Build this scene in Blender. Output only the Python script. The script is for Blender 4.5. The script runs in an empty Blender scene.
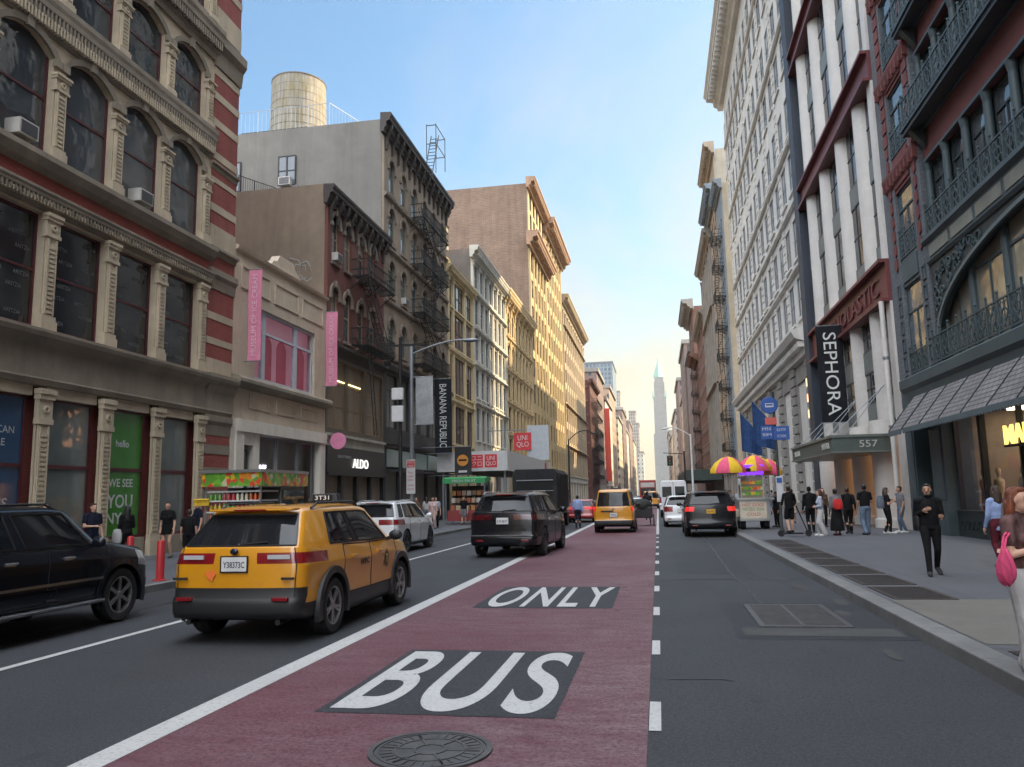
import bpy, bmesh, math, random
from mathutils import Vector, Matrix
random.seed(11)
PI = math.pi
def rad(a): return math.radians(a)
scene = bpy.context.scene
COL = scene.collection

# ------------------------------------------------------------------ materials
MATS = {}
class NT:
    """small helper round a node tree"""
    def __init__(s, m):
        m.use_nodes = True
        s.t = m.node_tree; s.n = s.t.nodes; s.l = s.t.links
        s.b = s.n.get('Principled BSDF')
        s.tc = s.n.new('ShaderNodeTexCoord')
    def new(s, typ, **kw):
        n = s.n.new(typ)
        for k, v in kw.items():
            if k.startswith('_'): setattr(n, k[1:], v)
            else: n.inputs[k.replace('_', ' ')].default_value = v
        return n
    def link(s, a, b): s.l.new(a, b)
    def noise(s, scale, detail=4, rough=.6, stretch=None, src='Object', dist=0):
        mp = s.new('ShaderNodeMapping')
        if stretch: mp.inputs['Scale'].default_value = stretch
        s.link(s.tc.outputs[src], mp.inputs['Vector'])
        n = s.new('ShaderNodeTexNoise', Scale=scale, Detail=detail, Roughness=rough, Distortion=dist)
        s.link(mp.outputs[0], n.inputs['Vector'])
        return n.outputs['Fac']
    def ramp(s, fac, a, b, ca=(0, 0, 0, 1), cb=(1, 1, 1, 1)):
        r = s.new('ShaderNodeValToRGB')
        e = r.color_ramp.elements
        e[0].position = a; e[1].position = b; e[0].color = ca; e[1].color = cb
        s.link(fac, r.inputs[0]); return r.outputs[0]
    def mix(s, fac, a, b, mode='MIX'):
        m = s.new('ShaderNodeMix', _data_type='RGBA', _blend_type=mode)
        for sock, v in ((m.inputs[0], fac), (m.inputs[6], a), (m.inputs[7], b)):
            if hasattr(v, 'is_linked') or hasattr(v, 'links'): s.link(v, sock)
            elif isinstance(v, (int, float)) and sock.type == 'VALUE': sock.default_value = v
            else: sock.default_value = tuple(v)[:3] + (1,)
        return m.outputs[2]
    def bump(s, h, strength=.2, dist=.02):
        b = s.new('ShaderNodeBump', Strength=strength, Distance=dist)
        s.link(h, b.inputs['Height']); s.link(b.outputs[0], s.b.inputs['Normal'])
    def color(s, c):
        if hasattr(c, 'links'): s.link(c, s.b.inputs['Base Color'])
        else: s.b.inputs['Base Color'].default_value = tuple(c)[:3] + (1,)
def newmat(name):
    m = bpy.data.materials.new(name); MATS[name] = m
    return m, NT(m)
def flat(name, c, rough=.6, metal=0, var=.12, sc=3., coat=0, spec=.5, bump=0):
    if name in MATS: return MATS[name]
    m, n = newmat(name)
    f = n.noise(sc, 5, .65)
    n.color(n.mix(n.ramp(f, .3, .75), [x*(1-var) for x in c], [min(1, x*(1+var)) for x in c]))
    n.b.inputs['Roughness'].default_value = rough; n.b.inputs['Metallic'].default_value = metal
    n.b.inputs['Coat Weight'].default_value = coat; n.b.inputs['Specular IOR Level'].default_value = spec
    if coat: n.b.inputs['Coat Roughness'].default_value = .04
    if bump: n.bump(n.noise(sc*6, 4), bump, .02)
    return m
def stone(name, c, var=.3, rough=.85, sc=.7, streak=.45, bump=.35):
    if name in MATS: return MATS[name]
    m, n = newmat(name)
    f = n.noise(sc, 7, .65)
    base = n.mix(n.ramp(f, .28, .72), [x*(1-var) for x in c], [x*(1+var*.5) for x in c])
    g = n.noise(.9, 6, .7, (1.1, 1.1, .14), dist=.8)
    pt = n.noise(.22, 5, .7, dist=1.)
    base = n.mix(n.ramp(pt, .36, .66, (0,)*3+(1,), (.4,)*3+(1,)), base, [x*.55 for x in c])
    base = n.mix(n.ramp(g, .42, .75, (0, 0, 0, 1), (streak, streak, streak, 1)), base, [x*.38+.004 for x in c])
    h = n.noise(9, 5, .7)
    base = n.mix(n.ramp(h, .35, .7, (.0,)*3+(1,), (.22,)*3+(1,)), base, [x*.55 for x in c])
    n.color(base); n.b.inputs['Roughness'].default_value = rough
    n.bump(n.noise(14, 6, .7), bump, .02)
    return m
def brick(name, c1, c2, mortar, bw=.22, bh=.075, var=.4, rough=.9, streak=.4, ms=.012):
    if name in MATS: return MATS[name]
    m, n = newmat(name)
    sep = n.new('ShaderNodeSeparateXYZ'); n.link(n.tc.outputs['Object'], sep.inputs[0])
    ad = n.new('ShaderNodeMath', _operation='ADD'); n.link(sep.outputs[0], ad.inputs[0]); n.link(sep.outputs[1], ad.inputs[1])
    cb = n.new('ShaderNodeCombineXYZ'); n.link(ad.outputs[0], cb.inputs[0]); n.link(sep.outputs[2], cb.inputs[1])
    bt = n.new('ShaderNodeTexBrick', Scale=1., Mortar_Size=ms, Brick_Width=bw, Row_Height=bh, Bias=0., Mortar_Smooth=.1)
    n.link(cb.outputs[0], bt.inputs['Vector'])
    bt.inputs['Color1'].default_value = tuple(c1)+(1,); bt.inputs['Color2'].default_value = tuple(c2)+(1,)
    bt.inputs['Mortar'].default_value = tuple(mortar)+(1,)
    f = n.noise(.45, 7, .65)
    base = n.mix(n.ramp(f, .3, .7, (0,)*3+(1,), (var,)*3+(1,)), bt.outputs[0], [x*.45 for x in c1])
    g = n.noise(1., 5, .6, (2., 2., .14))
    base = n.mix(n.ramp(g, .45, .75, (0,)*3+(1,), (streak,)*3+(1,)), base, [x*.3 for x in c2])
    n.color(base); n.b.inputs['Roughness'].default_value = rough
    n.bump(bt.outputs['Fac'], -.3, .01)
    return m
def glass(name, c=(.018, .022, .026), rough=.05, wob=.25, rnd=.05):
    if name in MATS: return MATS[name]
    m, n = newmat(name)
    oi = n.new('ShaderNodeObjectInfo')
    f = n.noise(.7, 3, .5)
    base = n.mix(n.ramp(f, .4, .7), c, [x*1.9+.004 for x in c])
    base = n.mix(oi.outputs['Random'], base, [min(1, x+rnd) for x in c])
    n.color(base); n.b.inputs['Roughness'].default_value = rough; n.b.inputs['IOR'].default_value = 1.55
    n.b.inputs['Specular IOR Level'].default_value = .7
    if wob: n.bump(n.noise(1.3, 2, .4), wob, .03)
    return m
def emit(name, c, st=1.5, base=None):
    if name in MATS: return MATS[name]
    m, n = newmat(name)
    f = n.noise(1.5, 3, .5)
    col = n.mix(n.ramp(f, .3, .8), [x*.75 for x in c], c)
    n.color(base or c); n.link(col, n.b.inputs['Emission Color']); n.b.inputs['Emission Strength'].default_value = st
    n.b.inputs['Roughness'].default_value = .4
    return m
def carpaint(name, c, metal=.0, rough=.28, flake=.1):
    if name in MATS: return MATS[name]
    m, n = newmat(name)
    f = n.noise(1.2, 4, .6); g = n.noise(60, 2, .5)
    base = n.mix(n.ramp(f, .3, .75), [x*.9 for x in c], [min(1, x*1.06) for x in c])
    base = n.mix(n.ramp(n.noise(3, 6, .7, (1, 1, 1.6)), .52, .8, (0,)*3+(1,), (.16 if max(c) > .05 else .03,)*3+(1,)), base, (.09, .085, .075))
    n.color(base); n.b.inputs['Metallic'].default_value = metal; n.b.inputs['Roughness'].default_value = rough
    n.b.inputs['Coat Weight'].default_value = .8 if max(c) > .05 else .35; n.b.inputs['Coat Roughness'].default_value = .05
    if max(c) < .05: n.b.inputs['Specular IOR Level'].default_value = .2
    return m
def windowgrid(name, wall, win, bw, bh, gap=.3):
    """far facades: courses of windows too small to be told apart"""
    if name in MATS: return MATS[name]
    m, n = newmat(name)
    sep = n.new('ShaderNodeSeparateXYZ'); n.link(n.tc.outputs['Object'], sep.inputs[0])
    ad = n.new('ShaderNodeMath', _operation='ADD'); n.link(sep.outputs[0], ad.inputs[0]); n.link(sep.outputs[1], ad.inputs[1])
    cb = n.new('ShaderNodeCombineXYZ'); n.link(ad.outputs[0], cb.inputs[0]); n.link(sep.outputs[2], cb.inputs[1])
    bt = n.new('ShaderNodeTexBrick', _offset=0., Scale=1., Mortar_Size=gap*min(bw, bh), Brick_Width=bw, Row_Height=bh, Mortar_Smooth=.05)
    n.link(cb.outputs[0], bt.inputs['Vector'])
    bt.inputs['Color1'].default_value = tuple(win)+(1,); bt.inputs['Color2'].default_value = tuple(x*1.8 for x in win)+(1,)
    f = n.noise(.2, 6, .6)
    n.link(n.mix(n.ramp(f, .3, .7), [x*.7 for x in wall], [x*1.1 for x in wall]), bt.inputs['Mortar'])
    n.color(bt.outputs[0]); n.b.inputs['Roughness'].default_value = .7
    return m

# ------------------------------------------------------------------ objects
ORG = {}
def tag(o, label=None, cat=None, group=None, kind=None):
    for k, v in (('label', label), ('category', cat), ('group', group), ('kind', kind)):
        if v: o[k] = v
    return o
def empty(name, loc, label=None, cat=None, group=None, rz=0):
    o = bpy.data.objects.new(name, None); COL.objects.link(o)
    o.location = loc; o.rotation_euler = (0, 0, rz); o.empty_display_size = .3
    ORG[o.name] = Vector(loc)
    return tag(o, label, cat, group)
def link(name, me, parent=None, loc=(0, 0, 0), rot=(0, 0, 0)):
    o = bpy.data.objects.new(name, me); COL.objects.link(o)
    o.location = loc; o.rotation_euler = rot
    if parent: o.parent = parent
    return o
def dup_tree(o, parent=None):
    c = o.copy(); COL.objects.link(c); c.parent = parent
    for ch in list(o.children): dup_tree(ch, c)
    return c
class MB:
    """collects shapes in world (or local) coordinates, then links them as ONE mesh"""
    def __init__(s): s.v = []; s.f = []; s.m = []; s.mi = 0
    def add(s, vs, fs):
        k = len(s.v); s.v += [tuple(p) for p in vs]
        for f in fs: s.f.append([i+k for i in f]); s.m.append(s.mi)
        return s
    def box(s, x0, x1, y0, y1, z0, z1):
        return s.add([(x0, y0, z0), (x1, y0, z0), (x1, y1, z0), (x0, y1, z0), (x0, y0, z1), (x1, y0, z1), (x1, y1, z1), (x0, y1, z1)],
                     [(0, 3, 2, 1), (4, 5, 6, 7), (0, 1, 5, 4), (1, 2, 6, 5), (2, 3, 7, 6), (3, 0, 4, 7)])
    def bar(s, a, b, w, h=None, n=4, up=(0, 0, 1)):
        """prism of n sides between two points"""
        a = Vector(a); b = Vector(b); d = b-a
        if d.length < 1e-6: return s
        d.normalize(); up = Vector(up)
        if abs(d.dot(up)) > .95: up = Vector((0, 1, 0)) if abs(d.y) < .9 else Vector((1, 0, 0))
        x = d.cross(up).normalized(); y = x.cross(d)
        h = h or w; vs = []
        for p in (a, b):
            for k in range(n):
                t = 2*PI*(k+.5)/n; q = 1/math.cos(PI/n) if n == 4 else 1
                vs.append(p+x*math.cos(t)*w*q*.5+y*math.sin(t)*h*q*.5)
        fs = [tuple(range(n))[::-1], tuple(range(n, 2*n))]
        for k in range(n): fs.append((k, (k+1) % n, n+(k+1) % n, n+k))
        return s.add(vs, fs)
    def tube(s, pts, r, n=8):
        for a, b in zip(pts[:-1], pts[1:]): s.bar(a, b, 2*r, n=n)
        return s
    def cone(s, a, b, r0, r1, n=12, caps=True):
        a = Vector(a); b = Vector(b); d = (b-a).normalized()
        up = Vector((0, 0, 1)) if abs(d.z) < .9 else Vector((1, 0, 0))
        x = d.cross(up).normalized(); y = x.cross(d); vs = []
        for p, r in ((a, r0), (b, r1)):
            for k in range(n):
                t = 2*PI*k/n; vs.append(p+x*math.cos(t)*r+y*math.sin(t)*r)
        fs = [(k, (k+1) % n, n+(k+1) % n, n+k) for k in range(n)]
        if caps: fs += [tuple(range(n))[::-1], tuple(range(n, 2*n))]
        return s.add(vs, fs)
    def lathe(s, c, prof, n=24, a0=0, a1=2*PI, sx=1, sy=1, caps=False):
        full = abs(a1-a0-2*PI) < 1e-6; m = n if full else n+1; vs = []
        for r, z in prof:
            for k in range(m):
                t = a0+(a1-a0)*k/n; vs.append((c[0]+r*math.cos(t)*sx, c[1]+r*math.sin(t)*sy, c[2]+z))
        fs = []
        for j in range(len(prof)-1):
            for k in range(n):
                k2 = (k+1) % m if full else k+1
                fs.append((j*m+k, j*m+k2, (j+1)*m+k2, (j+1)*m+k))
        if full and caps:
            if prof[0][0] > 1e-4: fs.append(tuple(range(m))[::-1])
            if prof[-1][0] > 1e-4: fs.append(tuple((len(prof)-1)*m+k for k in range(m)))
        return s.add(vs, fs)
    def ell(s, c, r, n=12, m=8, rot=None):
        vs = []; fs = []
        for j in range(m+1):
            p = -PI/2+PI*j/m
            for k in range(n):
                t = 2*PI*k/n; q = Vector((math.cos(p)*math.cos(t)*r[0], math.cos(p)*math.sin(t)*r[1], math.sin(p)*r[2]))
                if rot: q = rot @ q
                vs.append(Vector(c)+q)
        for j in range(m):
            for k in range(n): fs.append((j*n+k, j*n+(k+1) % n, (j+1)*n+(k+1) % n, (j+1)*n+k))
        return s.add(vs, fs)
    def prism(s, poly, off):
        """poly: list of 3D points, off: vector"""
        n = len(poly); off = Vector(off)
        vs = [Vector(p) for p in poly]+[Vector(p)+off for p in poly]
        fs = [tuple(range(n))[::-1], tuple(range(n, 2*n))]
        for k in range(n): fs.append((k, (k+1) % n, n+(k+1) % n, n+k))
        return s.add(vs, fs)
    def build(s, name, mat, parent=None, smooth=None, org=None, recalc=True, bevel=0, weld=False):
        me = s.mesh(name, mat, org if org is not None else (ORG.get(parent.name) if parent else None), smooth, recalc, weld)
        o = link(name, me, parent)
        if bevel:
            b = o.modifiers.new('bevel', 'BEVEL'); b.width = bevel; b.segments = 2; b.limit_method = 'ANGLE'; b.angle_limit = rad(40)
        return o
    def mesh(s, name, mat, org=None, smooth=None, recalc=True, weld=False):
        me = bpy.data.meshes.new(name)
        v = s.v if org is None else [(p[0]-org[0], p[1]-org[1], p[2]-org[2]) for p in s.v]
        me.from_pydata(v, [], s.f)
        mats = mat if isinstance(mat, (list, tuple)) else [mat]
        for m in mats: me.materials.append(m)
        if len(mats) > 1: me.polygons.foreach_set('material_index', [min(i, len(mats)-1) for i in s.m])
        if recalc or weld:
            bm = bmesh.new(); bm.from_mesh(me)
            if weld: bmesh.ops.remove_doubles(bm, verts=bm.verts, dist=weld)
            bmesh.ops.recalc_face_normals(bm, faces=bm.faces); bm.to_mesh(me); bm.free()
        if smooth:
            me.polygons.foreach_set('use_smooth', [True]*len(me.polygons))
            me.set_sharp_from_angle(angle=rad(smooth))
        me.update()
        return me
def text_mesh(name, s, mat, u, v, org, w=None, h=None, depth=.02, center=True, bold=0., rel=None, spacing=1., res=3):
    """lettering laid on the plane of vectors u, v at org; stretched to w by h"""
    cu = bpy.data.curves.new(name, 'FONT'); cu.body = s; cu.extrude = 0; cu.offset = bold; cu.resolution_u = res
    cu.space_character = spacing; cu.space_line = .9
    if center: cu.align_x = 'CENTER'
    ob = bpy.data.objects.new('tmp', cu); COL.objects.link(ob)
    me = bpy.data.meshes.new_from_object(ob)
    bpy.data.objects.remove(ob); bpy.data.curves.remove(cu)
    u = Vector(u).normalized(); v = Vector(v).normalized(); n = u.cross(v)
    xs = [p.co.x for p in me.vertices]; ys = [p.co.y for p in me.vertices]
    cx, cy = (min(xs)+max(xs))/2, (min(ys)+max(ys))/2; W = max(xs)-min(xs); H = max(ys)-min(ys)
    sx = w/W if w else None; sy = h/H if h else None
    sx = sx or sy; sy = sy or sx
    bm = bmesh.new(); bm.from_mesh(me)
    for p in bm.verts:
        q = Vector(org)+u*((p.co.x-cx)*sx)+v*((p.co.y-cy)*sy)
        p.co = q-(Vector(rel) if rel is not None else Vector())
    if depth:
        r = bmesh.ops.extrude_face_region(bm, geom=bm.faces[:])
        bmesh.ops.translate(bm, verts=[g for g in r['geom'] if isinstance(g, bmesh.types.BMVert)], vec=n*depth)
    bmesh.ops.recalc_face_normals(bm, faces=bm.faces)
    bm.to_mesh(me); bm.free()
    me.name = name; me.materials.clear(); me.materials.append(mat)
    for p in me.polygons: p.use_smooth = False; p.material_index = 0
    return me
def text(name, s, mat, u, v, org, w=None, h=None, parent=None, **kw):
    rel = ORG.get(parent.name) if parent else None
    return link(name, text_mesh(name, s, mat, u, v, org, w, h, rel=rel, **kw), parent)
def evaluated(o):
    dg = bpy.context.evaluated_depsgraph_get()
    return bpy.data.meshes.new_from_object(o.evaluated_get(dg))
# ------------------------------------------------------------------ vehicles
rubber = flat('tyre_rubber', (.011, .011, .012), .85, bump=.15)
blackplastic = flat('black_plastic', (.011, .011, .012), .5)
darkin = flat('dark_inside', (.008, .008, .009), .9)
rimgrey = flat('rim_grey', (.28, .28, .29), .35, .8)
rimdark = flat('rim_dark', (.07, .07, .075), .35, .7)
chrome = flat('chrome_trim', (.55, .56, .58), .2, .9)
carglass = glass('car_glass', (.006, .007, .009), .03, .0, .006); carglass.node_tree.nodes['Principled BSDF'].inputs['Specular IOR Level'].default_value = .3
carglass2 = glass('car_glass_lighter', (.035, .05, .055), .03, .0, .01)
redlens = flat('red_lens', (.18, .006, .010), .15, coat=.6)
redlit = emit('red_lens_lit', (1., .04, .03), .26, (.25, .01, .01))
clearlens = flat('clear_lens', (.45, .45, .46), .15, coat=.6)
platewhite = flat('plate_white', (.62, .62, .6), .5)
plateyellow = flat('plate_yellow', (.65, .36, .03), .5)
ink = flat('dark_ink', (.02, .025, .05), .6)
NR, NC, NA, NB, NF = 5, 5, 18, 7, 5
def lerp(a, b, t): return a+(b-a)*t
def pw(tab, x):
    if x <= tab[0][0]: return tab[0][1]
    for (a, va), (b, vb) in zip(tab, tab[1:]):
        if x <= b:
            t = (x-a)/(b-a); return lerp(va, vb, t)
    return tab[-1][1]
def body_half(yr, yf, hw, yA, rr, rf, bowr, bowf, kr=.05, kf=.10):
    pts = []
    hr = hw-kr; hf = hw-kf
    for i in range(NR):
        x = (hr-rr)*i/NR; pts.append((x, yr+bowr*(x/hw)**2))
    y0 = yr+bowr*((hr-rr)/hw)**2
    for i in range(NC):
        t = (PI/2)*i/(NC-1); pts.append((hr-rr+rr*math.sin(t), y0+rr*(1-math.cos(t))))
    ya = y0+rr
    for i in range(1, NA+1):
        y = lerp(ya, yA, i/NA); q = max(0, 1-(y-ya)/1.2); pts.append((hw-kr*q*q, y))
    yb = yf-bowf*((hf-rf)/hw)**2
    for i in range(1, NB+1):
        y = lerp(yA, yb-rf, i/NB); q = max(0, 1-(yb-rf-y)/1.3); pts.append((hw-kf*q*q, y))
    for i in range(1, NC):
        t = (PI/2)*i/(NC-1); pts.append((hf-rf+rf*math.cos(t), yb-rf+rf*math.sin(t)))
    for i in range(1, NF+1):
        x = (hf-rf)*(1-i/NF); pts.append((x, yf-bowf*(x/hw)**2))
    return pts
def green_half(yr, yA, hw, rr, bowr, wb, kr=.06):
    pts = []; hr = hw-kr
    for i in range(NR):
        x = (hr-rr)*i/NR; pts.append((x, yr+bowr*(x/hw)**2))
    y0 = yr+bowr*((hr-rr)/hw)**2
    for i in range(NC):
        t = (PI/2)*i/(NC-1); pts.append((hr-rr+rr*math.sin(t), y0+rr*(1-math.cos(t))))
    ya = y0+rr
    for i in range(1, NA+1):
        y = lerp(ya, yA, i/NA); q = max(0, 1-(y-ya)/1.); pts.append((hw-kr*q*q, y))
    m = NB+NC-1+NF
    for i in range(1, m+1):
        x = hw*(1-i/m); pts.append((x, yA+wb*(1-(x/hw)**2)))
    return pts
NH = NR+NC+NA+NB+NC-1+NF
def full(pts, zf):
    r = [(x, y, zf(x, y)) for x, y in pts]
    l = [(-x, y, zf(x, y)) for x, y in pts[1:-1]][::-1]
    return r+l
def car(name, label, cat, loc, sp, group=None, rz=0):
    """sp: dimensions and paint; the shell is lofted from plan rings, the arches are cut, then it is split into parts"""
    L, hw = sp['L'], sp['W']/2
    yr0, yf0 = -L/2, L/2
    yA = sp['yA']; belt = sp['belt']; zb = sp['zb']; hood = sp['hood']; roof = sp['roof']
    rings = []
    ztop = lambda y: pw([(yr0, belt+sp.get('beltup', .03)), (yA-.9, belt), (yA, belt-.0), (yA+.25, hood+.05), (yf0-.35, hood-.06), (yf0, hood-.20)], y)
    lev = sp.get('lev') or [(0, .12, .10, .16), (.05, .05, .05, .07), (.12, .03, .02, .02), (.20, .018, .0, .0), (.30, .012, .0, .0), (.36, .008, .015, .01), (.38, .012, .05, .015),
           (.50, .012, .06, .02), (.64, .006, .065, .03), (.76, .0, .075, .05), (.80, .003, .08, .06), (.86, .018, .085, .075), (.94, .034, .10, .10), (1., .05, .115, .15)]
    for t, ins, orr, off in lev:
        pts = body_half(yr0+orr, yf0-off, hw-ins, yA, sp.get('rr', .16), .22, .07, .16)
        e = .10 if t < .1 else 0
        rings.append(full(pts, lambda x, y, t=t, e=e: zb+t*(ztop(y)-zb)+e*max(0, (abs(y)-L/2+.9)/.9)))
    nb = len(rings)
    gs = [0, .06, .14, .5, .82, .9, .96, 1.]
    ghw = lambda s: hw-.075-sp.get('tumble', .17)*s**1.15
    gyr = lambda s: lerp(yr0+.14, yr0+sp['rslant']+.14, s)+.05*max(0, s-.8)*5*.3
    gyA = lambda s: lerp(yA, sp['yAr'], s)
    roofz = lambda y: roof-sp.get('rdrop', .05)*max(0, (sp['yAr']-.5-y)/(L*.6))**2-.03*max(0, (y-sp['yAr']+.3)/.3)
    gr = []
    for s in gs:
        pts = green_half(gyr(s), gyA(s), ghw(s), .10, .06, sp.get('wb', .20)*(1-.35*s))
        gr.append(full(pts, lambda x, y, s=s: belt+sp.get('beltup', .03)*max(0, (yA-.9-y)/(yA-.9-yr0))*(1-s)+s*((roofz(y)-.07)-belt)))
    # hood / shoulder strips between the shell and the glasshouse
    top = rings[-1]; g0 = gr[0]; mids = []
    for q in (.12, .35, .65, .9):
        mids.append([tuple(lerp(a, b, q) for a, b in zip(p0, p1))[:2]+(lerp(p0[2], p1[2], q)+.05*math.sin(PI*q)*max(0, min(1, (p0[1]-yA)/.4)),) for p0, p1 in zip(top, g0)])
    caps = []
    for f, dz in ((.93, .030), (.82, .052), (.6, .066), (.3, .07)):
        cy = (gyr(1)+gyA(1))/2
        caps.append([(p[0]*f, cy+(p[1]-cy)*(f*.5+.5 if f > .7 else f), p[2]+dz) for p in gr[-1]])
    allr = rings+mids+gr+caps
    M = len(allr[0]); vs = [p for r in allr for p in r]
    groups = ['body', 'arch']; gid = {'body': 0, 'arch': 1}
    def g(n):
        if n not in gid: gid[n] = len(groups); groups.append(n)
        return gid[n]
    iA = NR+NC; ig = nb+len(mids)
    def ysample(r, i): return (allr[r][i][1]+allr[r][(i+1) % M][1])/2
    dsp = sp['doors']           # y splits: rear edge, middle, front edge
    winb = sp['wins']           # list of (y0,y1,part) at mid glass height as fractions 0..1 of side A
    fs = []; mi = []
    for r in range(len(allr)-1):
        for i in range(M):
            j = (i+1) % M
            k = i if i < NH-1 else M-1-i
            right = i < NH-1; sd = 'r' if right else 'l'
            grp = 0
            if r < nb-1:
                t = (lev[r][0]+lev[r+1][0])/2; y = ysample(r, i)
                front = k >= iA+NA+NB
                rear = k < NR+NC-1
                if t < sp.get('clad', .2): grp = g('cladding')
                if rear and t < sp.get('rbump', .37): grp = g('rear_bumper')
                if front and t < .2: grp = g('cladding')
                ta, tb = sp['tail_t']
                if sp.get('tail_k') and sp['tail_k'][0] <= k < sp['tail_k'][1] and ta <= t < tb: grp = g('tail_light@'+sd)
                if NH-2-k < 0: pass
                if iA+NA+NB-2 <= k < iA+NA+NB+NC+1 and .66 <= t < .9: grp = g('headlight@'+sd)
                if k >= iA+NA+NB+NC+1 and .4 <= t < .9: grp = g('grille')
                if iA <= k < iA+NA+1 and sp.get('clad', .2) <= t and grp == 0:
                    if dsp[0] <= y < dsp[1]: grp = g('rear_door@'+sd)
                    elif dsp[1] <= y < dsp[2]: grp = g('front_door@'+sd)
            elif ig <= r < ig+len(gs)-1:
                s = (gs[r-ig]+gs[r-ig+1])/2
                if .06 < s < .9:
                    if k < NR+(sp.get('rwk', 1)): grp = g('rear_window')
                    elif k >= iA+NA+1: grp = g('windshield')
                    else:
                        f = (k-(NR+NC-1)+.5)/NA
                        for a, b, part in winb:
                            if a <= f < b and s > (.06 if s < .14 else 0): grp = g(part+'@'+sd)
                        if grp == 0 and sp.get('blackpillar') and sp['blackpillar'][0] < f < sp['blackpillar'][1]: grp = g('window_pillar@'+sd)
            fs.append((r*M+i, r*M+j, (r+1)*M+j, (r+1)*M+i)); mi.append(grp)
    fs.append(tuple(range(M))[::-1]); mi.append(g('cladding'))
    o = (len(allr)-1)*M; fs.append(tuple(range(o, o+M))); mi.append(0)
    me = bpy.data.meshes.new('shell'); me.from_pydata(vs, [], fs)
    dummy = [bpy.data.materials.get('slot%d' % i) or bpy.data.materials.new('slot%d' % i) for i in range(len(groups))]
    for m in dummy: me.materials.append(m)
    me.polygons.foreach_set('material_index', mi)
    bm = bmesh.new(); bm.from_mesh(me); bmesh.ops.recalc_face_normals(bm, faces=bm.faces); bm.to_mesh(me); bm.free()
    shell = link('shell', me)
    wr = sp['wr']; wy = sp['wheels']
    cut = MB(); cut.mi = 0
    for y in wy:
        for sx in (1, -1):
            cut.cone((sx*(hw-.36), y, wr), (sx*(hw+.3), y, wr), wr+.065, wr+.065, 36)
    cm = cut.mesh('cut', [dummy[1]]); co = link('cut', cm)
    bo = shell.modifiers.new('b', 'BOOLEAN'); bo.operation = 'DIFFERENCE'; bo.object = co; bo.solver = 'EXACT'; bo.material_mode = 'TRANSFER'
    ev = evaluated(shell)
    bpy.data.objects.remove(shell); bpy.data.objects.remove(co)
    root = empty(name, (loc[0], loc[1], loc[2]), label, cat, group)
    paint = sp['paint']
    slots = [m.name if m else '' for m in ev.materials]
    look = {'body': paint, 'arch': darkin, 'cladding': sp.get('cladmat', blackplastic), 'rear_bumper': sp.get('bumpmat', blackplastic), 'tail_light': sp.get('tailmat', redlens), 'headlight': clearlens, 'grille': blackplastic,
            'rear_door': paint, 'front_door': paint, 'rear_window': carglass, 'windshield': carglass2, 'window_pillar': blackplastic}
    nrm = [Vector() for _ in ev.vertices]
    for p in ev.polygons:
        s = slots[p.material_index]
        if s == 'slot1': continue
        for v in p.vertices: nrm[v] += p.normal*p.area
    buckets = {}
    for p in ev.polygons:
        gname = groups[int(slots[p.material_index][4:])] if slots[p.material_index].startswith('slot') else 'body'
        if gname == 'arch': gname = 'arch@%d%d' % (p.center.x > 0, p.center.y > 0)
        buckets.setdefault(gname, []).append(p)
    edges = {}
    parts = {}
    for gname, ps in buckets.items():
        base = gname.split('@')[0]
        if base.startswith('arch'): pname = 'wheel_well'
        else: pname = base
        idx = {}; v2 = []; f2 = []; n2 = []
        for p in ps:
            q = []
            for v in p.vertices:
                if v not in idx: idx[v] = len(v2); v2.append(ev.vertices[v].co.copy()); n2.append(nrm[v].normalized() if nrm[v].length > 0 else p.normal.copy())
                q.append(idx[v])
            f2.append(q)
            if base != 'arch':
                vv = list(p.vertices)
                for a, b in zip(vv, vv[1:]+vv[:1]): edges.setdefault((min(a, b), max(a, b)), set()).add(gname)
        m2 = bpy.data.meshes.new(pname); m2.from_pydata(v2, [], f2)
        mt = look.get(base, carglass)
        m2.materials.append(mt)
        m2.polygons.foreach_set('use_smooth', [True]*len(m2.polygons))
        if base != 'arch': m2.normals_split_custom_set_from_vertices(n2)
        parts[gname] = link(pname, m2, root)
    # door gaps and window rubbers follow the borders of the parts
    bord = {}
    for (a, b), gg in edges.items():
        if len(gg) < 2: continue
        wn_ = sorted(x for x in gg if any(q in x for q in ('window', 'windshield')))
        dn_ = sorted(x for x in gg if 'door' in x)
        if wn_: bord.setdefault((wn_[0], 'window_seal'), []).append((a, b))
        elif dn_: bord.setdefault((dn_[0], 'door_gap'), []).append((a, b))
    for (own, nm), el_ in bord.items():
        q = MB(); t = .022 if nm == 'window_seal' else .011
        for a, b in el_: q.bar(ev.vertices[a].co, ev.vertices[b].co, t, t)
        q.build(nm, blackplastic if nm == 'window_seal' else darkin, parts[own], org=(0, 0, 0))
    if sp.get('tailgate', True):
        for sx in (1, -1):
            gap = MB(); k = NR+1; pts = [allr[r][k if sx > 0 else M-k] for r in range(6, nb)]
            for a, b in zip(pts, pts[1:]): gap.bar(a, b, .010, .010)
            gap.build('tailgate_gap', darkin, root, org=(0, 0, 0))
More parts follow.
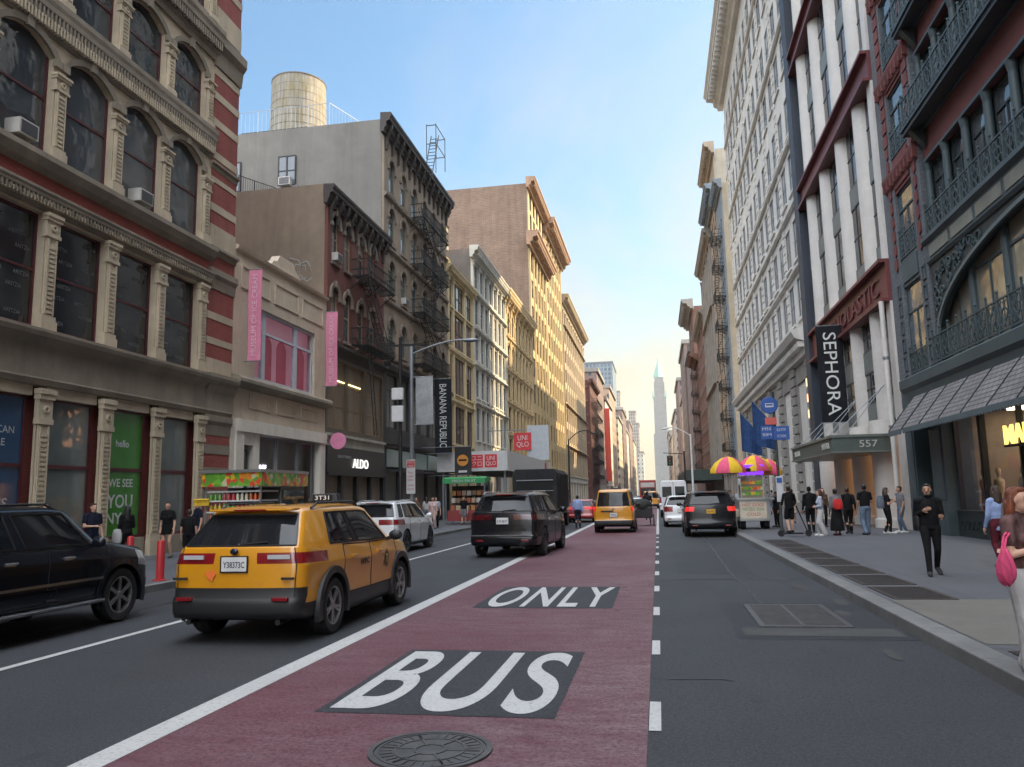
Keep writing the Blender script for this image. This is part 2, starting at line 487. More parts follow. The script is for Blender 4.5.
    # wheels
    for y in wy:
        for sx in (1, -1): wheel(root, sx*(hw-.125), y, wr, sx, sp.get('rim', rimgrey), sp.get('spokes', 5))
        if sp.get('flare', True):
            for sx in (1, -1):
                fl = MB(); n = 20; a0, a1 = -.28, PI+.28; ro = wr+.145
                for k in range(n):
                    t0, t1 = lerp(a0, a1, k/n), lerp(a0, a1, (k+1)/n)
                    def P(t, r, x): return (sx*x, y+r*math.cos(t), wr+r*math.sin(t))
                    q = [P(t0, wr+.055, hw+.012), P(t1, wr+.055, hw+.012), P(t1, ro, hw+.006), P(t0, ro, hw+.006)]
                    q2 = [P(t0, wr+.055, hw-.10), P(t1, wr+.055, hw-.10), P(t1, ro+.008, hw-.06), P(t0, ro+.008, hw-.06)]
                    fl.add(q+q2, [(0, 1, 2, 3), (0, 1, 5, 4), (3, 2, 6, 7)])
                fl.build('wheel_arch_trim', sp.get('flaremat', sp.get('cladmat', blackplastic)), root, org=(0, 0, 0), smooth=50, weld=.0005)
    # mirrors, handles, plate
    for sx in (1, -1):
        m = MB(); m.ell((sx*(hw+.10), yA-.22, belt+.06), (.11, .055, .08), 12, 8); m.bar((sx*(hw-.06), yA-.2, belt+.0), (sx*(hw+.06), yA-.21, belt+.03), .05)
        m.build('side_mirror', sp.get('mirmat', blackplastic), root, org=(0, 0, 0), smooth=60)
        for dn, y in (('rear_door', dsp[0]+.22), ('front_door', dsp[1]+.18)):
            par = parts.get(dn+'@'+('r' if sx > 0 else 'l'))
            if par:
                h = MB(); z = zb+.84*(belt-zb); h.bar((sx*(hw+.012), y, z), (sx*(hw+.012), y+.2, z), .026, .035, n=8); h.bar((sx*(hw-.03), y+.1, z-.005), (sx*(hw+.006), y+.1, z-.005), .16, .045)
                h.build('door_handle', sp.get('handmat', paint), par, org=(0, 0, 0), smooth=50)
    pz = sp.get('platez', .95)
    yp = min(p[1] for r in rings for p in r if abs(p[2]-pz) < .09 and abs(p[0]) < .3)
    pl = MB(); pl.box(-.165, .165, yp-.022, yp-.008, pz-.085, pz+.085)
    plate = pl.build('license_plate', sp.get('platemat', platewhite), root, org=(0, 0, 0), bevel=.004)
    if sp.get('plate'):
        link('lettering', text_mesh('lettering', sp['plate'], ink, (1, 0, 0), (0, 0, 1), (0, yp-.0225, pz-.008), .28, .075, depth=.002, bold=.012), plate)
    fr = MB()
    for a in ((-.175, .175, pz+.088, pz+.1), (-.175, .175, pz-.1, pz-.088), (-.18, -.168, pz-.1, pz+.1), (.168, .18, pz-.1, pz+.1)): fr.box(a[0], a[1], yp-.024, yp-.004, a[2], a[3])
    fr.build('plate_frame', blackplastic, plate, org=(0, 0, 0))
    if sp.get('rails', True):
        for sx in (1, -1):
            rl = MB(); x = ghw(1)-.05; z = lambda y: roofz(y)-.0
            ys = [lerp(gyr(1)+.25, sp['yAr']-.15, k/10) for k in range(11)]
            rl.tube([(sx*x, y, z(y)-(.05 if k in (0, 10) else -.01)) for k, y in enumerate(ys)], .017, 6)
            rl.build('roof_rail', sp.get('railmat', blackplastic), root, org=(0, 0, 0), smooth=60)
    sp['_info'] = dict(roofz=roofz, gyr=gyr, hw=hw, yp=yp, belt=belt, rings=rings, nb=nb, M=M)
    root.rotation_euler = (0, 0, rz)
    return root, parts
WH = {}
def wheel(root, x, y, r, sx, rim, spokes):
    key = (round(r, 3), rim.name, spokes, sx)
    if key not in WH:
        w = .115
        t = MB(); t.lathe((0, 0, 0), [(r*.62, -w*.8), (r*.70, -w), (r*.93, -w), (r, -w*.72), (r, -w*.3), (r*.985, -w*.28), (r, -w*.24), (r, w*.24), (r*.985, w*.28), (r, w*.3), (r, w*.72), (r*.93, w), (r*.70, w), (r*.62, w*.8)], 40)
        f = MB(); f.lathe((0, 0, 0), [(r*.69, w*.93), (r*.66, w*.96), (r*.62, w*.9), (r*.60, w*.45), (r*.60, -w*.6)], 40)
        f.lathe((0, 0, 0), [(0.0001, w*.90), (r*.12, w*.90), (r*.17, w*.72), (r*.17, w*.2)], 20)
        for k in range(spokes):
            for d in ((-.13, .13) if spokes <= 5 else (0,)):
                a = 2*PI*k/spokes
                p0 = (r*.12*math.cos(a+d*2), r*.12*math.sin(a+d*2), w*.70); p1 = (r*.64*math.cos(a+d), r*.64*math.sin(a+d), w*.74)
                f.bar(p0, p1, r*.085 if spokes <= 5 else r*.13, .03)
        d = MB(); d.lathe((0, 0, 0), [(0.0001, w*.35), (r*.40, w*.35), (r*.41, w*.1)], 24); d.lathe((0, 0, 0), [(0.0001, -w*.5), (r*.62, -w*.5)], 24)
        WH[key] = (d.mesh('wheel', flat('brake_iron', (.05, .045, .04), .7, .4), smooth=40), t.mesh('tyre', rubber, smooth=45), f.mesh('rim', rim, smooth=40))
    a, b, c = WH[key]
    o = link('wheel', a, root, (x, y, r), (0, rad(90)*sx, 0) if sx > 0 else (0, rad(-90), 0))
    link('tyre', b, o); link('rim', c, o)

# ------------------------------------------------------------------ people
SK = {}
def cloth(name, c, rough=.85, var=.25):
    k = 'cloth_'+name
    if k in MATS: return MATS[k]
    m, n = newmat(k)
    f = n.noise(7, 5, .6, (1, 1, .5), dist=.6)
    n.color(n.mix(n.ramp(f, .35, .7), [x*(1-var) for x in c], [min(1, x*(1+var)) for x in c])); n.b.inputs['Roughness'].default_value = rough
    n.b.inputs['Specular IOR Level'].default_value = .2
    n.bump(n.noise(9, 4, .55, (1, 1, .6), dist=1.2), .45, .03)
    return m
skin_light = flat('skin_light', (.52, .30, .21), .55, var=.08, sc=8)
skin_tan = flat('skin_tan', (.36, .20, .13), .55, var=.08, sc=8)
skin_dark = flat('skin_dark', (.13, .07, .045), .5, var=.08, sc=8)
eye_m = flat('eye_dark', (.02, .015, .012), .3); lip_m = flat('lip', (.30, .10, .09), .5)
def hairmat(name, c):
    k = 'hair_'+name
    m, n = newmat(k)
    f = n.noise(38, 6, .7, (1, 1, .10), dist=.5); g = n.noise(7, 4, .6, (1, 1, .4))
    b = n.mix(n.ramp(f, .35, .68), [x*.35 for x in c], [min(1, x*1.7) for x in c]); b = n.mix(n.ramp(g, .3, .7, (0,)*3+(1,), (.5,)*3+(1,)), b, [x*.5 for x in c])
    n.color(b); n.b.inputs['Roughness'].default_value = .42; n.bump(f, 1., .02)
    return m
def remeshed(mb, vox, sm=4):
    me = mb.mesh('tmp', eye_m, recalc=True)
    o = link('tmp', me)
    r = o.modifiers.new('r', 'REMESH'); r.mode = 'VOXEL'; r.voxel_size = vox
    s = o.modifiers.new('s', 'SMOOTH'); s.factor = .5; s.iterations = sm
    ev = evaluated(o); bpy.data.objects.remove(o)
    ev.materials.clear()
    return ev
def cap(mb, p0, p1, r0, r1, n=10):
    p0 = Vector(p0); p1 = Vector(p1); d = p1-p0; Ld = d.length; d.normalize()
    x = d.orthogonal().normalized(); y = d.cross(x)
    prof = []
    for k in range(4): a = -PI/2+PI/2*k/3; prof.append((r0*math.cos(a), r0*math.sin(a)))
    for k in range(4): a = PI/2*k/3; prof.append((r1*math.cos(a), Ld+r1*math.sin(a)))
    vs = []; fs = []
    for r, h in prof:
        for k in range(n):
            t = 2*PI*k/n; vs.append(p0+d*h+x*math.cos(t)*max(r, 1e-4)+y*math.sin(t)*max(r, 1e-4))
    m = len(prof)
    for j in range(m-1):
        for k in range(n): fs.append((j*n+k, j*n+(k+1) % n, (j+1)*n+(k+1) % n, (j+1)*n+k))
    fs.append(tuple(range(n))[::-1]); fs.append(tuple((m-1)*n+k for k in range(n)))
    mb.add(vs, fs)
def person(label, loc, face, h=1.70, sex='m', skin=skin_light, top=None, sleeve='short', bottom=None, legs='trousers', shoe=None, hair=None, hairlen='short', stride=.0, arms=None,
           vox=.016, wide=1., beard=None, toplong=0., headturn=0, group=None, lean=0, bend=0, belt=None):
    """face: heading in degrees, 0 looks along +Y, 90 along -X"""
    root = empty('person', loc, label, 'person', group, rz=rad(face))
    H = h; fem = sex == 'f'
    def J(x, y, z): return Vector((x*H, y*H+lean*z*H, z*H))
    sh = .094 if fem else .110; hp = .052
    hip = {s: J(s*hp, 0, .525) for s in (1, -1)}
    kn, an, toe = {}, {}, {}
    for s in (1, -1):
        f = stride*s
        kn[s] = J(s*(hp+.004), f*.5+(.02 if f else .006)+(.035 if f < 0 else 0), .288); an[s] = J(s*(hp+.006), f-(.03 if f < 0 else .0), .046+(.04 if f < -.06 else 0))
        toe[s] = an[s]+Vector((s*.012*H, .095*H, -.028*H-(.045*H if f < -.06 else 0)))
    shd = {s: J(s*sh, -.005, .805) for s in (1, -1)}
    arms = arms or {}
    el, wr_ = {}, {}
    for s in (1, -1):
        e, w = arms.get(s, ((.028, -.012-stride*s*.35, -.175), (.035, .03-stride*s*.9, -.325)))
        el[s] = shd[s]+Vector((s*e[0]*H, e[1]*H, e[2]*H)); wr_[s] = shd[s]+Vector((s*w[0]*H, w[1]*H, w[2]*H))
    hc = J(0, .012, .925); nk = J(0, -.004, .845)
    b = MB()
    R0 = Matrix.Rotation(rad(headturn), 3, 'Z')
    def hd(x, y, z): return hc+R0 @ Vector((x*H, y*H, z*H))
    b.ell(hc+Vector((0, 0, .012*H)), (.043*H, .054*H, .053*H), 16, 12, R0)
    b.ell(hd(0, .014, -.026), (.033*H, .038*H, .044*H), 14, 10, R0)
    b.ell(hd(0, .056, -.010), (.008*H, .013*H, .014*H), 8, 6, R0)
    cap(b, hd(0, .050, .012), hd(0, .058, -.01), .005*H, .008*H, 8)
    for s in (1, -1): b.ell(hd(s*.045, -.004, -.002), (.006*H, .013*H, .019*H), 8, 6, R0)
    cap(b, nk-Vector((0, 0, .03*H)), hc-Vector((0, .006*H, .02*H)), .032*H, .030*H)
    # torso
    b.ell(J(0, 0, .73), (.088*H, .060*H, .11*H), 16, 10); b.ell(J(0, 0, .62), ((.070 if fem else .078)*H, .055*H, .09*H), 16, 10); b.ell(J(0, -.006, .535), ((.092 if fem else .086)*H, .062*H, .062*H), 16, 10)
    if fem:
        for s in (1, -1): b.ell(J(s*.04, .05, .715), (.036*H, .032*H, .036*H), 10, 8)
    for s in (1, -1):
        cap(b, J(s*.04, -.006, .825), shd[s], .035*H, .034*H)
        cap(b, shd[s], el[s], .031*H, .023*H); cap(b, el[s], wr_[s], .024*H, .015*H)
        cap(b, hip[s]+Vector((0, 0, -.01*H)), kn[s], .052*H, .033*H); cap(b, kn[s], kn[s].lerp(an[s], .45)+Vector((0, -.012*H, 0)), .032*H, .033*H); cap(b, kn[s].lerp(an[s], .4), an[s], .031*H, .020*H)
        cap(b, an[s]+Vector((0, -.012*H, -.018*H)), toe[s], .024*H, .018*H)
        d = (wr_[s]-el[s]).normalized(); pm = wr_[s]+d*.032*H
        cap(b, wr_[s], pm, .016*H, .021*H)
    me = remeshed(b, vox)
    # fingers stay apart: grown as short bent chains rooted in the palm
    x = MB(); x.v = [tuple(v.co) for v in me.vertices]; x.f = [list(p.vertices) for p in me.polygons]; x.m = [0]*len(x.f)
    for s in (1, -1):
        d = (wr_[s]-el[s]).normalized(); side = d.cross(Vector((s, 0, 0))).normalized() if abs(d.x) < .8 else Vector((0, 1, 0))
        if side.y < 0: side = -side
        inn = d.cross(side).normalized()
        if inn.x*s > 0: inn = -inn
        pm = wr_[s]+d*.028*H
        for k, ln in enumerate((.040, .046, .043, .034)):
            o = pm+side*(k-1.5)*-.0105*H+d*.020*H
            p1 = o+d*ln*.5*H+inn*.004*H; p2 = p1+d*ln*.35*H+inn*.012*H; p3 = p2+d*ln*.15*H+inn*.016*H
            cap(x, o, p1, .0058*H, .0054*H, 6); cap(x, p1, p2, .0054*H, .005*H, 6); cap(x, p2, p3, .005*H, .004*H, 6)
        o = pm-d*.012*H+side*.016*H; p1 = o+side*.014*H+d*.018*H+inn*.006*H; p2 = p1+d*.018*H+side*.004*H+inn*.006*H
        cap(x, o, p1, .0075*H, .0062*H, 6); cap(x, p1, p2, .006*H, .005*H, 6)
    x.mi = 1
    for s in (1, -1):
        x.ell(hd(s*.0175, .0460, .006), (.0065*H, .0045*H, .0034*H), 8, 6, R0)
        x.ell(hd(s*.0185, .0475, .0185), (.011*H, .0045*H, .0018*H), 8, 6, R0)
    x.mi = 2; x.ell(hd(0, .0470, -.037), (.011*H, .005*H, .003*H), 8, 6, R0)
    x.build('body', [skin, eye_m, lip_m], root, org=(0, 0, 0), smooth=70, recalc=False)
    def part(mb, name, mat, v=None, sm=4):
        m = remeshed(mb, v or vox*1.05, sm); m.name = name; m.materials.append(mat)
        m.polygons.foreach_set('use_smooth', [True]*len(m.polygons))
        return link(name, m, root)
    g = .010
    if top:
        t = MB(); z0 = .545-toplong
        t.ell(J(0, 0, .735), ((.090+g)*H, (.062+g)*H, .112*H), 16, 10); t.ell(J(0, .002, .64), ((.083 if fem else .092)*H+g*H, (.062+g)*H, .09*H), 16, 10)
        t.lathe(J(0, 0, 0), [((.086 if fem else .094)*H, z0*H), ((.092 if fem else .098)*H, (z0+.03)*H), ((.084 if fem else .098)*H, .64*H), (.10*H, .74*H), (.07*H, .815*H)], 20, sx=1.02, sy=.74, caps=True)
        if fem:
            for s in (1, -1): t.ell(J(s*.04, .052, .715), (.042*H, .036*H, .04*H), 10, 8)
        for s in (1, -1):
            cap(t, J(s*.03, -.006, .822), shd[s], .042*H, .038*H)
            if sleeve == 'short': cap(t, shd[s], shd[s].lerp(el[s], .60), .037*H, .036*H)
            elif sleeve == 'long':
                cap(t, shd[s], el[s], .037*H, .030*H); cap(t, el[s], el[s].lerp(wr_[s], .93), .030*H, .022*H)
        cap(t, J(0, -.004, .80), J(0, -.002, .848), .045*H, .040*H)
        part(t, 'shirt' if sleeve != 'long' else 'jacket', top)
    if bottom:
        t = MB()
        t.ell(J(0, -.005, .535), ((.098 if fem else .094)*H, .074*H, .062*H), 16, 10)
        t.lathe(J(0, -.002, 0), [(.090*H, .50*H), (.094*H, .54*H), (.088*H, .60*H)], 20, sx=1., sy=.76, caps=True)
        if legs in ('trousers', 'shorts'):
            for s in (1, -1):
                w = wide
                cap(t, hip[s]+Vector((0, 0, -.012*H)), kn[s] if legs == 'trousers' else hip[s].lerp(kn[s], .85), .060*H, .042*H*w if legs == 'trousers' else .060*H)
                if legs == 'trousers':
                    a = an[s]+Vector((0, -.004*H, .0))
                    cap(t, kn[s], a, .042*H*w, .032*H*w)
        else:
            z1 = {'skirt': .33, 'long_skirt': .10, 'dress': .30, 'miniskirt': .42}[legs]; rr = {'skirt': .12, 'long_skirt': .15, 'dress': .115, 'miniskirt': .11}[legs]
            t.lathe(J(0, 0, 0), [(rr*H, z1*H), (rr*.93*H, lerp(z1, .52, .4)*H), (.100*H, .52*H), (.09*H, .60*H)], 24, sx=1., sy=.85, caps=True)
        part(t, {'trousers': 'trousers', 'shorts': 'shorts'}.get(legs, 'skirt'), bottom)
    if shoe:
        for s in (1, -1):
            t = MB(); cap(t, an[s]+Vector((0, -.018*H, -.016*H)), toe[s]+Vector((0, .008*H, .002*H)), .029*H, .022*H)
            z = min(an[s].z-.045*H, toe[s].z-.018*H)
            cap(t, an[s]+Vector((0, -.02*H, -.028*H)), toe[s]+Vector((0, .012*H, -.008*H)), .022*H, .018*H)
            part(t, 'shoe', shoe, vox*.8, 2)
    if hair:
        t = MB()
        t.ell(hd(0, -.014, .027), (.047*H, .054*H, .050*H), 16, 10, R0); t.ell(hd(0, -.022, .005), (.047*H, .042*H, .052*H), 14, 10, R0)
        t.ell(hd(0, .016, .056), (.034*H, .030*H, .018*H), 12, 8, R0)
        if hairlen in ('long', 'verylong'):
            lw = .12 if hairlen == 'long' else .17
            for s in (1, -1):
                cap(t, hd(s*.040, -.010, .01), hd(s*.048, -.018, -.06), .018*H, .022*H); cap(t, hd(s*.048, -.018, -.06), hd(s*.045, -.045, -lw), .022*H, .018*H)
            cap(t, hd(0, -.035, .0), hd(0, -.055, -lw-.01), .044*H, .036*H); cap(t, hd(-.03, -.035, -.02), hd(-.035, -.05, -lw), .026*H, .02*H); cap(t, hd(.03, -.035, -.02), hd(.035, -.05, -lw), .026*H, .02*H)
        elif hairlen == 'bun': t.ell(hd(0, -.058, .03), (.024*H, .024*H, .024*H), 10, 8)
        elif hairlen == 'afro': t.ell(hd(0, -.01, .03), (.068*H, .070*H, .066*H), 14, 10)
        elif hairlen == 'cap': cap(t, hd(0, .03, .035), hd(0, .085, .03), .03*H, .012*H)
        part(t, 'cap' if hairlen == 'cap' else 'hair', hair, vox*.9, 2)
    if beard:
        t = MB(); t.ell(hd(0, .024, -.052), (.029*H, .026*H, .020*H), 12, 8, R0); t.ell(hd(0, .051, -.026), (.016*H, .006*H, .004*H), 8, 6, R0)
        for s in (1, -1): cap(t, hd(s*.037, .01, -.01), hd(s*.029, .025, -.045), .008*H, .010*H)
        part(t, 'beard', beard, vox*.7, 1)
    return root, dict(wr=wr_, el=el, shd=shd, hc=hc, H=H, hip=hip)
def on_person(root, p):
    """a point of the figure in world space"""
    a = root.rotation_euler.z; p = Vector(p); l = root.location
    return Vector((l.x+p.x*math.cos(a)-p.y*math.sin(a), l.y+p.x*math.sin(a)+p.y*math.cos(a), l.z+p.z))
# ------------------------------------------------------------------ camera, sky, sun
cam = bpy.data.cameras.new('camera'); co = bpy.data.objects.new('camera', cam); COL.objects.link(co); scene.camera = co
cam.sensor_width = 36; cam.lens = 36*789/1024; cam.clip_end = 8000; cam.clip_start = .1
yaw, pitch, roll = rad(10.22), rad(8.12), rad(-1.22)
fw = Vector((-math.sin(yaw)*math.cos(pitch), math.cos(yaw)*math.cos(pitch), math.sin(pitch)))
r0 = Vector((math.cos(yaw), math.sin(yaw), 0)); u0 = r0.cross(fw)
rv = r0*math.cos(roll)+u0*math.sin(roll); uv = rv.cross(fw)
co.matrix_world = Matrix(((rv.x, uv.x, -fw.x, 0), (rv.y, uv.y, -fw.y, 0), (rv.z, uv.z, -fw.z, 1.8), (0, 0, 0, 1)))
SUN_AZ, SUN_EL = rad(62), rad(41)          # measured from +Y towards +X
w = bpy.data.worlds.new('World'); scene.world = w; w.use_nodes = True
nt = w.node_tree; bg = nt.nodes['Background']
sky = nt.nodes.new('ShaderNodeTexSky'); sky.sky_type = 'NISHITA'; sky.sun_disc = False
sky.sun_elevation = SUN_EL; sky.sun_rotation = SUN_AZ
sky.air_density = 1.; sky.dust_density = 1.6; sky.ozone_density = 1.2
def wn(t, **kw):
    n = nt.nodes.new(t)
    for k, v in kw.items():
        if k.startswith('_'): setattr(n, k[1:], v)
        else: n.inputs[k.replace('_', ' ')].default_value = v
    return n
tc = wn('ShaderNodeTexCoord'); sp_ = wn('ShaderNodeSeparateXYZ'); nt.links.new(tc.outputs['Generated'], sp_.inputs[0])
# clouds lie on a plane high above: direction divided by its height
zc = wn('ShaderNodeMath', _operation='MAXIMUM'); zc.inputs[1].default_value = .0; nt.links.new(sp_.outputs[2], zc.inputs[0])
za = wn('ShaderNodeMath', _operation='ADD'); za.inputs[1].default_value = .12; nt.links.new(zc.outputs[0], za.inputs[0])
dv = wn('ShaderNodeVectorMath', _operation='DIVIDE'); nt.links.new(tc.outputs['Generated'], dv.inputs[0])
cbz = wn('ShaderNodeCombineXYZ')
for i in range(3): nt.links.new(za.outputs[0], cbz.inputs[i])
nt.links.new(cbz.outputs[0], dv.inputs[1])
mpc = wn('ShaderNodeMapping'); mpc.inputs['Scale'].default_value = (.9, .42, 0); mpc.inputs['Location'].default_value = (1.3, .4, 0); nt.links.new(dv.outputs[0], mpc.inputs[0])
nz = wn('ShaderNodeTexNoise', Scale=1.5, Detail=9, Roughness=.58, Distortion=.5); nt.links.new(mpc.outputs[0], nz.inputs['Vector'])
rp = wn('ShaderNodeValToRGB'); rp.color_ramp.elements[0].position = .43; rp.color_ramp.elements[1].position = .67; nt.links.new(nz.outputs[0], rp.inputs[0])
# more of them low over the street, thin ones higher up
hz = wn('ShaderNodeMapRange'); hz.inputs['From Min'].default_value = .02; hz.inputs['From Max'].default_value = .55; hz.inputs['To Min'].default_value = 1.0; hz.inputs['To Max'].default_value = .34
nt.links.new(sp_.outputs[2], hz.inputs[0])
mm = wn('ShaderNodeMath', _operation='MULTIPLY'); nt.links.new(rp.outputs[0], mm.inputs[0]); nt.links.new(hz.outputs[0], mm.inputs[1])
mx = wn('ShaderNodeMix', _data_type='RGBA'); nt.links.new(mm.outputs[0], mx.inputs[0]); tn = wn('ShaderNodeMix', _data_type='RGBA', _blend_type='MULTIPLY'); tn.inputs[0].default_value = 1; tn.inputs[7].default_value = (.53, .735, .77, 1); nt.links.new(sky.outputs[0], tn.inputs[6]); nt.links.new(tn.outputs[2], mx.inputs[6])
mx.inputs[7].default_value = (2.6, 2.52, 2.25, 1)
# thin bright veil hugging the horizon
vz = wn('ShaderNodeMapRange'); vz.inputs['From Min'].default_value = .0; vz.inputs['From Max'].default_value = .42; vz.inputs['To Min'].default_value = .92; vz.inputs['To Max'].default_value = 0
vz.interpolation_type = 'SMOOTHSTEP'; nt.links.new(sp_.outputs[2], vz.inputs[0])
mx2 = wn('ShaderNodeMix', _data_type='RGBA'); nt.links.new(vz.outputs[0], mx2.inputs[0]); nt.links.new(mx.outputs[2], mx2.inputs[6]); mx2.inputs[7].default_value = (2.6, 2.3, 1.62, 1)
# unseen bright cloud bank, added overhead and behind the camera to light the street
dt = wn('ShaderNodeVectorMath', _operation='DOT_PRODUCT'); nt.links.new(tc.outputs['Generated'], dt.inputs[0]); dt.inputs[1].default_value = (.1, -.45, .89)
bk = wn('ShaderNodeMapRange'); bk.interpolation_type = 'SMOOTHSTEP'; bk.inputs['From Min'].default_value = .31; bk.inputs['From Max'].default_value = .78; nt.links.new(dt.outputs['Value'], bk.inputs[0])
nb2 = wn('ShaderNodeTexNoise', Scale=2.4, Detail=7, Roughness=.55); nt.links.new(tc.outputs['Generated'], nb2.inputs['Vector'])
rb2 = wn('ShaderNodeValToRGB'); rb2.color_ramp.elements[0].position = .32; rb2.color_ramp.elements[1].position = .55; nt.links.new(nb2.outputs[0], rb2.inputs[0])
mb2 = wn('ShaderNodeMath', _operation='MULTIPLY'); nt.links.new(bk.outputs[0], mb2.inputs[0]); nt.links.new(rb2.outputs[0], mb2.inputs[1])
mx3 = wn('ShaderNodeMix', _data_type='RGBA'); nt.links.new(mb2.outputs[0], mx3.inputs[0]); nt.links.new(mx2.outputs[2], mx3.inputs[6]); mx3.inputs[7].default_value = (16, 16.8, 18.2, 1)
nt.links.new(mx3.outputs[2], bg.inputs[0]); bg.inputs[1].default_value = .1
sl = bpy.data.lights.new('sun', 'SUN'); so = bpy.data.objects.new('sun', sl); COL.objects.link(so)
sl.energy = 4.0; sl.angle = rad(.6); sl.color = (1., .78, .48)
sd = Vector((math.sin(SUN_AZ)*math.cos(SUN_EL), math.cos(SUN_AZ)*math.cos(SUN_EL), math.sin(SUN_EL)))
so.rotation_euler = sd.to_track_quat('Z', 'Y').to_euler()
vs_ = scene.view_settings; vs_.view_transform = 'Standard'; vs_.look = 'None'; vs_.gamma = 1; vs_.use_curve_mapping = False; vs_.exposure = 1.75

# ------------------------------------------------------------------ ground
CL, CR = -10.3, 3.0          # kerb lines
XL, XR = -16.4, 9.8          # facades
def struct(o): o['kind'] = 'structure'; return o
def asphalt(name, c, var=.3, worn=None):
    m, n = newmat(name)
    f = n.noise(.35, 8, .65); g = n.noise(2.2, 6, .7, (1, .25, 1)); h = n.noise(55, 3, .75)
    base = n.mix(n.ramp(f, .3, .7), [x*(1-var) for x in c], [x*(1+var) for x in c])
    base = n.mix(n.ramp(g, .50, .78, (0,)*3+(1,), (.5,)*3+(1,)), base, [x*.55 for x in c])
    base = n.mix(n.ramp(h, .49, .62, (0,)*3+(1,), (.85,)*3+(1,)), base, [min(1, x*1.9+.012) for x in c])
    if worn:
        a = n.noise(2.2, 9, .8, (.8, 2.2, 1)); b = n.noise(.22, 4, .6)
        sx_ = n.new('ShaderNodeSeparateXYZ'); n.link(n.tc.outputs['Object'], sx_.inputs[0]); mr = n.new('ShaderNodeMapRange'); n.link(sx_.outputs[0], mr.inputs[0]); mr.inputs['From Min'].default_value = -2.6; mr.inputs['From Max'].default_value = -.3; mr.inputs['To Min'].default_value = .12
        wr_ = n.mix(.6, mr.outputs[0], n.ramp(b, .30, .62)); k = n.mix(1., n.ramp(a, .32, .62), wr_, 'MULTIPLY')
        k = n.mix(1., k, (1.0, 1.0, 1.0), 'MULTIPLY')
        base = n.mix(k, base, worn)
        a2 = n.noise(34, 4, .7); base = n.mix(n.ramp(a2, .56, .72, (0,)*3+(1,), (.55,)*3+(1,)), base, (.075, .062, .064))
    e_ = n.noise(24, 4, .8); base = n.mix(n.ramp(e_, .47, .60, (0,)*3+(1,), (.6,)*3+(1,)), base, [x*.45 for x in c])
    sp2_ = n.noise(3.2, 3, .5, (1, .6, 1)); base = n.mix(n.ramp(sp2_, .66, .72, (0,)*3+(1,), (.5,)*3+(1,)), base, [x*.5 for x in c])
    # fine cracks
    v = n.new('ShaderNodeTexVoronoi', _feature='DISTANCE_TO_EDGE', Scale=.42); mp = n.new('ShaderNodeMapping'); mp.inputs['Scale'].default_value = (1, .55, 1)
    dd = n.new('ShaderNodeTexNoise', Scale=1.3, Detail=5); n.link(n.tc.outputs['Object'], dd.inputs['Vector'])
    ad = n.new('ShaderNodeVectorMath', _operation='ADD'); n.link(n.tc.outputs['Object'], ad.inputs[0]); n.link(dd.outputs['Color'], ad.inputs[1])
    n.link(ad.outputs[0], mp.inputs[0]); n.link(mp.outputs[0], v.inputs['Vector'])
    ck = n.ramp(v.outputs['Distance'], .002, .008, (1, 1, 1, 1), (0, 0, 0, 1)); gate = n.ramp(n.noise(.2, 3), .60, .68)
    base = n.mix(n.mix(1., ck, gate, 'MULTIPLY'), base, [x*.6 for x in c])
    n.color(base); n.b.inputs['Roughness'].default_value = .72; n.b.inputs['Specular IOR Level'].default_value = .35
    n.bump(n.noise(150, 3, .7), .35, .01)
    return m
asph = asphalt('asphalt', (.0285, .030, .034))
asph2 = asphalt('asphalt_patch', (.022, .023, .027), .35)
busred = asphalt('bus_lane_paint', (.080, .020, .029), .25, (.195, .135, .145))
concrete = stone('sidewalk_concrete', (.17, .17, .175), .3, .85, .5, .0, .25)
kerbst = stone('kerb_stone', (.165, .165, .16), .35, .8, 1.5, .25, .4)
sidem, n_ = newmat('sidewalk_flags')
bt_ = n_.new('ShaderNodeTexBrick', _offset=0., Scale=1., Mortar_Size=.012, Brick_Width=1.52, Row_Height=1.52, Mortar_Smooth=.3); n_.link(n_.tc.outputs['Object'], bt_.inputs['Vector'])
bt_.inputs['Color1'].default_value = (.066, .071, .082, 1); bt_.inputs['Color2'].default_value = (.082, .085, .096, 1); bt_.inputs['Mortar'].default_value = (.035, .035, .037, 1)
b_ = n_.mix(n_.ramp(n_.noise(.6, 8, .7), .35, .7, (0,)*3+(1,), (.55,)*3+(1,)), bt_.outputs[0], (.075, .073, .075))
b_ = n_.mix(n_.ramp(n_.noise(7, 3, .5), .66, .70, (0,)*3+(1,), (.45,)*3+(1,)), b_, (.045, .043, .043))
n_.color(b_); n_.b.inputs['Roughness'].default_value = .7; n_.bump(n_.noise(60, 4), .25, .01)
paintw, n_ = newmat('road_paint')
p_ = n_.mix(n_.ramp(n_.noise(26, 6, .75), .52, .68, (0,)*3+(1,), (.75,)*3+(1,)), (.43, .43, .415), (.10, .10, .105))
p_ = n_.mix(n_.ramp(n_.noise(1.1, 5, .7), .40, .75, (0,)*3+(1,), (.5,)*3+(1,)), p_, (.30, .30, .30))
n_.color(p_); n_.b.inputs['Roughness'].default_value = .6
FAR = 2600
g = MB(); g.box(-1500, 1500, -120, FAR, -1., -.02); struct(g.build('ground', asph))
def sheet(name, x0, x1, y0, y1, z, m, **kw):
    s = MB(); s.add([(x0, y0, z), (x1, y0, z), (x1, y1, z), (x0, y1, z)], [(0, 1, 2, 3)]); return struct(s.build(name, m))
sheet('roadway', CL, CR, -40, FAR, 0, asph)
sheet('bus_lane', -3.98, -.16, -20, 420, .004, busred)
s = MB()
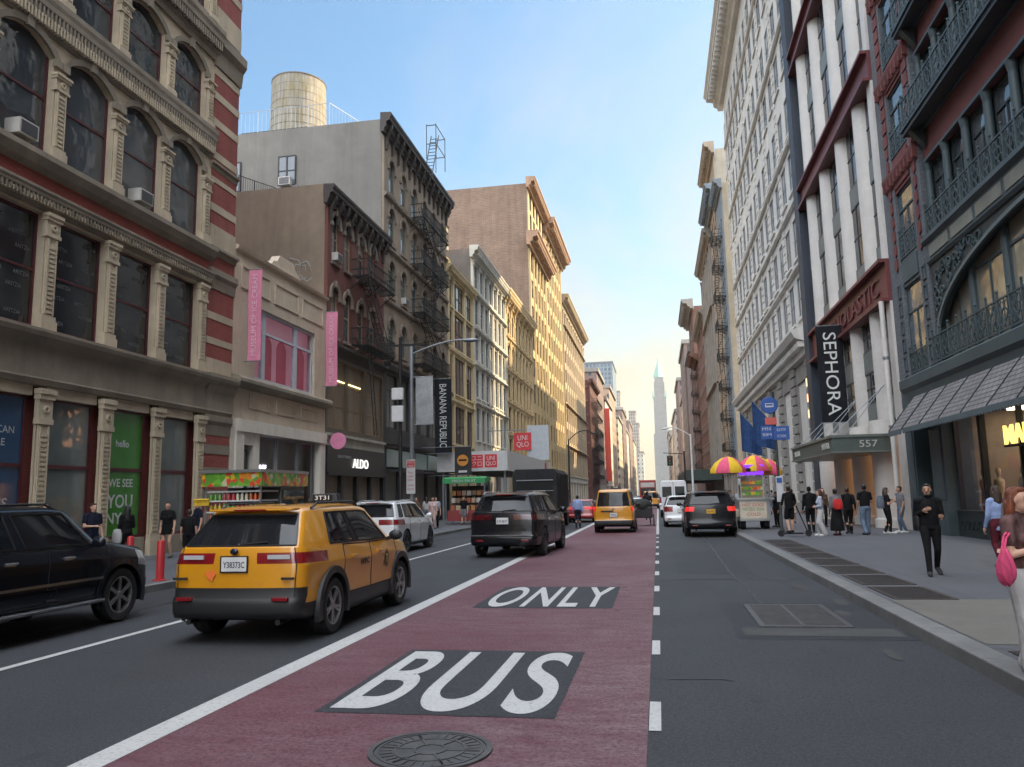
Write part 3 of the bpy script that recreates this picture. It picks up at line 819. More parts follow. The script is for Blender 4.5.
for x0, x1, y0, y1 in ((-10.3, -9.1, 3, 34), (.35, 2.0, 18.5, 25), (-6.6, -5.0, 28, 46), (.9, 3.0, 10.4, 13.7)): s.add([(x0, y0, .0035), (x1, y0, .0035), (x1, y1, .0035), (x0, y1, .0035)], [(0, 1, 2, 3)])
struct(s.build('asphalt_patches', asph2))
for nm, x0, x1, z in (('left', XL-30, CL-.16, .15), ('right', CR+.30, XR+30, .15)):
    s = MB(); s.box(x0, x1, -40, FAR, -.05, z); struct(s.build('sidewalk_'+nm, sidem))
for nm, x0, x1 in (('left', CL-.16, CL), ('right', CR, CR+.30)):
    s = MB(); y = -40
    while y < 300:
        s.box(x0, x1, y, y+1.795, -.05, .152 if nm == 'left' else .154); y += 1.8
    s.box(x0, x1, y, FAR, -.05, .152); struct(s.build('kerb_'+nm, kerbst, bevel=.015))
def marking(name, boxes, z=.008):
    s = MB()
    for x0, x1, y0, y1 in boxes: s.add([(x0, y0, z), (x1, y0, z), (x1, y1, z), (x0, y1, z)], [(0, 1, 2, 3)])
    return struct(s.build(name, paintw))
marking('bus_lane_line', [(-4.12, -3.87, -20, 420)]); marking('parking_lane_line', [(-7.36, -7.24, -20, 400)])
D0 = []; y = .57
while y < 36: D0.append((-.152, -.058, y, y+.86)); y += 2.92
marking('dashed_line', D0); marking('solid_line_far', [(-.165, -.035, 36, 300)])
marking('crosswalk', [(x, x+.4, 112, 115.5) for x in [CL+.5+k*.95 for k in range(13)]]); marking('stop_line', [(-4, 2.6, 109.5, 110)])
# tar seams and old cuts in the asphalt
tar = flat('tar', (.019, .020, .022), .5)
rnd = random.Random(8)
def seam(name, pts, wd):
    m = MB(); vs = []
    P = []
    for (xa, ya), (xb, yb) in zip(pts, pts[1:]):
        n = max(2, int(math.hypot(xb-xa, yb-ya)/.35))
        for k in range(n): P.append((lerp_(xa, xb, k/n)+rnd.uniform(-.018, .018), lerp_(ya, yb, k/n)+rnd.uniform(-.018, .018)))
    P.append(pts[-1])
    for k, (x, y) in enumerate(P):
        a = P[min(k+1, len(P)-1)]; b = P[max(k-1, 0)]; dx, dy = a[0]-b[0], a[1]-b[1]; L = math.hypot(dx, dy) or 1; w_ = wd*rnd.uniform(.6, 1.3)/2
        vs += [(x-dy/L*w_, y+dx/L*w_, .0062), (x+dy/L*w_, y-dx/L*w_, .0062)]
    m.add(vs, [(2*k, 2*k+1, 2*k+3, 2*k+2) for k in range(len(P)-1)]); return struct(m.build(name, tar))
lerp_ = lambda a, b, t: a+(b-a)*t
seam('tar_seam', [(.02, 8.15), (.55, 8.2), (.62, 8.12)], .03); seam('tar_seam', [(1.55, 13.6), (1.5, 19), (1.7, 30), (1.6, 60)], .045); seam('tar_seam', [(-8.9, 4), (-8.8, 40)], .05)
seam('tar_seam', [(.0, 17.2), (2.9, 17.35)], .04)
# BUS ONLY
for nm, s_, x0, x1, y0, y1 in (('bus', 'BUS', -2.98, -.91, 6.66, 9.42), ('only', 'ONLY', -3.08, -.80, 12.95, 15.9)):
    pr_ = []; rj = random.Random(len(s_))
    for (xa, ya), (xb, yb) in (((x0, y0), (x1, y0)), ((x1, y0), (x1, y1)), ((x1, y1), (x0, y1)), ((x0, y1), (x0, y0))):
        for k in range(30): pr_.append((xa+(xb-xa)*k/30+rj.uniform(-.006, .006), ya+(yb-ya)*k/30+rj.uniform(-.008, .008), .008))
    q_ = MB(); q_.add(pr_, [tuple(range(len(pr_)))]); struct(q_.build('lettering_ground_'+nm, asph2))
    struct(text('lane_lettering_'+nm, s_, paintw, (1, 0, 0), (0, 1, 0), ((x0+x1)/2, (y0+y1)/2, .012), w=(x1-x0)*.92, h=(y1-y0)*.93, depth=0, bold=.014, spacing=1.16, res=12))
iron = flat('cast_iron', (.085, .083, .082), .55, .5, .35, 4)
ironlight = flat('cast_iron_worn', (.085, .083, .085), .5, .5, .3, 5)
mh = empty('manhole_cover', (-1.69, 5.76, .0), 'round cast iron manhole cover in the red bus lane in front of BUS', 'manhole cover')
m = MB(); m.lathe((-1.69, 5.76, .0), [(.0001, .014), (.40, .014), (.405, .006)], 48); m.build('lid', iron, mh)
m = MB(); m.lathe((-1.69, 5.76, 0), [(.405, .004), (.405, .020), (.445, .020), (.445, .004)], 48); m.build('frame', iron, mh)
m = MB()
for r in (.10, .24, .37): m.lathe((-1.69, 5.76, .012), [(r, 0), (r, .008), (r+.02, .008), (r+.02, 0)], 40)
for k in range(6):
    a = PI*k/3; m.bar((-1.69+.12*math.cos(a), 5.76+.12*math.sin(a), .016), (-1.69+.37*math.cos(a), 5.76+.37*math.sin(a), .016), .018, .008)
for k in range(30):
    a = 2*PI*k/30; m.bar((-1.69+.27*math.cos(a), 5.76+.27*math.sin(a), .016), (-1.69+.36*math.cos(a), 5.76+.36*math.sin(a), .016), .012, .008)
m.build('raised_pattern', ironlight, mh)
# storm grate by the right kerb
dg = empty('street_grate', (1.75, 12.3, 0), 'long rectangular steel grate set in the asphalt near the right kerb', 'grate')
m = MB(); m.box(1.30, 2.38, 11.35, 13.3, .003, .006); m.build('pit', darkin, dg)
m = MB()
for x0, x1, y0, y1 in ((1.25, 1.33, 11.25, 13.4), (2.36, 2.44, 11.25, 13.4), (1.33, 2.36, 11.25, 11.35), (1.33, 2.36, 13.3, 13.4), (1.8, 1.85, 11.35, 13.3)): m.box(x0, x1, y0, y1, .003, .02)
m.build('frame', ironlight, dg)
m = MB()
for k in range(38): m.box(1.33, 2.36, 11.37+k*.051, 11.397+k*.051, .007, .017)
m.build('grille', iron, dg)
sheet('apron_concrete', 1.0, 2.9, 10.6, 11.2, .0075, stone('worn_concrete', (.052, .052, .050), .45, .8, 1.5, 0, .3))
rusty = flat('rusty_grate', (.050, .039, .034), .65, .4, .4, 4)
# vault gratings along the right kerb
gs_ = [(3.42, 4.92, y0, y0+1.72) for y0 in (7.2,)]+[(3.44, 4.24, 12.95+k*1.95, 14.5+k*1.95) for k in range(8)]
for k, (x0, x1, y0, y1) in enumerate(gs_):
    o = empty('sidewalk_grate', ((x0+x1)/2, (y0+y1)/2, .15), 'dark steel vault grating in the right sidewalk, one of a row behind the kerb' if k else 'large dark steel grating nearest the camera in the right sidewalk', 'grate', 'gratings along the right kerb')
    m = MB(); m.box(x0, x1, y0, y1, .151, .154); m.build('pit', darkin, o)
    m = MB()
    for a, b, c, d in ((x0-.04, x0+.03, y0-.04, y1+.04), (x1-.03, x1+.04, y0-.04, y1+.04), (x0+.03, x1-.03, y0-.04, y0+.03), (x0+.03, x1-.03, y1-.03, y1+.04)): m.box(a, b, c, d, .151, .162)
    m.build('frame', rusty, o)
    m = MB(); nn = int((x1-x0)/.055)
    for q in range(nn): m.box(x0+.04+q*.055, x0+.062+q*.055, y0+.03, y1-.03, .154, .16)
    m.build('grille', rusty, o)
# older concrete strip round the near gratings
s = MB(); s.add([(3.32, 9.35, .1545), (8.6, 9.35, .1545), (8.6, 12.95, .1545), (3.32, 12.95, .1545)], [(0, 1, 2, 3)]); struct(s.build('sidewalk_repair', stone('old_concrete', (.135, .128, .112), .3, .85, .6, 0, .3)))
rnd = random.Random(21)
for k in range(7):
    x, y = rnd.uniform(2.3, 2.85), rnd.uniform(7, 22); r = rnd.uniform(.12, .3); pts = [(min(2.98, x+r*.6*math.cos(t)*rnd.uniform(.6, 1.2)), y+r*2.2*math.sin(t)*rnd.uniform(.6, 1.2), .0052+k*.0002) for t in [2*PI*j/14 for j in range(14)]]
    m = MB(); m.add(pts, [tuple(range(14))]); struct(m.build('gutter_stain', stone('gutter_dirt', (.050, .050, .049), .5, .9, 3, 0, .4)))
# ------------------------------------------------------------------ the vehicles
taxi_y = carpaint('taxi_yellow', (.57, .245, .006), rough=.3)
black_p = carpaint('black_paint', (.008, .008, .010), rough=.25)
navy_p = carpaint('blue_black_paint', (.007, .009, .014), rough=.25)
white_p = carpaint('white_paint', (.62, .63, .64), rough=.3)
red_p = carpaint('red_paint', (.30, .02, .02), rough=.3); silver_p = carpaint('silver_paint', (.32, .33, .35), .5, .35)
SUV = dict(L=4.6, W=1.86, belt=1.08, zb=.20, hood=1.02, roof=1.66, yA=.98, yAr=.28, rslant=.42, tumble=.17, wr=.355, wheels=(-1.345, 1.345), beltup=.06,
           tail_t=(.80, .965), tail_k=(2, NR+NC+2), doors=(-1.02, .02, 1.12), wins=[(.22, .52, 'rear_door_window'), (.55, .93, 'front_door_window'), (.04, .16, 'quarter_window')], rwk=1, blackpillar=(.50, .56))
def mk(**kw): d = dict(SUV); d.update(kw); return d
def taxi_top(root, y, z, s):
    m = MB(); m.box(-.27, .27, y-.09, y+.09, z, z+.03); b = m.build('roof_sign', blackplastic, root, org=(0, 0, 0), bevel=.01)
    m = MB(); m.prism([(-.25, y-.10, z+.03), (.25, y-.10, z+.03), (.21, y-.07, z+.15), (-.21, y-.07, z+.15)], (0, .17, 0)); m.build('sign_housing', blackplastic, b, org=(0, 0, 0), bevel=.012)
    m = MB(); m.box(-.15, .15, y-.112, y-.09, z+.045, z+.135); m.build('number_panel', darkin, b, org=(0, 0, 0))
    link('lettering', text_mesh('lettering', s, flat('sign_letters', (.7, .7, .68), .5), (1, 0, 0), (0, 0, 1), (0, y-.113, z+.09), .23, .065, depth=.002, bold=.01), b)
sp = mk(paint=taxi_y, plate='Y38373C', rbump=.50, clad=.27, wins=[(.24, .52, 'rear_door_window'), (.55, .93, 'front_door_window')], platez=.95, mirmat=blackplastic, tailmat=redlens)
taxi, tp = car('taxi', 'yellow taxi SUV with black rear bumper and roof sign driving beside the bus lane', 'taxi', (-5.40, 11.92, 0), sp)
taxi_top(taxi, .42, 1.645, '3T31'); taxi.scale = (1.06, 1.06, 1.06)
hwT = .93
for sx in (1, -1):
    i_ = sp['_info']; rg = i_['rings']; pts = [rg[11][k] for k in range(3, NR+1)]
    m = MB()
    for a, c in zip(pts, pts[1:]): m.bar((sx*a[0], a[1]-.006, a[2]+.025), (sx*c[0], c[1]-.006, c[2]+.025), .022, .05)
    m.build('reversing_lamp', clearlens, taxi, org=(0, 0, 0))
letT = flat('door_lettering', (.03, .03, .035), .5)
for sx in (1,):
    d = tp['front_door@r']
    m = MB(); m.cone((hwT+.001, .72, .80), (hwT+.006, .72, .80), .001, .001, 6)
    m = MB()
    for k in range(24):
        pass
    pts = [(hwT+.004, .62+.085*math.cos(2*PI*k/24), .80+.13*math.sin(2*PI*k/24)) for k in range(24)]
    m.prism(pts, (.004, 0, 0)); m.build('door_emblem', letT, d, org=(0, 0, 0))
    link('lettering', text_mesh('lettering', 'T', flat('emblem_gold', (.6, .42, .05), .5), (0, 1, 0), (0, 0, 1), (hwT+.009, .62, .80), .07, .12, depth=.002, bold=.03), d)
    d = tp['rear_door@r']
    link('lettering', text_mesh('lettering', 'NYC', letT, (0, 1, 0), (0, 0, 1), (hwT+.004, -.28, .83), .34, .085, depth=.002, bold=.03), d)
def rear_trim(root, sp, dark=True, emblem=True, stripe=None, lamps=True, zb=(.42, .50)):
    i = sp['_info']; z0 = sp['zb']; yr = -sp['L']/2
    if emblem:
        m = MB(); m.ell((0, yr+.055, .5*(sp['platez']+sp['belt'])+.085), (.055, .02, .04), 14, 8); m.build('emblem', flat('emblem_dark', (.03, .035, .06), .25, .5), root, org=(0, 0, 0), smooth=60)
    if lamps:
        for sx in (1, -1):
            m = MB(); m.box(sx*.62-.10, sx*.62+.10, yr+.0, yr+.06, zb[0], zb[0]+.045); m.build('rear_reflector', redlens, root, org=(0, 0, 0), bevel=.008)
    for sx in (1, -1):
        m = MB(); m.cone((sx*.58, yr+.06, .27), (sx*.58, yr+.40, .28), .034, .034, 14); m.build('exhaust_pipe', flat('exhaust', (.025, .024, .023), .5, .5), root, org=(0, 0, 0), smooth=50)
    m = MB(); m.bar((.02, i['gyr'](.12)-.02, sp['belt']+.10), (.36, i['gyr'](.18)-.015, sp['belt']+.13), .018); m.ell((.0, i['gyr'](.1)-.02, sp['belt']+.09), (.03, .02, .02), 8, 6)
    m.build('rear_wiper', blackplastic, root, org=(0, 0, 0))
    rz = sp['roof']
    m = MB(); y = i['gyr'](1)
    m.prism([(-.60, y+.02, rz-.075), (.60, y+.02, rz-.075), (.56, y-.16, rz-.085), (-.56, y-.16, rz-.085)], (0, 0, .03)); m.build('spoiler', sp['paint'] if dark else blackplastic, root, org=(0, 0, 0), bevel=.012)
    m = MB(); m.box(-.22, .22, y-.165, y-.155, rz-.08, rz-.06); m.build('brake_light', redlens, root, org=(0, 0, 0))
rear_trim(taxi, sp, zb=(.52, .5))
for a in ((.62, .78), (-.80, -.62)):
    m = MB(); m.bar((a[0], -2.240, .78), (a[1], -2.240, .78), .028); m.build('badge', blackplastic, taxi, org=(0, 0, 0))
m = MB(); pts = [(-.30+.06*math.cos(t)*(1+.3*math.sin(3*t)), -2.245, .82+.06*math.sin(t)*(1+.3*math.cos(5*t))) for t in [2*PI*k/18 for k in range(18)]]
m.prism(pts, (0, .006, 0)); m.build('sticker', flat('sticker_orange', (.75, .16, .03), .5), taxi, org=(0, 0, 0))
# parked black off-roader, left foreground
sp2 = mk(L=4.75, W=1.88, belt=1.16, zb=.34, hood=1.12, roof=1.76, yA=.95, yAr=.42, rslant=.22, paint=navy_p, cladmat=navy_p, bumpmat=navy_p, wr=.40, wheels=(-1.42, 1.42), doors=(-1.05, .0, 1.08), clad=.13,
         wins=[(.20, .50, 'rear_door_window'), (.54, .92, 'front_door_window'), (-.02, .16, 'quarter_window')], flaremat=navy_p, handmat=chrome, mirmat=navy_p, spokes=6, rim=rimgrey, beltup=.02, tumble=.15, blackpillar=None)
suv, _ = car('parked_car', 'black off-road SUV with chrome handles parked at the left kerb beside the blue window poster', 'SUV', (-9.25, 9.85, 0), sp2); suv.scale = (1.03,)*3
for sx in (1, -1):
    m = MB(); m.bar((sx*.952, -.98, .70), (sx*.952, .98, .70), .012, .035); m.build('side_trim', chrome, suv, org=(0, 0, 0))
    m = MB(); m.bar((sx*.965, -.95, .38), (sx*.965, .95, .38), .12, .06, n=8); m.build('side_step', chrome, suv, org=(0, 0, 0))
# white crossover parked on the left
sp3 = mk(L=4.7, W=1.89, paint=white_p, cladmat=flat('grey_plastic', (.07, .07, .075), .6), bumpmat=white_p, clad=.13, roof=1.67, rslant=.34, tail_t=(.72, .90), tail_k=(2, NR+NC+2), flare=False, mirmat=white_p, platez=.82, plate='JRD 4120', rim=rimdark, handmat=white_p, railmat=chrome, doors=(-1.0, .05, 1.1), rbump=.2)
wsuv, _ = car('parked_car', 'white crossover SUV parked at the left kerb in front of the black shoe shop', 'SUV', (-9.32, 27.3, 0), sp3); wsuv.scale = (1.04,)*3
rear_trim(wsuv, sp3)
# black SUV over the white line ahead
sp4 = mk(L=5.05, W=1.98, paint=black_p, cladmat=black_p, bumpmat=black_p, clad=.12, roof=1.75, rslant=.30, belt=1.15, hood=1.1, yA=1.05, yAr=.35, wheels=(-1.45, 1.45), wr=.38, doors=(-1.1, .05, 1.18), tail_t=(.80, .94), tail_k=(2, NR+NC+3), flare=False, mirmat=black_p, platez=.98, plate='K74 BHT', rim=rimdark, handmat=chrome, railmat=chrome, tailmat=flat('dark_red_lens', (.06, .004, .006), .15, coat=.6), zb=.22)
bsuv, _ = car('car', 'large black SUV straddling the white line beyond the yellow taxi', 'SUV', (-4.42, 25.9, 0), sp4, rz=rad(-3)); bsuv.scale = (1.10,)*3
rear_trim(bsuv, sp4, emblem=False, zb=(.44, .5))
m = MB(); m.bar((-.85, -2.51, .60), (.85, -2.51, .60), .03, .025); m.build('chrome_strip', chrome, bsuv, org=(0, 0, 0))
# dark SUV in the right lane, brake lights on
sp5 = mk(L=5.0, W=2.0, paint=black_p, cladmat=black_p, bumpmat=black_p, clad=.12, roof=1.77, rslant=.24, belt=1.16, hood=1.1, yA=1.05, yAr=.35, wheels=(-1.43, 1.43), wr=.38, doors=(-1.1, .05, 1.18), tail_t=(.76, .90), tail_k=(4, NR+NC), flare=False, mirmat=black_p, platez=.98, plate='T80 4791C', platemat=plateyellow, rim=rimdark, railmat=blackplastic, tailmat=redlit, zb=.24)
esuv, _ = car('car', 'dark SUV with glowing red tail lights and yellow plate in the right lane', 'SUV', (2.05, 35.5, 0), sp5); esuv.scale = (1.05,)*3
rear_trim(esuv, sp5, emblem=False)
sp6 = mk(L=4.5, W=1.85, paint=white_p, cladmat=blackplastic, bumpmat=white_p, clad=.14, roof=1.65, mirmat=white_p, tail_t=(.70, .90), tail_k=(3, NR+NC+1), flare=False, platez=.85, rim=rimdark, handmat=white_p)
wc, _ = car('car', 'white SUV with red tail lights just left of the dark SUV in the right lane', 'SUV', (1.15, 45.2, 0), sp6)
rear_trim(wc, sp6)
# tall yellow taxi van in the bus lane
VANL = [(0, .12, .10, .16), (.05, .05, .05, .07), (.12, .02, .02, .02), (.20, .01, .0, .0), (.34, .005, .0, .0), (.37, .008, .03, .01), (.42, .0, .05, .02), (.55, .0, .05, .02), (.66, .0, .05, .03), (.76, .0, .05, .05), (.80, .003, .05, .06), (.86, .01, .052, .075), (.94, .02, .055, .10), (1., .03, .06, .15)]
sp7 = mk(L=4.75, W=1.84, lev=VANL, belt=1.14, hood=1.12, roof=1.95, yA=1.15, yAr=.55, rslant=.10, tumble=.12, zb=.22, wr=.33, wheels=(-1.42, 1.5), doors=(-.9, .25, 1.3), paint=taxi_y, tail_t=(.80, 1.01), tail_k=(NR, NR+NC), flare=False, platez=.80, plate='Y20519C', tailmat=redlit, rails=False, beltup=.0, rr=.10,
         wins=[(.24, .52, 'rear_door_window'), (.55, .93, 'front_door_window'), (.03, .20, 'quarter_window')], clad=.22, rbump=.36)
van, _ = car('taxi_van', 'tall yellow taxi van with lit tail lights driving down the red bus lane', 'taxi', (-2.08, 39.8, 0), sp7); van.scale = (1.05,)*3
taxi_top(van, .55, 1.955, '5L82')
m = MB(); m.ell((0, -2.33, 1.06), (.06, .02, .03), 14, 8); m.build('emblem', flat('emblem_blue', (.03, .06, .2), .3, .4), van, org=(0, 0, 0), smooth=60)
m = MB(); m.box(-.55, .0, -2.345, -2.31, .93, .99); m.build('handle_strip', blackplastic, van, org=(0, 0, 0))
# far traffic
sp8 = mk(paint=red_p, L=4.5, roof=1.5, belt=1.0, hood=.95, tailmat=redlit, flare=False, rslant=.7, tail_t=(.76, .94), bumpmat=red_p, cladmat=red_p, clad=.1, mirmat=red_p, rails=False)
car('car', 'red car with lit tail lights in the traffic left of the taxi van', 'car', (-5.0, 54., 0), sp8)
sp9 = mk(paint=silver_p, L=4.6, roof=1.5, belt=1.0, hood=.95, flare=False, rslant=.7, bumpmat=silver_p, cladmat=silver_p, clad=.1, mirmat=silver_p, rails=False)
fc, _ = car('car', 'pale silver car ahead of the cargo trike in the bus lane', 'car', (-1.9, 62., 0), sp9)
def white_van(label, loc, group=None):
    root = empty('delivery_van', loc, label, 'van', group)
    o = (0, 0, 0)
    m = MB(); m.prism([(-1., -2.8, .45), (1., -2.8, .45), (1., -2.8, 1.2), (.93, -2.8, 2.55), (.82, -2.8, 2.68), (-.82, -2.8, 2.68), (-.93, -2.8, 2.55), (-1., -2.8, 1.2)], (0, 4.0, 0))
    m.prism([(-.98, 1.2, .45), (-.98, 2.7, .45), (-.98, 2.8, 1.0), (-.98, 2.2, 1.25), (-.9, 1.5, 2.3), (-.9, 1.2, 2.45)], (1.92, 0, 0)); m.build('body', white_p, root, org=o, bevel=.05)
    for sx in (1, -1):
        m = MB(); m.box(sx*.46-.34, sx*.46+.34, -2.83, -2.79, 1.5, 2.25); m.build('rear_window', carglass, root, org=o, bevel=.02)
        m = MB(); m.box(sx*.94-.06, sx*.94+.06, -2.84, -2.78, 1.0, 1.5); m.build('tail_light', redlens, root, org=o, bevel=.01)
        m = MB(); m.ell((sx*1.16, 1.5, 1.6), (.10, .06, .2)); m.build('side_mirror', blackplastic, root, org=o, smooth=60)
        for y in (-1.7, 1.75): wheel(root, sx*.86, y, .36, sx, rimgrey, 6)
    m = MB(); m.box(-.98, .98, -2.88, -2.7, .42, .60); m.build('rear_bumper', blackplastic, root, org=o, bevel=.03)
    m = MB(); m.box(-.012, .012, -2.815, -2.79, .62, 2.6); m.build('door_gap', darkin, root, org=o)
    m = MB(); m.box(-.3, .0, -2.83, -2.8, .85, 1.0); m.build('license_plate', plateyellow, root, org=o)
    return root
white_van('white delivery van with two dark rear door windows ahead of the white SUV', (1.1, 62, 0))
# canvas-sided truck
tr = empty('box_truck', (-6.5, 45.5, 0), 'black canvas-sided truck with open dark rear ahead of the black SUV', 'truck'); o = (0, 0, 0)
canv = cloth('truck_canvas', (.022, .022, .024), .75)
m = MB(); m.prism([(-1.22, -3.2, 1.05), (1.22, -3.2, 1.05), (1.22, -3.2, 3.0), (1.05, -3.2, 3.22), (-1.05, -3.2, 3.22), (-1.22, -3.2, 3.0)], (0, 5.0, 0)); m.build('cargo_box', canv, tr, org=o, bevel=.04)
m = MB(); m.box(-.95, .95, -3.215, -3.195, 1.25, 2.55); m.build('rear_opening', darkin, tr, org=o)
m = MB(); m.bar((-1., -3.23, 2.62), (1., -3.23, 2.62), .05); m.bar((-1., -3.23, 2.05), (1., -3.23, 2.05), .03); m.build('cross_bar', flat('steel_bar', (.25, .26, .28), .45, .6), tr, org=o)
m = MB()
for k in range(9): m.bar((1.225, -3.0+k*.6, 1.1), (1.225, -3.0+k*.6, 3.0), .04)
m.build('rib', canv, tr, org=o)
m = MB(); m.box(-1.1, 1.1, 1.9, 3.6, .7, 2.2); m.box(-1.0, 1.0, 1.9, 3.2, 2.2, 2.75); m.build('cab', black_p, tr, org=o, bevel=.1)
m = MB(); m.box(-1.15, 1.15, -3.2, 1.8, .8, 1.05); m.build('frame', blackplastic, tr, org=o)
for sx in (1, -1):
    m = MB(); m.box(sx*.95-.14, sx*.95+.14, -3.24, -3.2, .84, .98); m.build('tail_light', redlens, tr, org=o)
    for y in (-2., 2.6): wheel(tr, sx*.98, y, .46, sx, rimdark, 6)
# far queue: buses and cars, small in the picture
cfar = [c for c in (fc, wc)]
for k, (src, x, y, lab) in enumerate(((fc, -5.6, 84, 'silver car far down the left lane near the scaffold'), (wc, 1.0, 88, 'white SUV far down the right lane'), (fc, 1.2, 120, 'silver car waiting far off in the right lane beyond the crossing'), (wc, -5.5, 130, 'white SUV far off in the left lane beyond the crossing'))):
    c = dup_tree(src); c.location = (x, y, 0); c['label'] = lab
c = dup_tree(van); c.location = (-.9, 96, 0); c['label'] = 'small distant yellow taxi van at the end of the bus lane'
fb = empty('bus', (-1.6, 135, 0), 'distant red bus low at the end of the street', 'bus')
m = MB(); m.box(-1.3, 1.3, -6, 6, .35, 3.9); m.build('body', flat('bus_red', (.30, .03, .03), .4), fb, org=o, bevel=.12)
m = MB(); m.box(-1.1, 1.1, -6.03, -5.98, 1.5, 2.6); m.build('rear_window', carglass, fb, org=o)
m = MB(); m.box(-1.1, 1.1, -6.03, -5.98, 2.75, 3.5); m.build('advert_panel', flat('panel_white', (.5, .48, .45), .5), fb, org=o)
for sx in (1, -1):
    m = MB(); m.box(sx*1.1-.1, sx*1.1+.1, -6.04, -5.98, .8, 1.2); m.build('tail_light', redlit, fb, org=o)
    for y in (-3.5, 3.5): wheel(fb, sx*1.15, y, .48, sx, rimdark, 6)
# ------------------------------------------------------------------ building kit
class Side:
    def __init__(s, x0, sg): s.x0 = x0; s.sg = sg; s.rz = rad(90)*sg; s.n = Vector((sg, 0, 0)); s.ud = Vector((0, sg, 0))
    def P(s, u, v, w=0): return Vector((s.x0+s.sg*w, u, v))
    def box(s, mb, u0, u1, v0, v1, w0, w1):
        a, b = sorted((s.x0+s.sg*w0, s.x0+s.sg*w1)); mb.box(a, b, u0, u1, v0, v1)
    def poly(s, mb, pts, w0, w1): mb.prism([s.P(u, v, w0) for u, v in pts], (s.sg*(w1-w0), 0, 0))
    def prof(s, mb, u0, u1, pts): mb.prism([s.P(u0, v, w) for w, v in pts], (0, u1-u0, 0))
    def ring(s, mb, u, v, w, r, t, n=14, d=.03):
        vs = []
        for k in range(n):
            a = 2*PI*k/n
            for rr, ww in ((r, w), (r+t, w), (r+t, w+d), (r, w+d)): vs.append(s.P(u+rr*math.cos(a), v+rr*math.sin(a), ww))
        fs = []
        for k in range(n):
            j = (k+1) % n
            for q in range(4): fs.append((k*4+q, j*4+q, j*4+(q+1) % 4, k*4+(q+1) % 4))
        mb.add(vs, fs)
LS, RS = Side(XL, 1), Side(XR, -1)
winglass = glass('window_glass', (.018, .024, .028), .035, .4, .05)
shopglass = glass('shop_glass', (.020, .022, .022), .04, .12, .02)
darkglass = glass('window_glass_dark', (.012, .014, .018), .08, .3, .01); darkglass.node_tree.nodes['Principled BSDF'].inputs['Specular IOR Level'].default_value = .22
skyglass = glass('window_glass_pale', (.05, .065, .075), .06, .3, .06)
blind = flat('window_blind', (.30, .285, .255), .35, coat=.7)
blinddark = flat('window_curtain', (.10, .085, .07), .35, coat=.7)
woodbrown = flat('frame_brown', (.055, .032, .024), .5); maroon = flat('frame_maroon', (.085, .016, .022), .45); framegreen = flat('frame_green', (.10, .15, .14), .5); frameblack = flat('frame_black', (.016, .016, .018), .5)
framewhite = flat('frame_white', (.52, .51, .48), .5); framegrey = flat('frame_grey', (.20, .21, .22), .5)
ironblack = flat('iron_black', (.012, .012, .012), .55, .3); steel = flat('galvanised', (.25, .27, .29), .45, .6)
roofm = flat('roof_felt', (.06, .058, .055), .9)
acm = flat('ac_white', (.48, .46, .42), .5); acd = flat('ac_grille', (.10, .10, .10), .6)
WIN = {}
def arc(a, b, vs_, rise, n=10):
    """points from (b, vs) over the arch to (a, vs)"""
    c = (a+b)/2; hw = (b-a)/2
    if rise >= hw-1e-3: return [(c+hw*math.cos(PI*k/n), vs_+rise*math.sin(PI*k/n)) for k in range(n+1)]
    R_ = (hw*hw+rise*rise)/(2*rise); t = math.asin(hw/R_)
    return [(c+R_*math.sin(t-2*t*k/n), vs_+rise-R_+R_*math.cos(t-2*t*k/n)) for k in range(n+1)]
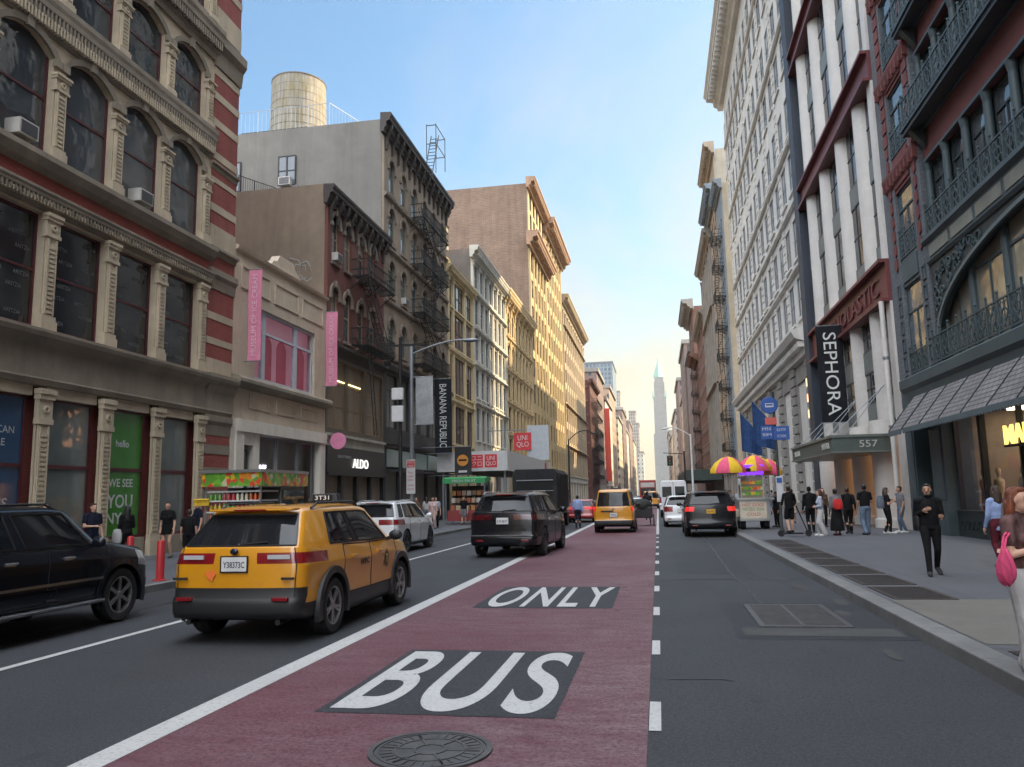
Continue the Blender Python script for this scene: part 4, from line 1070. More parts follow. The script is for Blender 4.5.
def win_meshes(kind, w, h, frame, gl, var, sill, hood, depth):
    key = (kind, round(w, 2), round(h, 2), frame.name, gl.name, var, sill.name if sill else None, hood, depth)
    if key in WIN: return WIN[key]
    f = MB(); t = .07; d0, d1 = -.05, .05
    def B(x0, x1, z0, z1, y0=d0, y1=d1): f.box(x0, x1, y0, y1, z0, z1)
    B(-w/2, -w/2+t, 0, h); B(w/2-t, w/2, 0, h); B(-w/2+t, w/2-t, 0, t*1.2); B(-w/2+t, w/2-t, h-t, h)
    if kind in ('sash', 'sash2', 'sash3'):
        n = {'sash': 1, 'sash2': 2, 'sash3': 3}[kind]
        for k in range(1, n): x = -w/2+w*k/n; B(x-.05, x+.05, t*1.2, h-t, -.06, .05)
        for k in range(n):
            a, b = -w/2+w*k/n+.05, -w/2+w*(k+1)/n-.05
            B(a+.03, b-.03, h*.5-.035, h*.5+.035, -.045, .045)
    elif kind == 'transom':
        B(-w/2+t, w/2-t, h*.70, h*.70+.08, -.055, .05); B(-.04, .04, t*1.2, h*.70, -.045, .05)
    elif kind == 'plate': B(-w/2+t, w/2-t, h*.52, h*.52+.10, -.055, .05)
    elif kind.startswith('grid'):
        nx, nz = int(kind[4]), int(kind[5])
        for k in range(1, nx): x = -w/2+w*k/nx; B(x-.03, x+.03, t, h-t, -.045, .045)
        for k in range(1, nz): z = h*k/nz; B(-w/2+t, w/2-t, z-.028, z+.028, -.04, .04)
    if sill:
        f.mi = 1; f.box(-w/2-.10, w/2+.10, -depth-.12, -depth+.02, -.14, -.0); f.box(-w/2, w/2, -depth+.02, .05, -.10, -.002)
    if hood:
        f.mi = 1
        rise = {'arch': w/2, 'seg': w*.22}.get(hood)
        if rise:
            vs_ = h-rise-.03
            a1 = arc(-w/2, w/2, vs_, rise, 12); a2 = arc(-w/2-.20, w/2+.20, vs_, rise+.20, 12)
            for (p, q, r, s_) in zip(a1, a1[1:], a2[1:], a2): f.prism([(p[0], -depth-.07, p[1]), (q[0], -depth-.07, q[1]), (r[0], -depth-.09, r[1]), (s_[0], -depth-.09, s_[1])], (0, .10, 0))
            for sx in (1, -1): f.box(sx*(w/2+.10)-.13, sx*(w/2+.10)+.13, -depth-.11, -depth+.01, vs_-.22, vs_+.002)
            f.box(-.11, .11, -depth-.13, -depth+.01, h-.08, h+.26)
        elif hood == 'lintel':
            f.box(-w/2-.15, w/2+.15, -depth-.10, -depth+.01, h+.0, h+.22); f.box(-w/2-.22, w/2+.22, -depth-.18, -depth+.01, h+.22, h+.30)
    fm = f.mesh('window', [frame, sill or frame])
    p = MB(); z1 = h-t
    if var == 1: zz = h*.62; p.box(-w/2+t, w/2-t, -.012, .01, t, zz); p.mi = 1; p.box(-w/2+t, w/2-t, -.010, .01, zz, z1)
    elif var == 2: p.box(-w/2+t, w/2-t, -.012, .01, t, z1*.9); p.mi = 1; p.box(-w/2+t, w/2-t, -.010, .01, z1*.9, z1)
    elif var == 3: p.mi = 2; p.box(-w/2+t, w/2-t, -.012, .01, t, z1)
    else: p.box(-w/2+t, w/2-t, -.012, .01, t, z1)
    pm = p.mesh('pane', [gl, blind, blinddark])
    WIN[key] = (fm, pm); return WIN[key]
def window(b, S, uc, v0, w, h, kind='sash', frame=frameblack, gl=None, sill=None, hood=None, depth=.28, ac=False, var=None, name='window'):
    if var is None: var = random.choice((0, 0, 0, 0, 1, 2, 3))
    fm, pm = win_meshes(kind, w, h, frame, gl or winglass, var, sill, hood, depth)
    o = link(name, fm, b, tuple(S.P(uc, v0, -depth)-ORG[b.name]), (0, 0, S.rz)); link('pane', pm, o)
    if ac:
        m = MB(); m.box(-.33, .33, -depth-.28, -.02, .1, .52); m.mi = 1; m.box(-.28, .28, -depth-.292, -depth-.275, .14, .48)
        for k in range(6): m.box(-.28, .28, -depth-.30, -depth-.29, .16+k*.055, .18+k*.055)
        link('air_conditioner', m.mesh('air_conditioner', [acm, acd]), o)
    return o
def cornice(b, S, u0, u1, v, h, pr, mat, mods=0., ends=True, name='cornice', brackets=None):
    m = MB(); e = pr if ends else 0
    S.prof(m, u0-e*.9, u1+e*.9, [(0, v), (pr*.22, v), (pr*.28, v+h*.18), (pr*.45, v+h*.26), (pr*.5, v+h*.52), (pr*.86, v+h*.60), (pr*.88, v+h*.74), (pr, v+h*.86), (pr, v+h), (-.1, v+h*1.04), (-.1, v)])
    if mods:
        n = max(1, int((u1-u0)/mods))
        for k in range(n+1):
            u = u0+.12+(u1-u0-.24)*k/n; S.box(m, u-mods*.22, u+mods*.22, v+h*.30, v+h*.60, pr*.3, pr*.82)
    if brackets:
        n = max(1, int(round((u1-u0)/brackets)))
        for k in range(n+1):
            u = u0+.2+(u1-u0-.4)*k/n
            m.prism([S.P(u-.11, v-h*.75, .0), S.P(u-.11, v-h*.75, pr*.2), S.P(u-.11, v-h*.2, pr*.3), S.P(u-.11, v+h*.35, pr*.8), S.P(u-.11, v+h*.6, pr*.8), S.P(u-.11, v+h*.6, 0)], (0, .22, 0))
    return m.build(name, mat, b)
def wallfront(m, S, u0, u1, v0, v1, rows, bays, depth):
    """front wall with real openings: spandrels, piers and arch fillings butted together"""
    rows = sorted(rows); prev = v0
    for r in rows:
        vb, vt = r[0], r[1]
        if vb > prev+1e-4: S.box(m, u0, u1, prev, vb, -depth, 0)
        pu = u0
        for a, b in bays:
            S.box(m, pu, a, vb, vt, -depth, 0); pu = b
            k = r[2] if len(r) > 2 else 'rect'
            if k != 'rect':
                rise = (b-a)/2 if k == 'arch' else (b-a)*.22
                ar = arc(a, b, vt-rise-.03, rise, 12)
                c = (a+b)/2; mid = len(ar)//2
                S.poly(m, [(b, vt), ]+[(c, vt)]+ar[:mid+1][::-1], -depth, 0)
                S.poly(m, [(c, vt), (a, vt)]+ar[mid:][::-1], -depth, 0)
        S.box(m, pu, u1, vb, vt, -depth, 0); prev = vt
    if v1 > prev+1e-4: S.box(m, u0, u1, prev, v1, -depth, 0)
def even(u0, u1, n, w): 
    st = (u1-u0)/n; return [(u0+st*(k+.5)-w/2, u0+st*(k+.5)+w/2) for k in range(n)]
def building(name, label, S, u0, u1, H, wall, side=None, trim=None, rows=(), bays=(), base=5., kind='sash', frame=frameblack, gl=None, hood=None, sill=True, depth=.16, D=17, group='buildings along the street',
             corn=(1.2, .8, .6), bands=(), bandpr=.18, ac=(), win=True, pil=None, pilmat=None, roof=True, brackets=None, cat='building'):
    b = empty(name, tuple(S.P((u0+u1)/2, 0, 0)), label, cat, group)
    trim = trim or wall; side = side or wall
    m = MB(); S.box(m, u0+.01, u1-.01, .1, H, -D, -depth-.02); m.build('side_wall', side, b)
    m = MB(); wallfront(m, S, u0, u1, base, H, rows, bays, depth); m.build('wall', wall, b)
    if win:
        for i, r in enumerate(rows):
            k = r[2] if len(r) > 2 else 'rect'
            hd = hood if k == 'rect' else k if hood else None
            for j, (a, c) in enumerate(bays):
                window(b, S, (a+c)/2, r[0], c-a, r[1]-r[0], r[3] if len(r) > 3 else kind, frame, gl, trim if sill else None, hd, depth, ac=(i, j) in ac)
    for v in bands:
        m = MB(); S.prof(m, u0, u1, [(0, v), (bandpr*.5, v), (bandpr, v+.12), (bandpr, v+.24), (0, v+.30)]); m.build('string_course', trim, b)
    if pil:
        w_, pr, pv0, pv1 = pil
        m = MB(); cs = [u0+w_/2]+[(bays[k][1]+bays[k+1][0])/2 for k in range(len(bays)-1)]+[u1-w_/2]
        for c in cs:
            m = MB(); S.box(m, c-w_/2, c+w_/2, pv0, pv1-.5, 0, pr); S.box(m, c-w_/2-.06, c+w_/2+.06, pv1-.5, pv1-.15, 0, pr+.06); S.box(m, c-w_/2-.12, c+w_/2+.12, pv1-.15, pv1, 0, pr+.12); S.box(m, c-w_/2-.06, c+w_/2+.06, pv0, pv0+.4, 0, pr+.05)
            m.build('pilaster', pilmat or trim, b)
    if corn: cornice(b, S, u0+.05, u1-.05, H-.3, corn[0], corn[1], trim, corn[2], brackets=brackets)
    if roof:
        m = MB(); S.box(m, u0+.2, u1-.2, H, H+.08, -D+.2, -.5); m.build('roof', roofm, b)
        m = MB(); S.box(m, u0+.012, u0+.25, H, H+.7, -D, -.3); S.box(m, u0+.012, u1-.012, H, H+.7, -D, -D+.25); S.box(m, u1-.25, u1-.012, H, H+.7, -D, -.3); m.build('parapet', side, b)
    return b
def shopfront(b, S, u0, u1, v0, v1, n, frame, gl=None, stall=.5, fascia=.9, fmat=None, depth=.35, pier=.25, glow=None):
    """ground floor: plinth, piers, plate glass bays and a fascia"""
    m = MB(); fm = fmat or frame
    S.box(m, u0, u1, v1-fascia, v1, -depth, .06); S.box(m, u0, u1, v1-.14, v1-.002, .06, .20); m.build('fascia', fm, b)
    st = (u1-u0)/n
    for k in range(n+1):
        u = u0+st*k; a, c = max(u0, u-pier/2), min(u1, u+pier/2)
        m = MB(); S.box(m, a, c, .15, v1-fascia, -depth, .05); S.box(m, a-.03 if k else a, c+.03 if k < n else c, .15, .7, -depth, .09); m.build('shop_pier', fm, b)
    for k in range(n):
        a = u0+st*k+pier/2; c = u0+st*(k+1)-pier/2
        m = MB(); S.box(m, a, c, .15, .15+stall, -depth, -.05); m.build('stall_riser', fm, b)
        window(b, S, (a+c)/2, .15+stall, c-a, v1-fascia-.15-stall, 'transom', frame, (glow[k % len(glow)] if glow else None) or gl or shopglass, None, None, depth-.1, var=0, name='shop_window')
def fire_escape(b, S, u0, u1, levels, pr=1.15, mat=ironblack, drop=None, inset=.15):
    for i, v in enumerate(levels):
        m = MB()
        for k in range(int(pr/.11)): w = .12+k*.11; S.box(m, u0, u1, v, v+.03, w, w+.05)
        for u in (u0, (u0+u1)/2, u1): m.bar(S.P(u, v, 0), S.P(u, v, pr), .05); m.bar(S.P(u, v-.75, 0), S.P(u, v-.02, pr*.9), .045)
        for vv in (v+.35, v+.95): m.tube([S.P(u0, vv, .05), S.P(u0, vv, pr), S.P(u1, vv, pr), S.P(u1, vv, .05)], .026, 4)
        S.box(m, u0, u1, v-.05, v+.05, pr-.02, pr+.02)
        n = int((u1-u0)/.16)
        for k in range(n+1): u = u0+(u1-u0)*k/n; m.bar(S.P(u, v, pr), S.P(u, v+.95, pr), .024)
        for u in (u0, u1):
            for k in range(1, 6): m.bar(S.P(u, v, pr*k/6), S.P(u, v+.95, pr*k/6), .016)
        m.build('fire_escape', mat, b)
        if i+1 < len(levels):
            v2 = levels[i+1]; a, c = (u0+.5, u1-1.0) if i % 2 == 0 else (u1-.5, u0+1.0)
            m = MB()
            for w in (pr*.45, pr*.88):
                m.bar(S.P(a, v, w), S.P(c, v2, w), .035, .09); m.bar(S.P(a, v+.85, w), S.P(c, v2+.85, w), .03)
                for k in range(5): q = k/4; m.bar(S.P(lerp(a, c, q), lerp(v, v2, q), w), S.P(lerp(a, c, q), lerp(v, v2, q)+.85, w), .02)
            nt_ = 14
            for k in range(1, nt_): q = k/nt_; S.box(m, min(lerp(a, c, q), lerp(a, c, q)+.16), lerp(a, c, q)+.16, lerp(v, v2, q), lerp(v, v2, q)+.02, pr*.45, pr*.88)
            m.build('stair', mat, b)
    if drop:
        v = min(levels); m = MB(); u = drop[0]
        for d in (0, .45): m.bar(S.P(u+d, v+.9, pr*.8), S.P(u+d+drop[2], drop[1], pr*.8), .04, .06)
        n = int((v-drop[1])/.3)
        for k in range(n): q = k/n; x = u+drop[2]*q; m.bar(S.P(x, lerp(v, drop[1], q), pr*.8), S.P(x+.45, lerp(v, drop[1], q), pr*.8), .022)
        m.build('drop_ladder', mat, b)
def railing(b, S, u0, u1, v, w, h=1.1, mat=None, step=.6, scroll=True, name='railing'):
    m = MB()
    for vv in (v+.06, v+h): S.box(m, u0, u1, vv-.025, vv+.025, w, w+.05)
    n = max(1, int((u1-u0)/step)); st = (u1-u0)/n
    for k in range(n+1):
        u = u0+st*k; S.box(m, u-.03, u+.03, v, v+h+.18, w-.005, w+.055); m.ell(S.P(u, v+h+.24, w+.025), (.05, .05, .06), 6, 4)
    if scroll:
        for k in range(n):
            c = u0+st*(k+.5)
            for dv, du, r in ((.32, -.13, .10), (.32, .13, .10), (.58, 0, .13), (.84, -.13, .10), (.84, .13, .10)): S.ring(m, c+du*step/.6, v+dv*h/1.1, w+.01, r*step/.6, .028, 10, .025)
            for q in (-.28, 0, .28): S.box(m, c+q*st-.008, c+q*st+.008, v+.06, v+h, w+.012, w+.034)
    return m.build(name, mat or ironblack, b)
def pickets(b, pts, h, mat, step=.14, name='roof_railing'):
    m = MB()
    for a, c in zip(pts, pts[1:]):
        a = Vector(a); c = Vector(c); n = max(1, int((c-a).length/step))
        for dz in (.12, h): m.bar(a+Vector((0, 0, dz)), c+Vector((0, 0, dz)), .03)
        for k in range(n+1): p = a.lerp(c, k/n); m.bar(p, p+Vector((0, 0, h)), .045 if k % 12 == 0 else .016)
    return m.build(name, mat, b)
# ------------------------------------------------------------------ left side of the street
G = 'buildings along the street'
limestone = stone('limestone', (.58, .48, .34), .3, .85, .8, .45); limedark = stone('limestone_grey', (.30, .25, .185), .35, .85, .8, .6); redterra = brick('red_brick', (.33, .075, .055), (.27, .058, .045), (.12, .06, .05), .21, .072, .3, .85, .35, .006)
tanstone = stone('tan_block', (.55, .45, .32), .25, .85)
b = empty('corner_building', tuple(LS.P(17, 0)), 'ornate limestone building with arched windows and a red and cream striped corner pier', 'building', G)
S = LS; dp = .26
pc = [6.1+2.5*k for k in range(9)]          # pilaster centres
bays = [(pc[k]+.25, pc[k+1]-.25) for k in range(8)]
m = MB(); S.box(m, 4.0, 28.28, .1, 27.5, -16, -dp-.02); m.build('side_wall', redterra, b)
m = MB(); wallfront(m, S, 5.4, 26.5, 9.9, 27.5, [(11.5, 14.9, 'seg'), (16.15, 18.7, 'seg'), (20.6, 23.2, 'seg'), (24.4, 26.4, 'seg')], bays, dp)
wallfront(m, S, 5.4, 26.5, 5.05, 9.9, [(6.62, 9.82)], bays, dp); m.build('wall', limestone, b)
def ornpil(name, u, v0, v1, w=.47, pr=.13):
    m = MB(); h = v1-v0
    S.box(m, u-w/2, u+w/2, v0, v1, 0, pr*.55); S.box(m, u-w/2+.05, u+w/2-.05, v0+h*.12, v1-h*.18, pr*.55, pr)
    S.box(m, u-w/2-.05, u+w/2+.05, v0, v0+h*.10, 0, pr+.06); S.box(m, u-w/2-.02, u+w/2+.02, v0+h*.10, v0+h*.14, 0, pr+.03)
    for a, c, e in ((.80, .83, .05), (.83, .94, .02), (.94, .97, .07), (.97, 1., .10)): S.box(m, u-w/2-e*.6, u+w/2+e*.6, v0+h*a, v0+h*c, 0, pr+e)
    n = int(h*.62/.13)
    for k in range(n): S.box(m, u-w*.20, u+w*.20, v0+h*.16+k*.13, v0+h*.16+k*.13+.08, pr, pr+.035)
    for d in (-1, 1): S.box(m, u+d*w*.30-.025, u+d*w*.30+.025, v0+h*.15, v0+h*.79, pr, pr+.03)
    S.ring(m, u, v0+h*.885, pr+.015, .05, .05, 8, .05)
    m.build(name, limestone, b)
for v0, v1 in ((.15, 4.95), (6.5, 9.85), (11.45, 14.0), (16.1, 17.9), (20.5, 22.4)):
    for u in pc[1:9]: ornpil('pilaster', u+(.10 if v0 < 1 else -.02), v0, v1)
for v0, h, kd, gl in ((11.5, 3.4, 'seg', winglass), (16.15, 2.55, 'seg', winglass), (20.6, 2.6, 'seg', winglass)):
    for k, (a, c) in enumerate(bays): window(b, S, (a+c)/2, v0, c-a, h, 'sash', maroon, gl, limedark, 'seg', dp-.05, ac=(v0 == 11.5 and k in (4, 6)), var=0)
for k, (a, c) in enumerate(bays): window(b, S, (a+c)/2, 6.62, c-a, 3.2, 'sash', maroon, glass('dark_poster_glass', (.012, .014, .016), .09, .1, .0), None, None, dp-.04, var=0)
lettgrey = flat('window_letters', (.14, .145, .145), .5)
for k in range(4, 8):
    a, c = bays[k]; wd = [w_ for w_ in b.children if w_.name.startswith('window') and abs(w_.location.z-6.62) < .01][k]
    ORG[wd.name] = Vector(ORG[b.name])+wd.location
    for j in range(8):
        for q in (0, 1):
            if (j+q+k) % 3 == 0: continue
            pth = Vector(S.P(a+.42+q*.92+(.22 if j % 2 else 0), 6.95+j*.36, -dp+.07))
            o = link('lettering', text_mesh('lettering', 'ARITZIA', lettgrey, (1, 0, 0), (0, 0, 1), (pth.y-(a+c)/2, -.02, pth.z-6.62), .55, .11, depth=.002), wd)
m = MB(); S.prof(m, 5.4, 28.3, [(0, 5.05), (.10, 5.05), (.16, 5.2), (.14, 5.25), (.12, 6.05), (.22, 6.15), (.42, 6.3), (.46, 6.42), (.46, 6.5), (.0, 6.62)])
m.build('shop_cornice', limedark, b)
for v, h, pr, nm in ((9.9, .5, .30, 'cornice'), (14.98, 1.1, .24, 'cornice'), (19.0, 1.2, .42, 'cornice'), (26.6, 1.6, 1.1, 'cornice')): cornice(b, S, 5.4, 26.55, v, h, pr, limedark, .15, ends=False, name=nm)
m = MB(); S.prof(m, 5.4, 26.55, [(0, 10.45), (.05, 10.45), (.05, 10.85), (.28, 10.98), (.40, 11.2), (.40, 11.35), (.06, 11.5), (0, 11.5)]); m.build('sill_course', limedark, b)
m = MB(); S.box(m, 5.4, 26.5, 10.42, 10.86, .05, .075); m.build('brick_frieze', redterra, b)
for v0, v1 in ((15.1, 15.45), (10.0, 10.2)):
    m = MB(); u = 5.6
    while u < 26.4: S.box(m, u, u+.055, v0, v1-.06, .05, .20 if v0 > 12 else .23); u += .12
    m.build('dentil_course', limestone, b)
# corner pier in courses of brick and stone
m = MB(); S.box(m, 26.5, 28.3, .15, 27.5, -dp, .03); m.build('corner_pier', redterra, b)
for v, h in ((1.0, .4), (1.9, .35), (2.75, .35), (3.6, .35), (6.65, .55), (7.75, .25), (8.7, .28), (11.5, .9), (12.95, .30), (14.1, .2), (15.05, .30), (16.4, .3), (17.5, .3), (18.5, .3), (20.4, 1.0), (22.3, .3), (23.4, .3)):
    m = MB(); S.box(m, 26.48, 28.33, v, v+h, -dp+.01, .05); m.build('stone_course', limedark if v < 4 else tanstone, b)
m = MB(); S.box(m, 26.45, 28.34, .15, .95, -dp, .18); m.build('pier_base', stone('granite', (.22, .21, .2), .3, .7), b)
for v, h, pr in ((4.3, .75, .14), (5.1, 1.5, .3), (9.9, .75, .2), (11.2, .3, .22), (14.6, .3, .14), (18.85, 1.2, .32)): 
    m = MB(); S.prof(m, 26.42, 28.34+pr*.12, [(.0, v), (pr*.3, v), (pr*.5, v+h*.5), (pr, v+h*.7), (pr, v+h), (0, v+h)]); m.build('pier_cornice', limedark, b)
# shop windows
blueposter = flat('poster_blue', (.006, .055, .13), .25, coat=.5); greenposter = flat('poster_green', (.03, .19, .02), .25, coat=.5); palelett = flat('poster_letters', (.50, .52, .50), .4)
for k, (a, c) in enumerate(bays):
    gl = {4: blueposter, 6: greenposter}.get(k, glass('shop_glass_pale', (.11, .125, .115), .05, .3, .02))
    m = MB(); S.box(m, a, c, .15, .75, -dp, .02); m.build('stall_riser', limedark, b)
    m = MB(); S.box(m, a, c, 4.75, 5.05, -dp, 0); m.build('lintel', limestone, b)
    w_ = window(b, S, (a+c)/2, .75, c-a, 4.0, 'plate', maroon, gl, None, None, dp-.06, var=0, name='shop_window')
    tx = []
    if k == 4: tx = [('AMERICAN', 3.05, .19, 1.35), ('EAGLE', 2.72, .19, .8), ('JEANS', 1.1, .35, 1.2)]
    if k == 6: tx = [('WE SEE', 1.72, .26, 1.15), ('YOU', 1.15, .42, 1.2), ('NYC!', .62, .36, 1.2), ('hello', 2.95, .22, .62)]
    for s_, z, h, w in tx: link('lettering', text_mesh('lettering', s_, palelett, (1, 0, 0), (0, 0, 1), (0, -.016, z), w, h, depth=.002, bold=.0 if k == 4 else .02), w_)
    if k == 4:
        for q in range(3):
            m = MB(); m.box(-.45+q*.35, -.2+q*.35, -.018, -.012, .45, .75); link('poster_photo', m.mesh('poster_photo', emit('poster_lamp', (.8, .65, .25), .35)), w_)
# ---- the ice cream museum
cream = stone('cream_stone', (.62, .51, .38), .22, .85, .9, .3); whitep = stone('white_painted_stone', (.74, .68, .58), .15, .7, .6, .25)
b = empty('museum_building', tuple(LS.P(32.9, 0)), 'low cream two-storey building with a big pink window and two pink banners', 'building', G)
u0, u1 = 28.4, 37.45
m = MB(); S.box(m, u0, u1-.01, 5.1, 11.9, -16, -.45); S.box(m, u0, u1-.01, .1, 5.1, -16, -1.65); m.build('side_wall', stone('stucco_tan', (.26, .21, .16), .3), b)
m = MB(); wallfront(m, S, u0, u1, 5.1, 11.7, [(6.9, 9.98)], [(30.2, 36.1)], .42)
S.poly(m, [(u0, 11.7), (u1, 11.7), (u1, 12.1), (34.6, 12.1), (34.2, 12.45), (33.9, 12.5), (33.6, 12.85), (32.3, 12.85), (32.0, 12.5), (31.7, 12.45), (31.3, 12.1), (u0, 12.1)], -.42, 0); m.build('wall', cream, b)
m = MB(); S.prof(m, u0, u1, [(0, 11.95), (.14, 12.0), (.18, 12.12), (.02, 12.2), (-.3, 12.2), (-.3, 11.95)]); m.build('coping', cream, b)
for a, c, v0, v1 in ((28.9, 31.4, 10.5, 11.5), (31.8, 34.2, 10.5, 11.5), (34.6, 37., 10.5, 11.5), (29.8, 31.6, 5.6, 6.2), (32.2, 34.0, 5.6, 6.2), (34.6, 36.4, 5.6, 6.2)):
    m = MB()
    for A, C, V, W in ((a, c, v0, v0+.1), (a, c, v1-.1, v1), (a, a+.1, v0+.1, v1-.1), (c-.1, c, v0+.1, v1-.1)): S.box(m, A, C, V, W, 0, .05)
    m.build('panel', cream, b)
m = MB(); S.prof(m, u0, u1+.05, [(0, 6.35), (.2, 6.4), (.42, 6.55), (.42, 6.68), (.3, 6.8), (0, 6.85)]); m.build('cornice', limedark, b)
pinkin = emit('pink_room', (.85, .30, .42), .05, (.64, .36, .43)); pinkarch = emit('pink_room_arch', (.6, .05, .12), .05, (.33, .03, .07))
w_ = empty('tmp', (0, 0, 0)); bpy.data.objects.remove(w_)
m = MB()
for A, C, V, W in ((30.2, 36.1, 6.9, 7.02), (30.2, 36.1, 9.86, 9.98), (30.2, 30.34, 7.02, 9.86), (35.96, 36.1, 7.02, 9.86), (31.0, 31.3, 7.02, 9.86), (34.1, 34.4, 7.02, 9.86), (31.3, 34.1, 8.98, 9.08), (30.34, 31.0, 8.98, 9.08), (34.4, 35.96, 8.98, 9.08)): S.box(m, A, C, V, W, -.25, -.12)
win_o = m.build('big_window', flat('frame_pale_blue', (.45, .48, .52), .5), b)
ORG[win_o.name] = ORG[b.name]
m = MB(); S.box(m, 30.2, 36.1, 6.9, 9.98, -.42, -.40); m.build('pink_interior', pinkin, win_o)
for c in (31.9, 33.3, 35.2):
    m = MB(); S.poly(m, [(c-.45, 7.05)]+[(c+.45, 7.05)]+arc(c-.45, c+.45, 8.6, .45, 10), -.385, -.36); m.build('arch_panel', pinkarch, win_o)
glz, n_ = newmat('clear_glass'); n_.b.inputs['Roughness'].default_value = .03; n_.b.inputs['Transmission Weight'].default_value = 1.; n_.b.inputs['IOR'].default_value = 1.12; n_.color((.9, .92, .93))
m = MB(); S.box(m, 30.3, 36.0, 7.0, 9.9, -.2, -.19); m.build('pane', glz, win_o)
m = MB()
for A, C, V, W, w0, w1 in ((28.75, 29.35, .15, 4.6, -.42, .1), (36.7, 37.3, .15, 4.6, -.42, .1), (28.7, 37.35, 4.6, 5.1, -.42, .16), (30.3, 30.75, .15, 4.6, -.42, .02), (29.35, 30.3, 4.1, 4.6, -.42, 0)): S.box(m, A, C, V, W, w0, w1)
S.box(m, u0, 28.75, .15, 5.1, -.42, 0); S.box(m, 37.3, u1, .15, 5.1, -.42, 0); m.build('portal', whitep, b)
inner = stone('pale_room', (.30, .26, .235), .2, .7)
m = MB(); S.box(m, 28.8, 37.2, .15, 4.6, -1.6, -.9); m.build('shop_interior', inner, b)
for a, c in ((30.85, 32.6), (32.7, 34.7), (34.8, 36.6)): window(b, S, (a+c)/2, .3, c-a, 4.25, 'plain', framegrey, glz, None, None, .22, var=0, name='shop_window')
window(b, S, 29.83, .3, .85, 3.7, 'plain', framegrey, shopglass, None, None, .25, var=0, name='door')
neon = emit('neon_white', (.85, .8, 1.), 1.6)
for s_, z, w in (('MUSEUM OF', 3.3, 1.8), ('ICE CREAM', 2.98, 1.9)): text('neon_lettering', s_, neon, (0, 1, 0), (0, 0, 1), S.P(32.1, z, -.85), w, .22, parent=b)
m = MB(); m.tube([S.P(33.4+.3*math.sin(t), 1.2+t*.35, -.8) for t in [k*.3 for k in range(9)]], .03); m.build('neon_tube', emit('neon_pink', (1., .4, .3), 1.2), b)
pinkcl = cloth('banner_pink', (.66, .24, .34), .8, .08); palepink = flat('banner_letters', (.75, .50, .58), .7)
def blade(name, label, cat, X0, X1, Y, z0, z1, mat, s_=None, lm=None, up=False, sx=.5, grp=None, thick=.04, pole=True, wallx=None, lh=.9):
    o = empty(name, ((X0+X1)/2, Y, z0), label, cat, grp)
    m = MB(); n = 14
    for k in range(n):
        za, zb_ = lerp(z0, z1, k/n), lerp(z0, z1, (k+1)/n); ya, yb = Y+.03*math.sin(za*1.7), Y+.03*math.sin(zb_*1.7)
        m.add([(X0, ya, za), (X1, ya, za), (X1, yb, zb_), (X0, yb, zb_), (X0, ya+thick, za), (X1, ya+thick, za), (X1, yb+thick, zb_), (X0, yb+thick, zb_)], [(0, 1, 2, 3), (4, 7, 6, 5), (0, 3, 7, 4), (1, 5, 6, 2)])
    m.build('cloth' if thick < .05 else 'panel', mat, o, weld=.001)
    if pole:
        for z in (z1+.03, z0-.03):
            m = MB(); m.bar((wallx if wallx is not None else X0-.1, Y+.02, z), (X1 if (wallx or X0) < X0+.2 else X0, Y+.02, z), .04, n=8); m.build('bracket', steel, o)
    if s_:
        if up: text('lettering', s_, lm, (0, 0, 1), (-1, 0, 0), ((X0+X1)/2, Y-.045, (z0+z1)/2), w=(z1-z0)*lh, h=(X1-X0)*sx, parent=o, depth=.004)
        else: text('lettering', s_, lm, (0, 0, -1), (1, 0, 0), ((X0+X1)/2, Y-.045, (z0+z1)/2), w=(z1-z0)*lh, h=(X1-X0)*sx, parent=o, depth=.004)
    return o
blade('banner', 'pink vertical banner with pale lettering left of the pink window', 'banner', -16.25, -15.68, 29.3, 7.5, 11.3, pinkcl, 'MUSEUM OF ICE CREAM', palepink, True, .38, 'pink banners on the cream building', wallx=-16.4)
blade('banner', 'pink vertical banner with pale lettering right of the pink window', 'banner', -16.25, -15.65, 37.1, 7.5, 11.3, pinkcl, 'MUSEUM OF ICE CREAM', palepink, True, .38, 'pink banners on the cream building', wallx=-16.4)
# ---- red brick house with the black shoe shop
darkred = brick('dark_red_brick', (.20, .060, .042), (.16, .045, .035), (.09, .05, .04), var=.45); stucco = stone('stucco_grey_brown', (.25, .195, .14), .35, .9, .35, .45)
darkcorn = stone('cornice_dark', (.055, .042, .036), .4, .7); brownst = stone('brownstone', (.24, .19, .145), .35, .85, .8, .5)
b = building('brick_house', 'red brick house with round-arched windows and a black fire escape over a black shoe shop', LS, 37.5, 46.15, 17.7, darkred, stucco, brownst, [(14.3, 17.0, 'arch'), (10.3, 13.05, 'arch')],
             [(38.0, 39.0), (39.75, 40.75), (41.75, 42.75), (43.65, 44.65)], base=9.9, hood='arch', kind='sash', frame=flat('frame_cream', (.30, .25, .17), .5), ac=((0, 0),), corn=None, roof=True)
cornice(b, S, 37.55, 46.1, 17.2, 1.0, .48, darkcorn, 0, brackets=1.0)
m = MB(); S.box(m, 37.5, 46.15, 9.3, 9.9, -.3, .02); S.prof(m, 37.5, 46.15, [(.02, 9.5), (.35, 9.75), (.35, 9.9), (0, 10.)]); m.build('shop_cornice', darkcorn, b)
m = MB(); wallfront(m, S, 37.5, 46.15, 5.2, 9.3, [(5.5, 9.1)], [(37.75, 40.2), (40.45, 42.9), (43.15, 45.9)], .3); m.build('loft_wall', stone('cast_iron_brown', (.13, .10, .07), .3, .6), b)
loftgl = glass('loft_glass', (.06, .055, .045), .05, .15, .03)
for a, c in [(37.75, 40.2), (40.45, 42.9), (43.15, 45.9)]: window(b, S, (a+c)/2, 5.5, c-a, 3.6, 'grid23', flat('frame_ochre', (.22, .14, .06), .5), loftgl, None, None, .2, var=0)
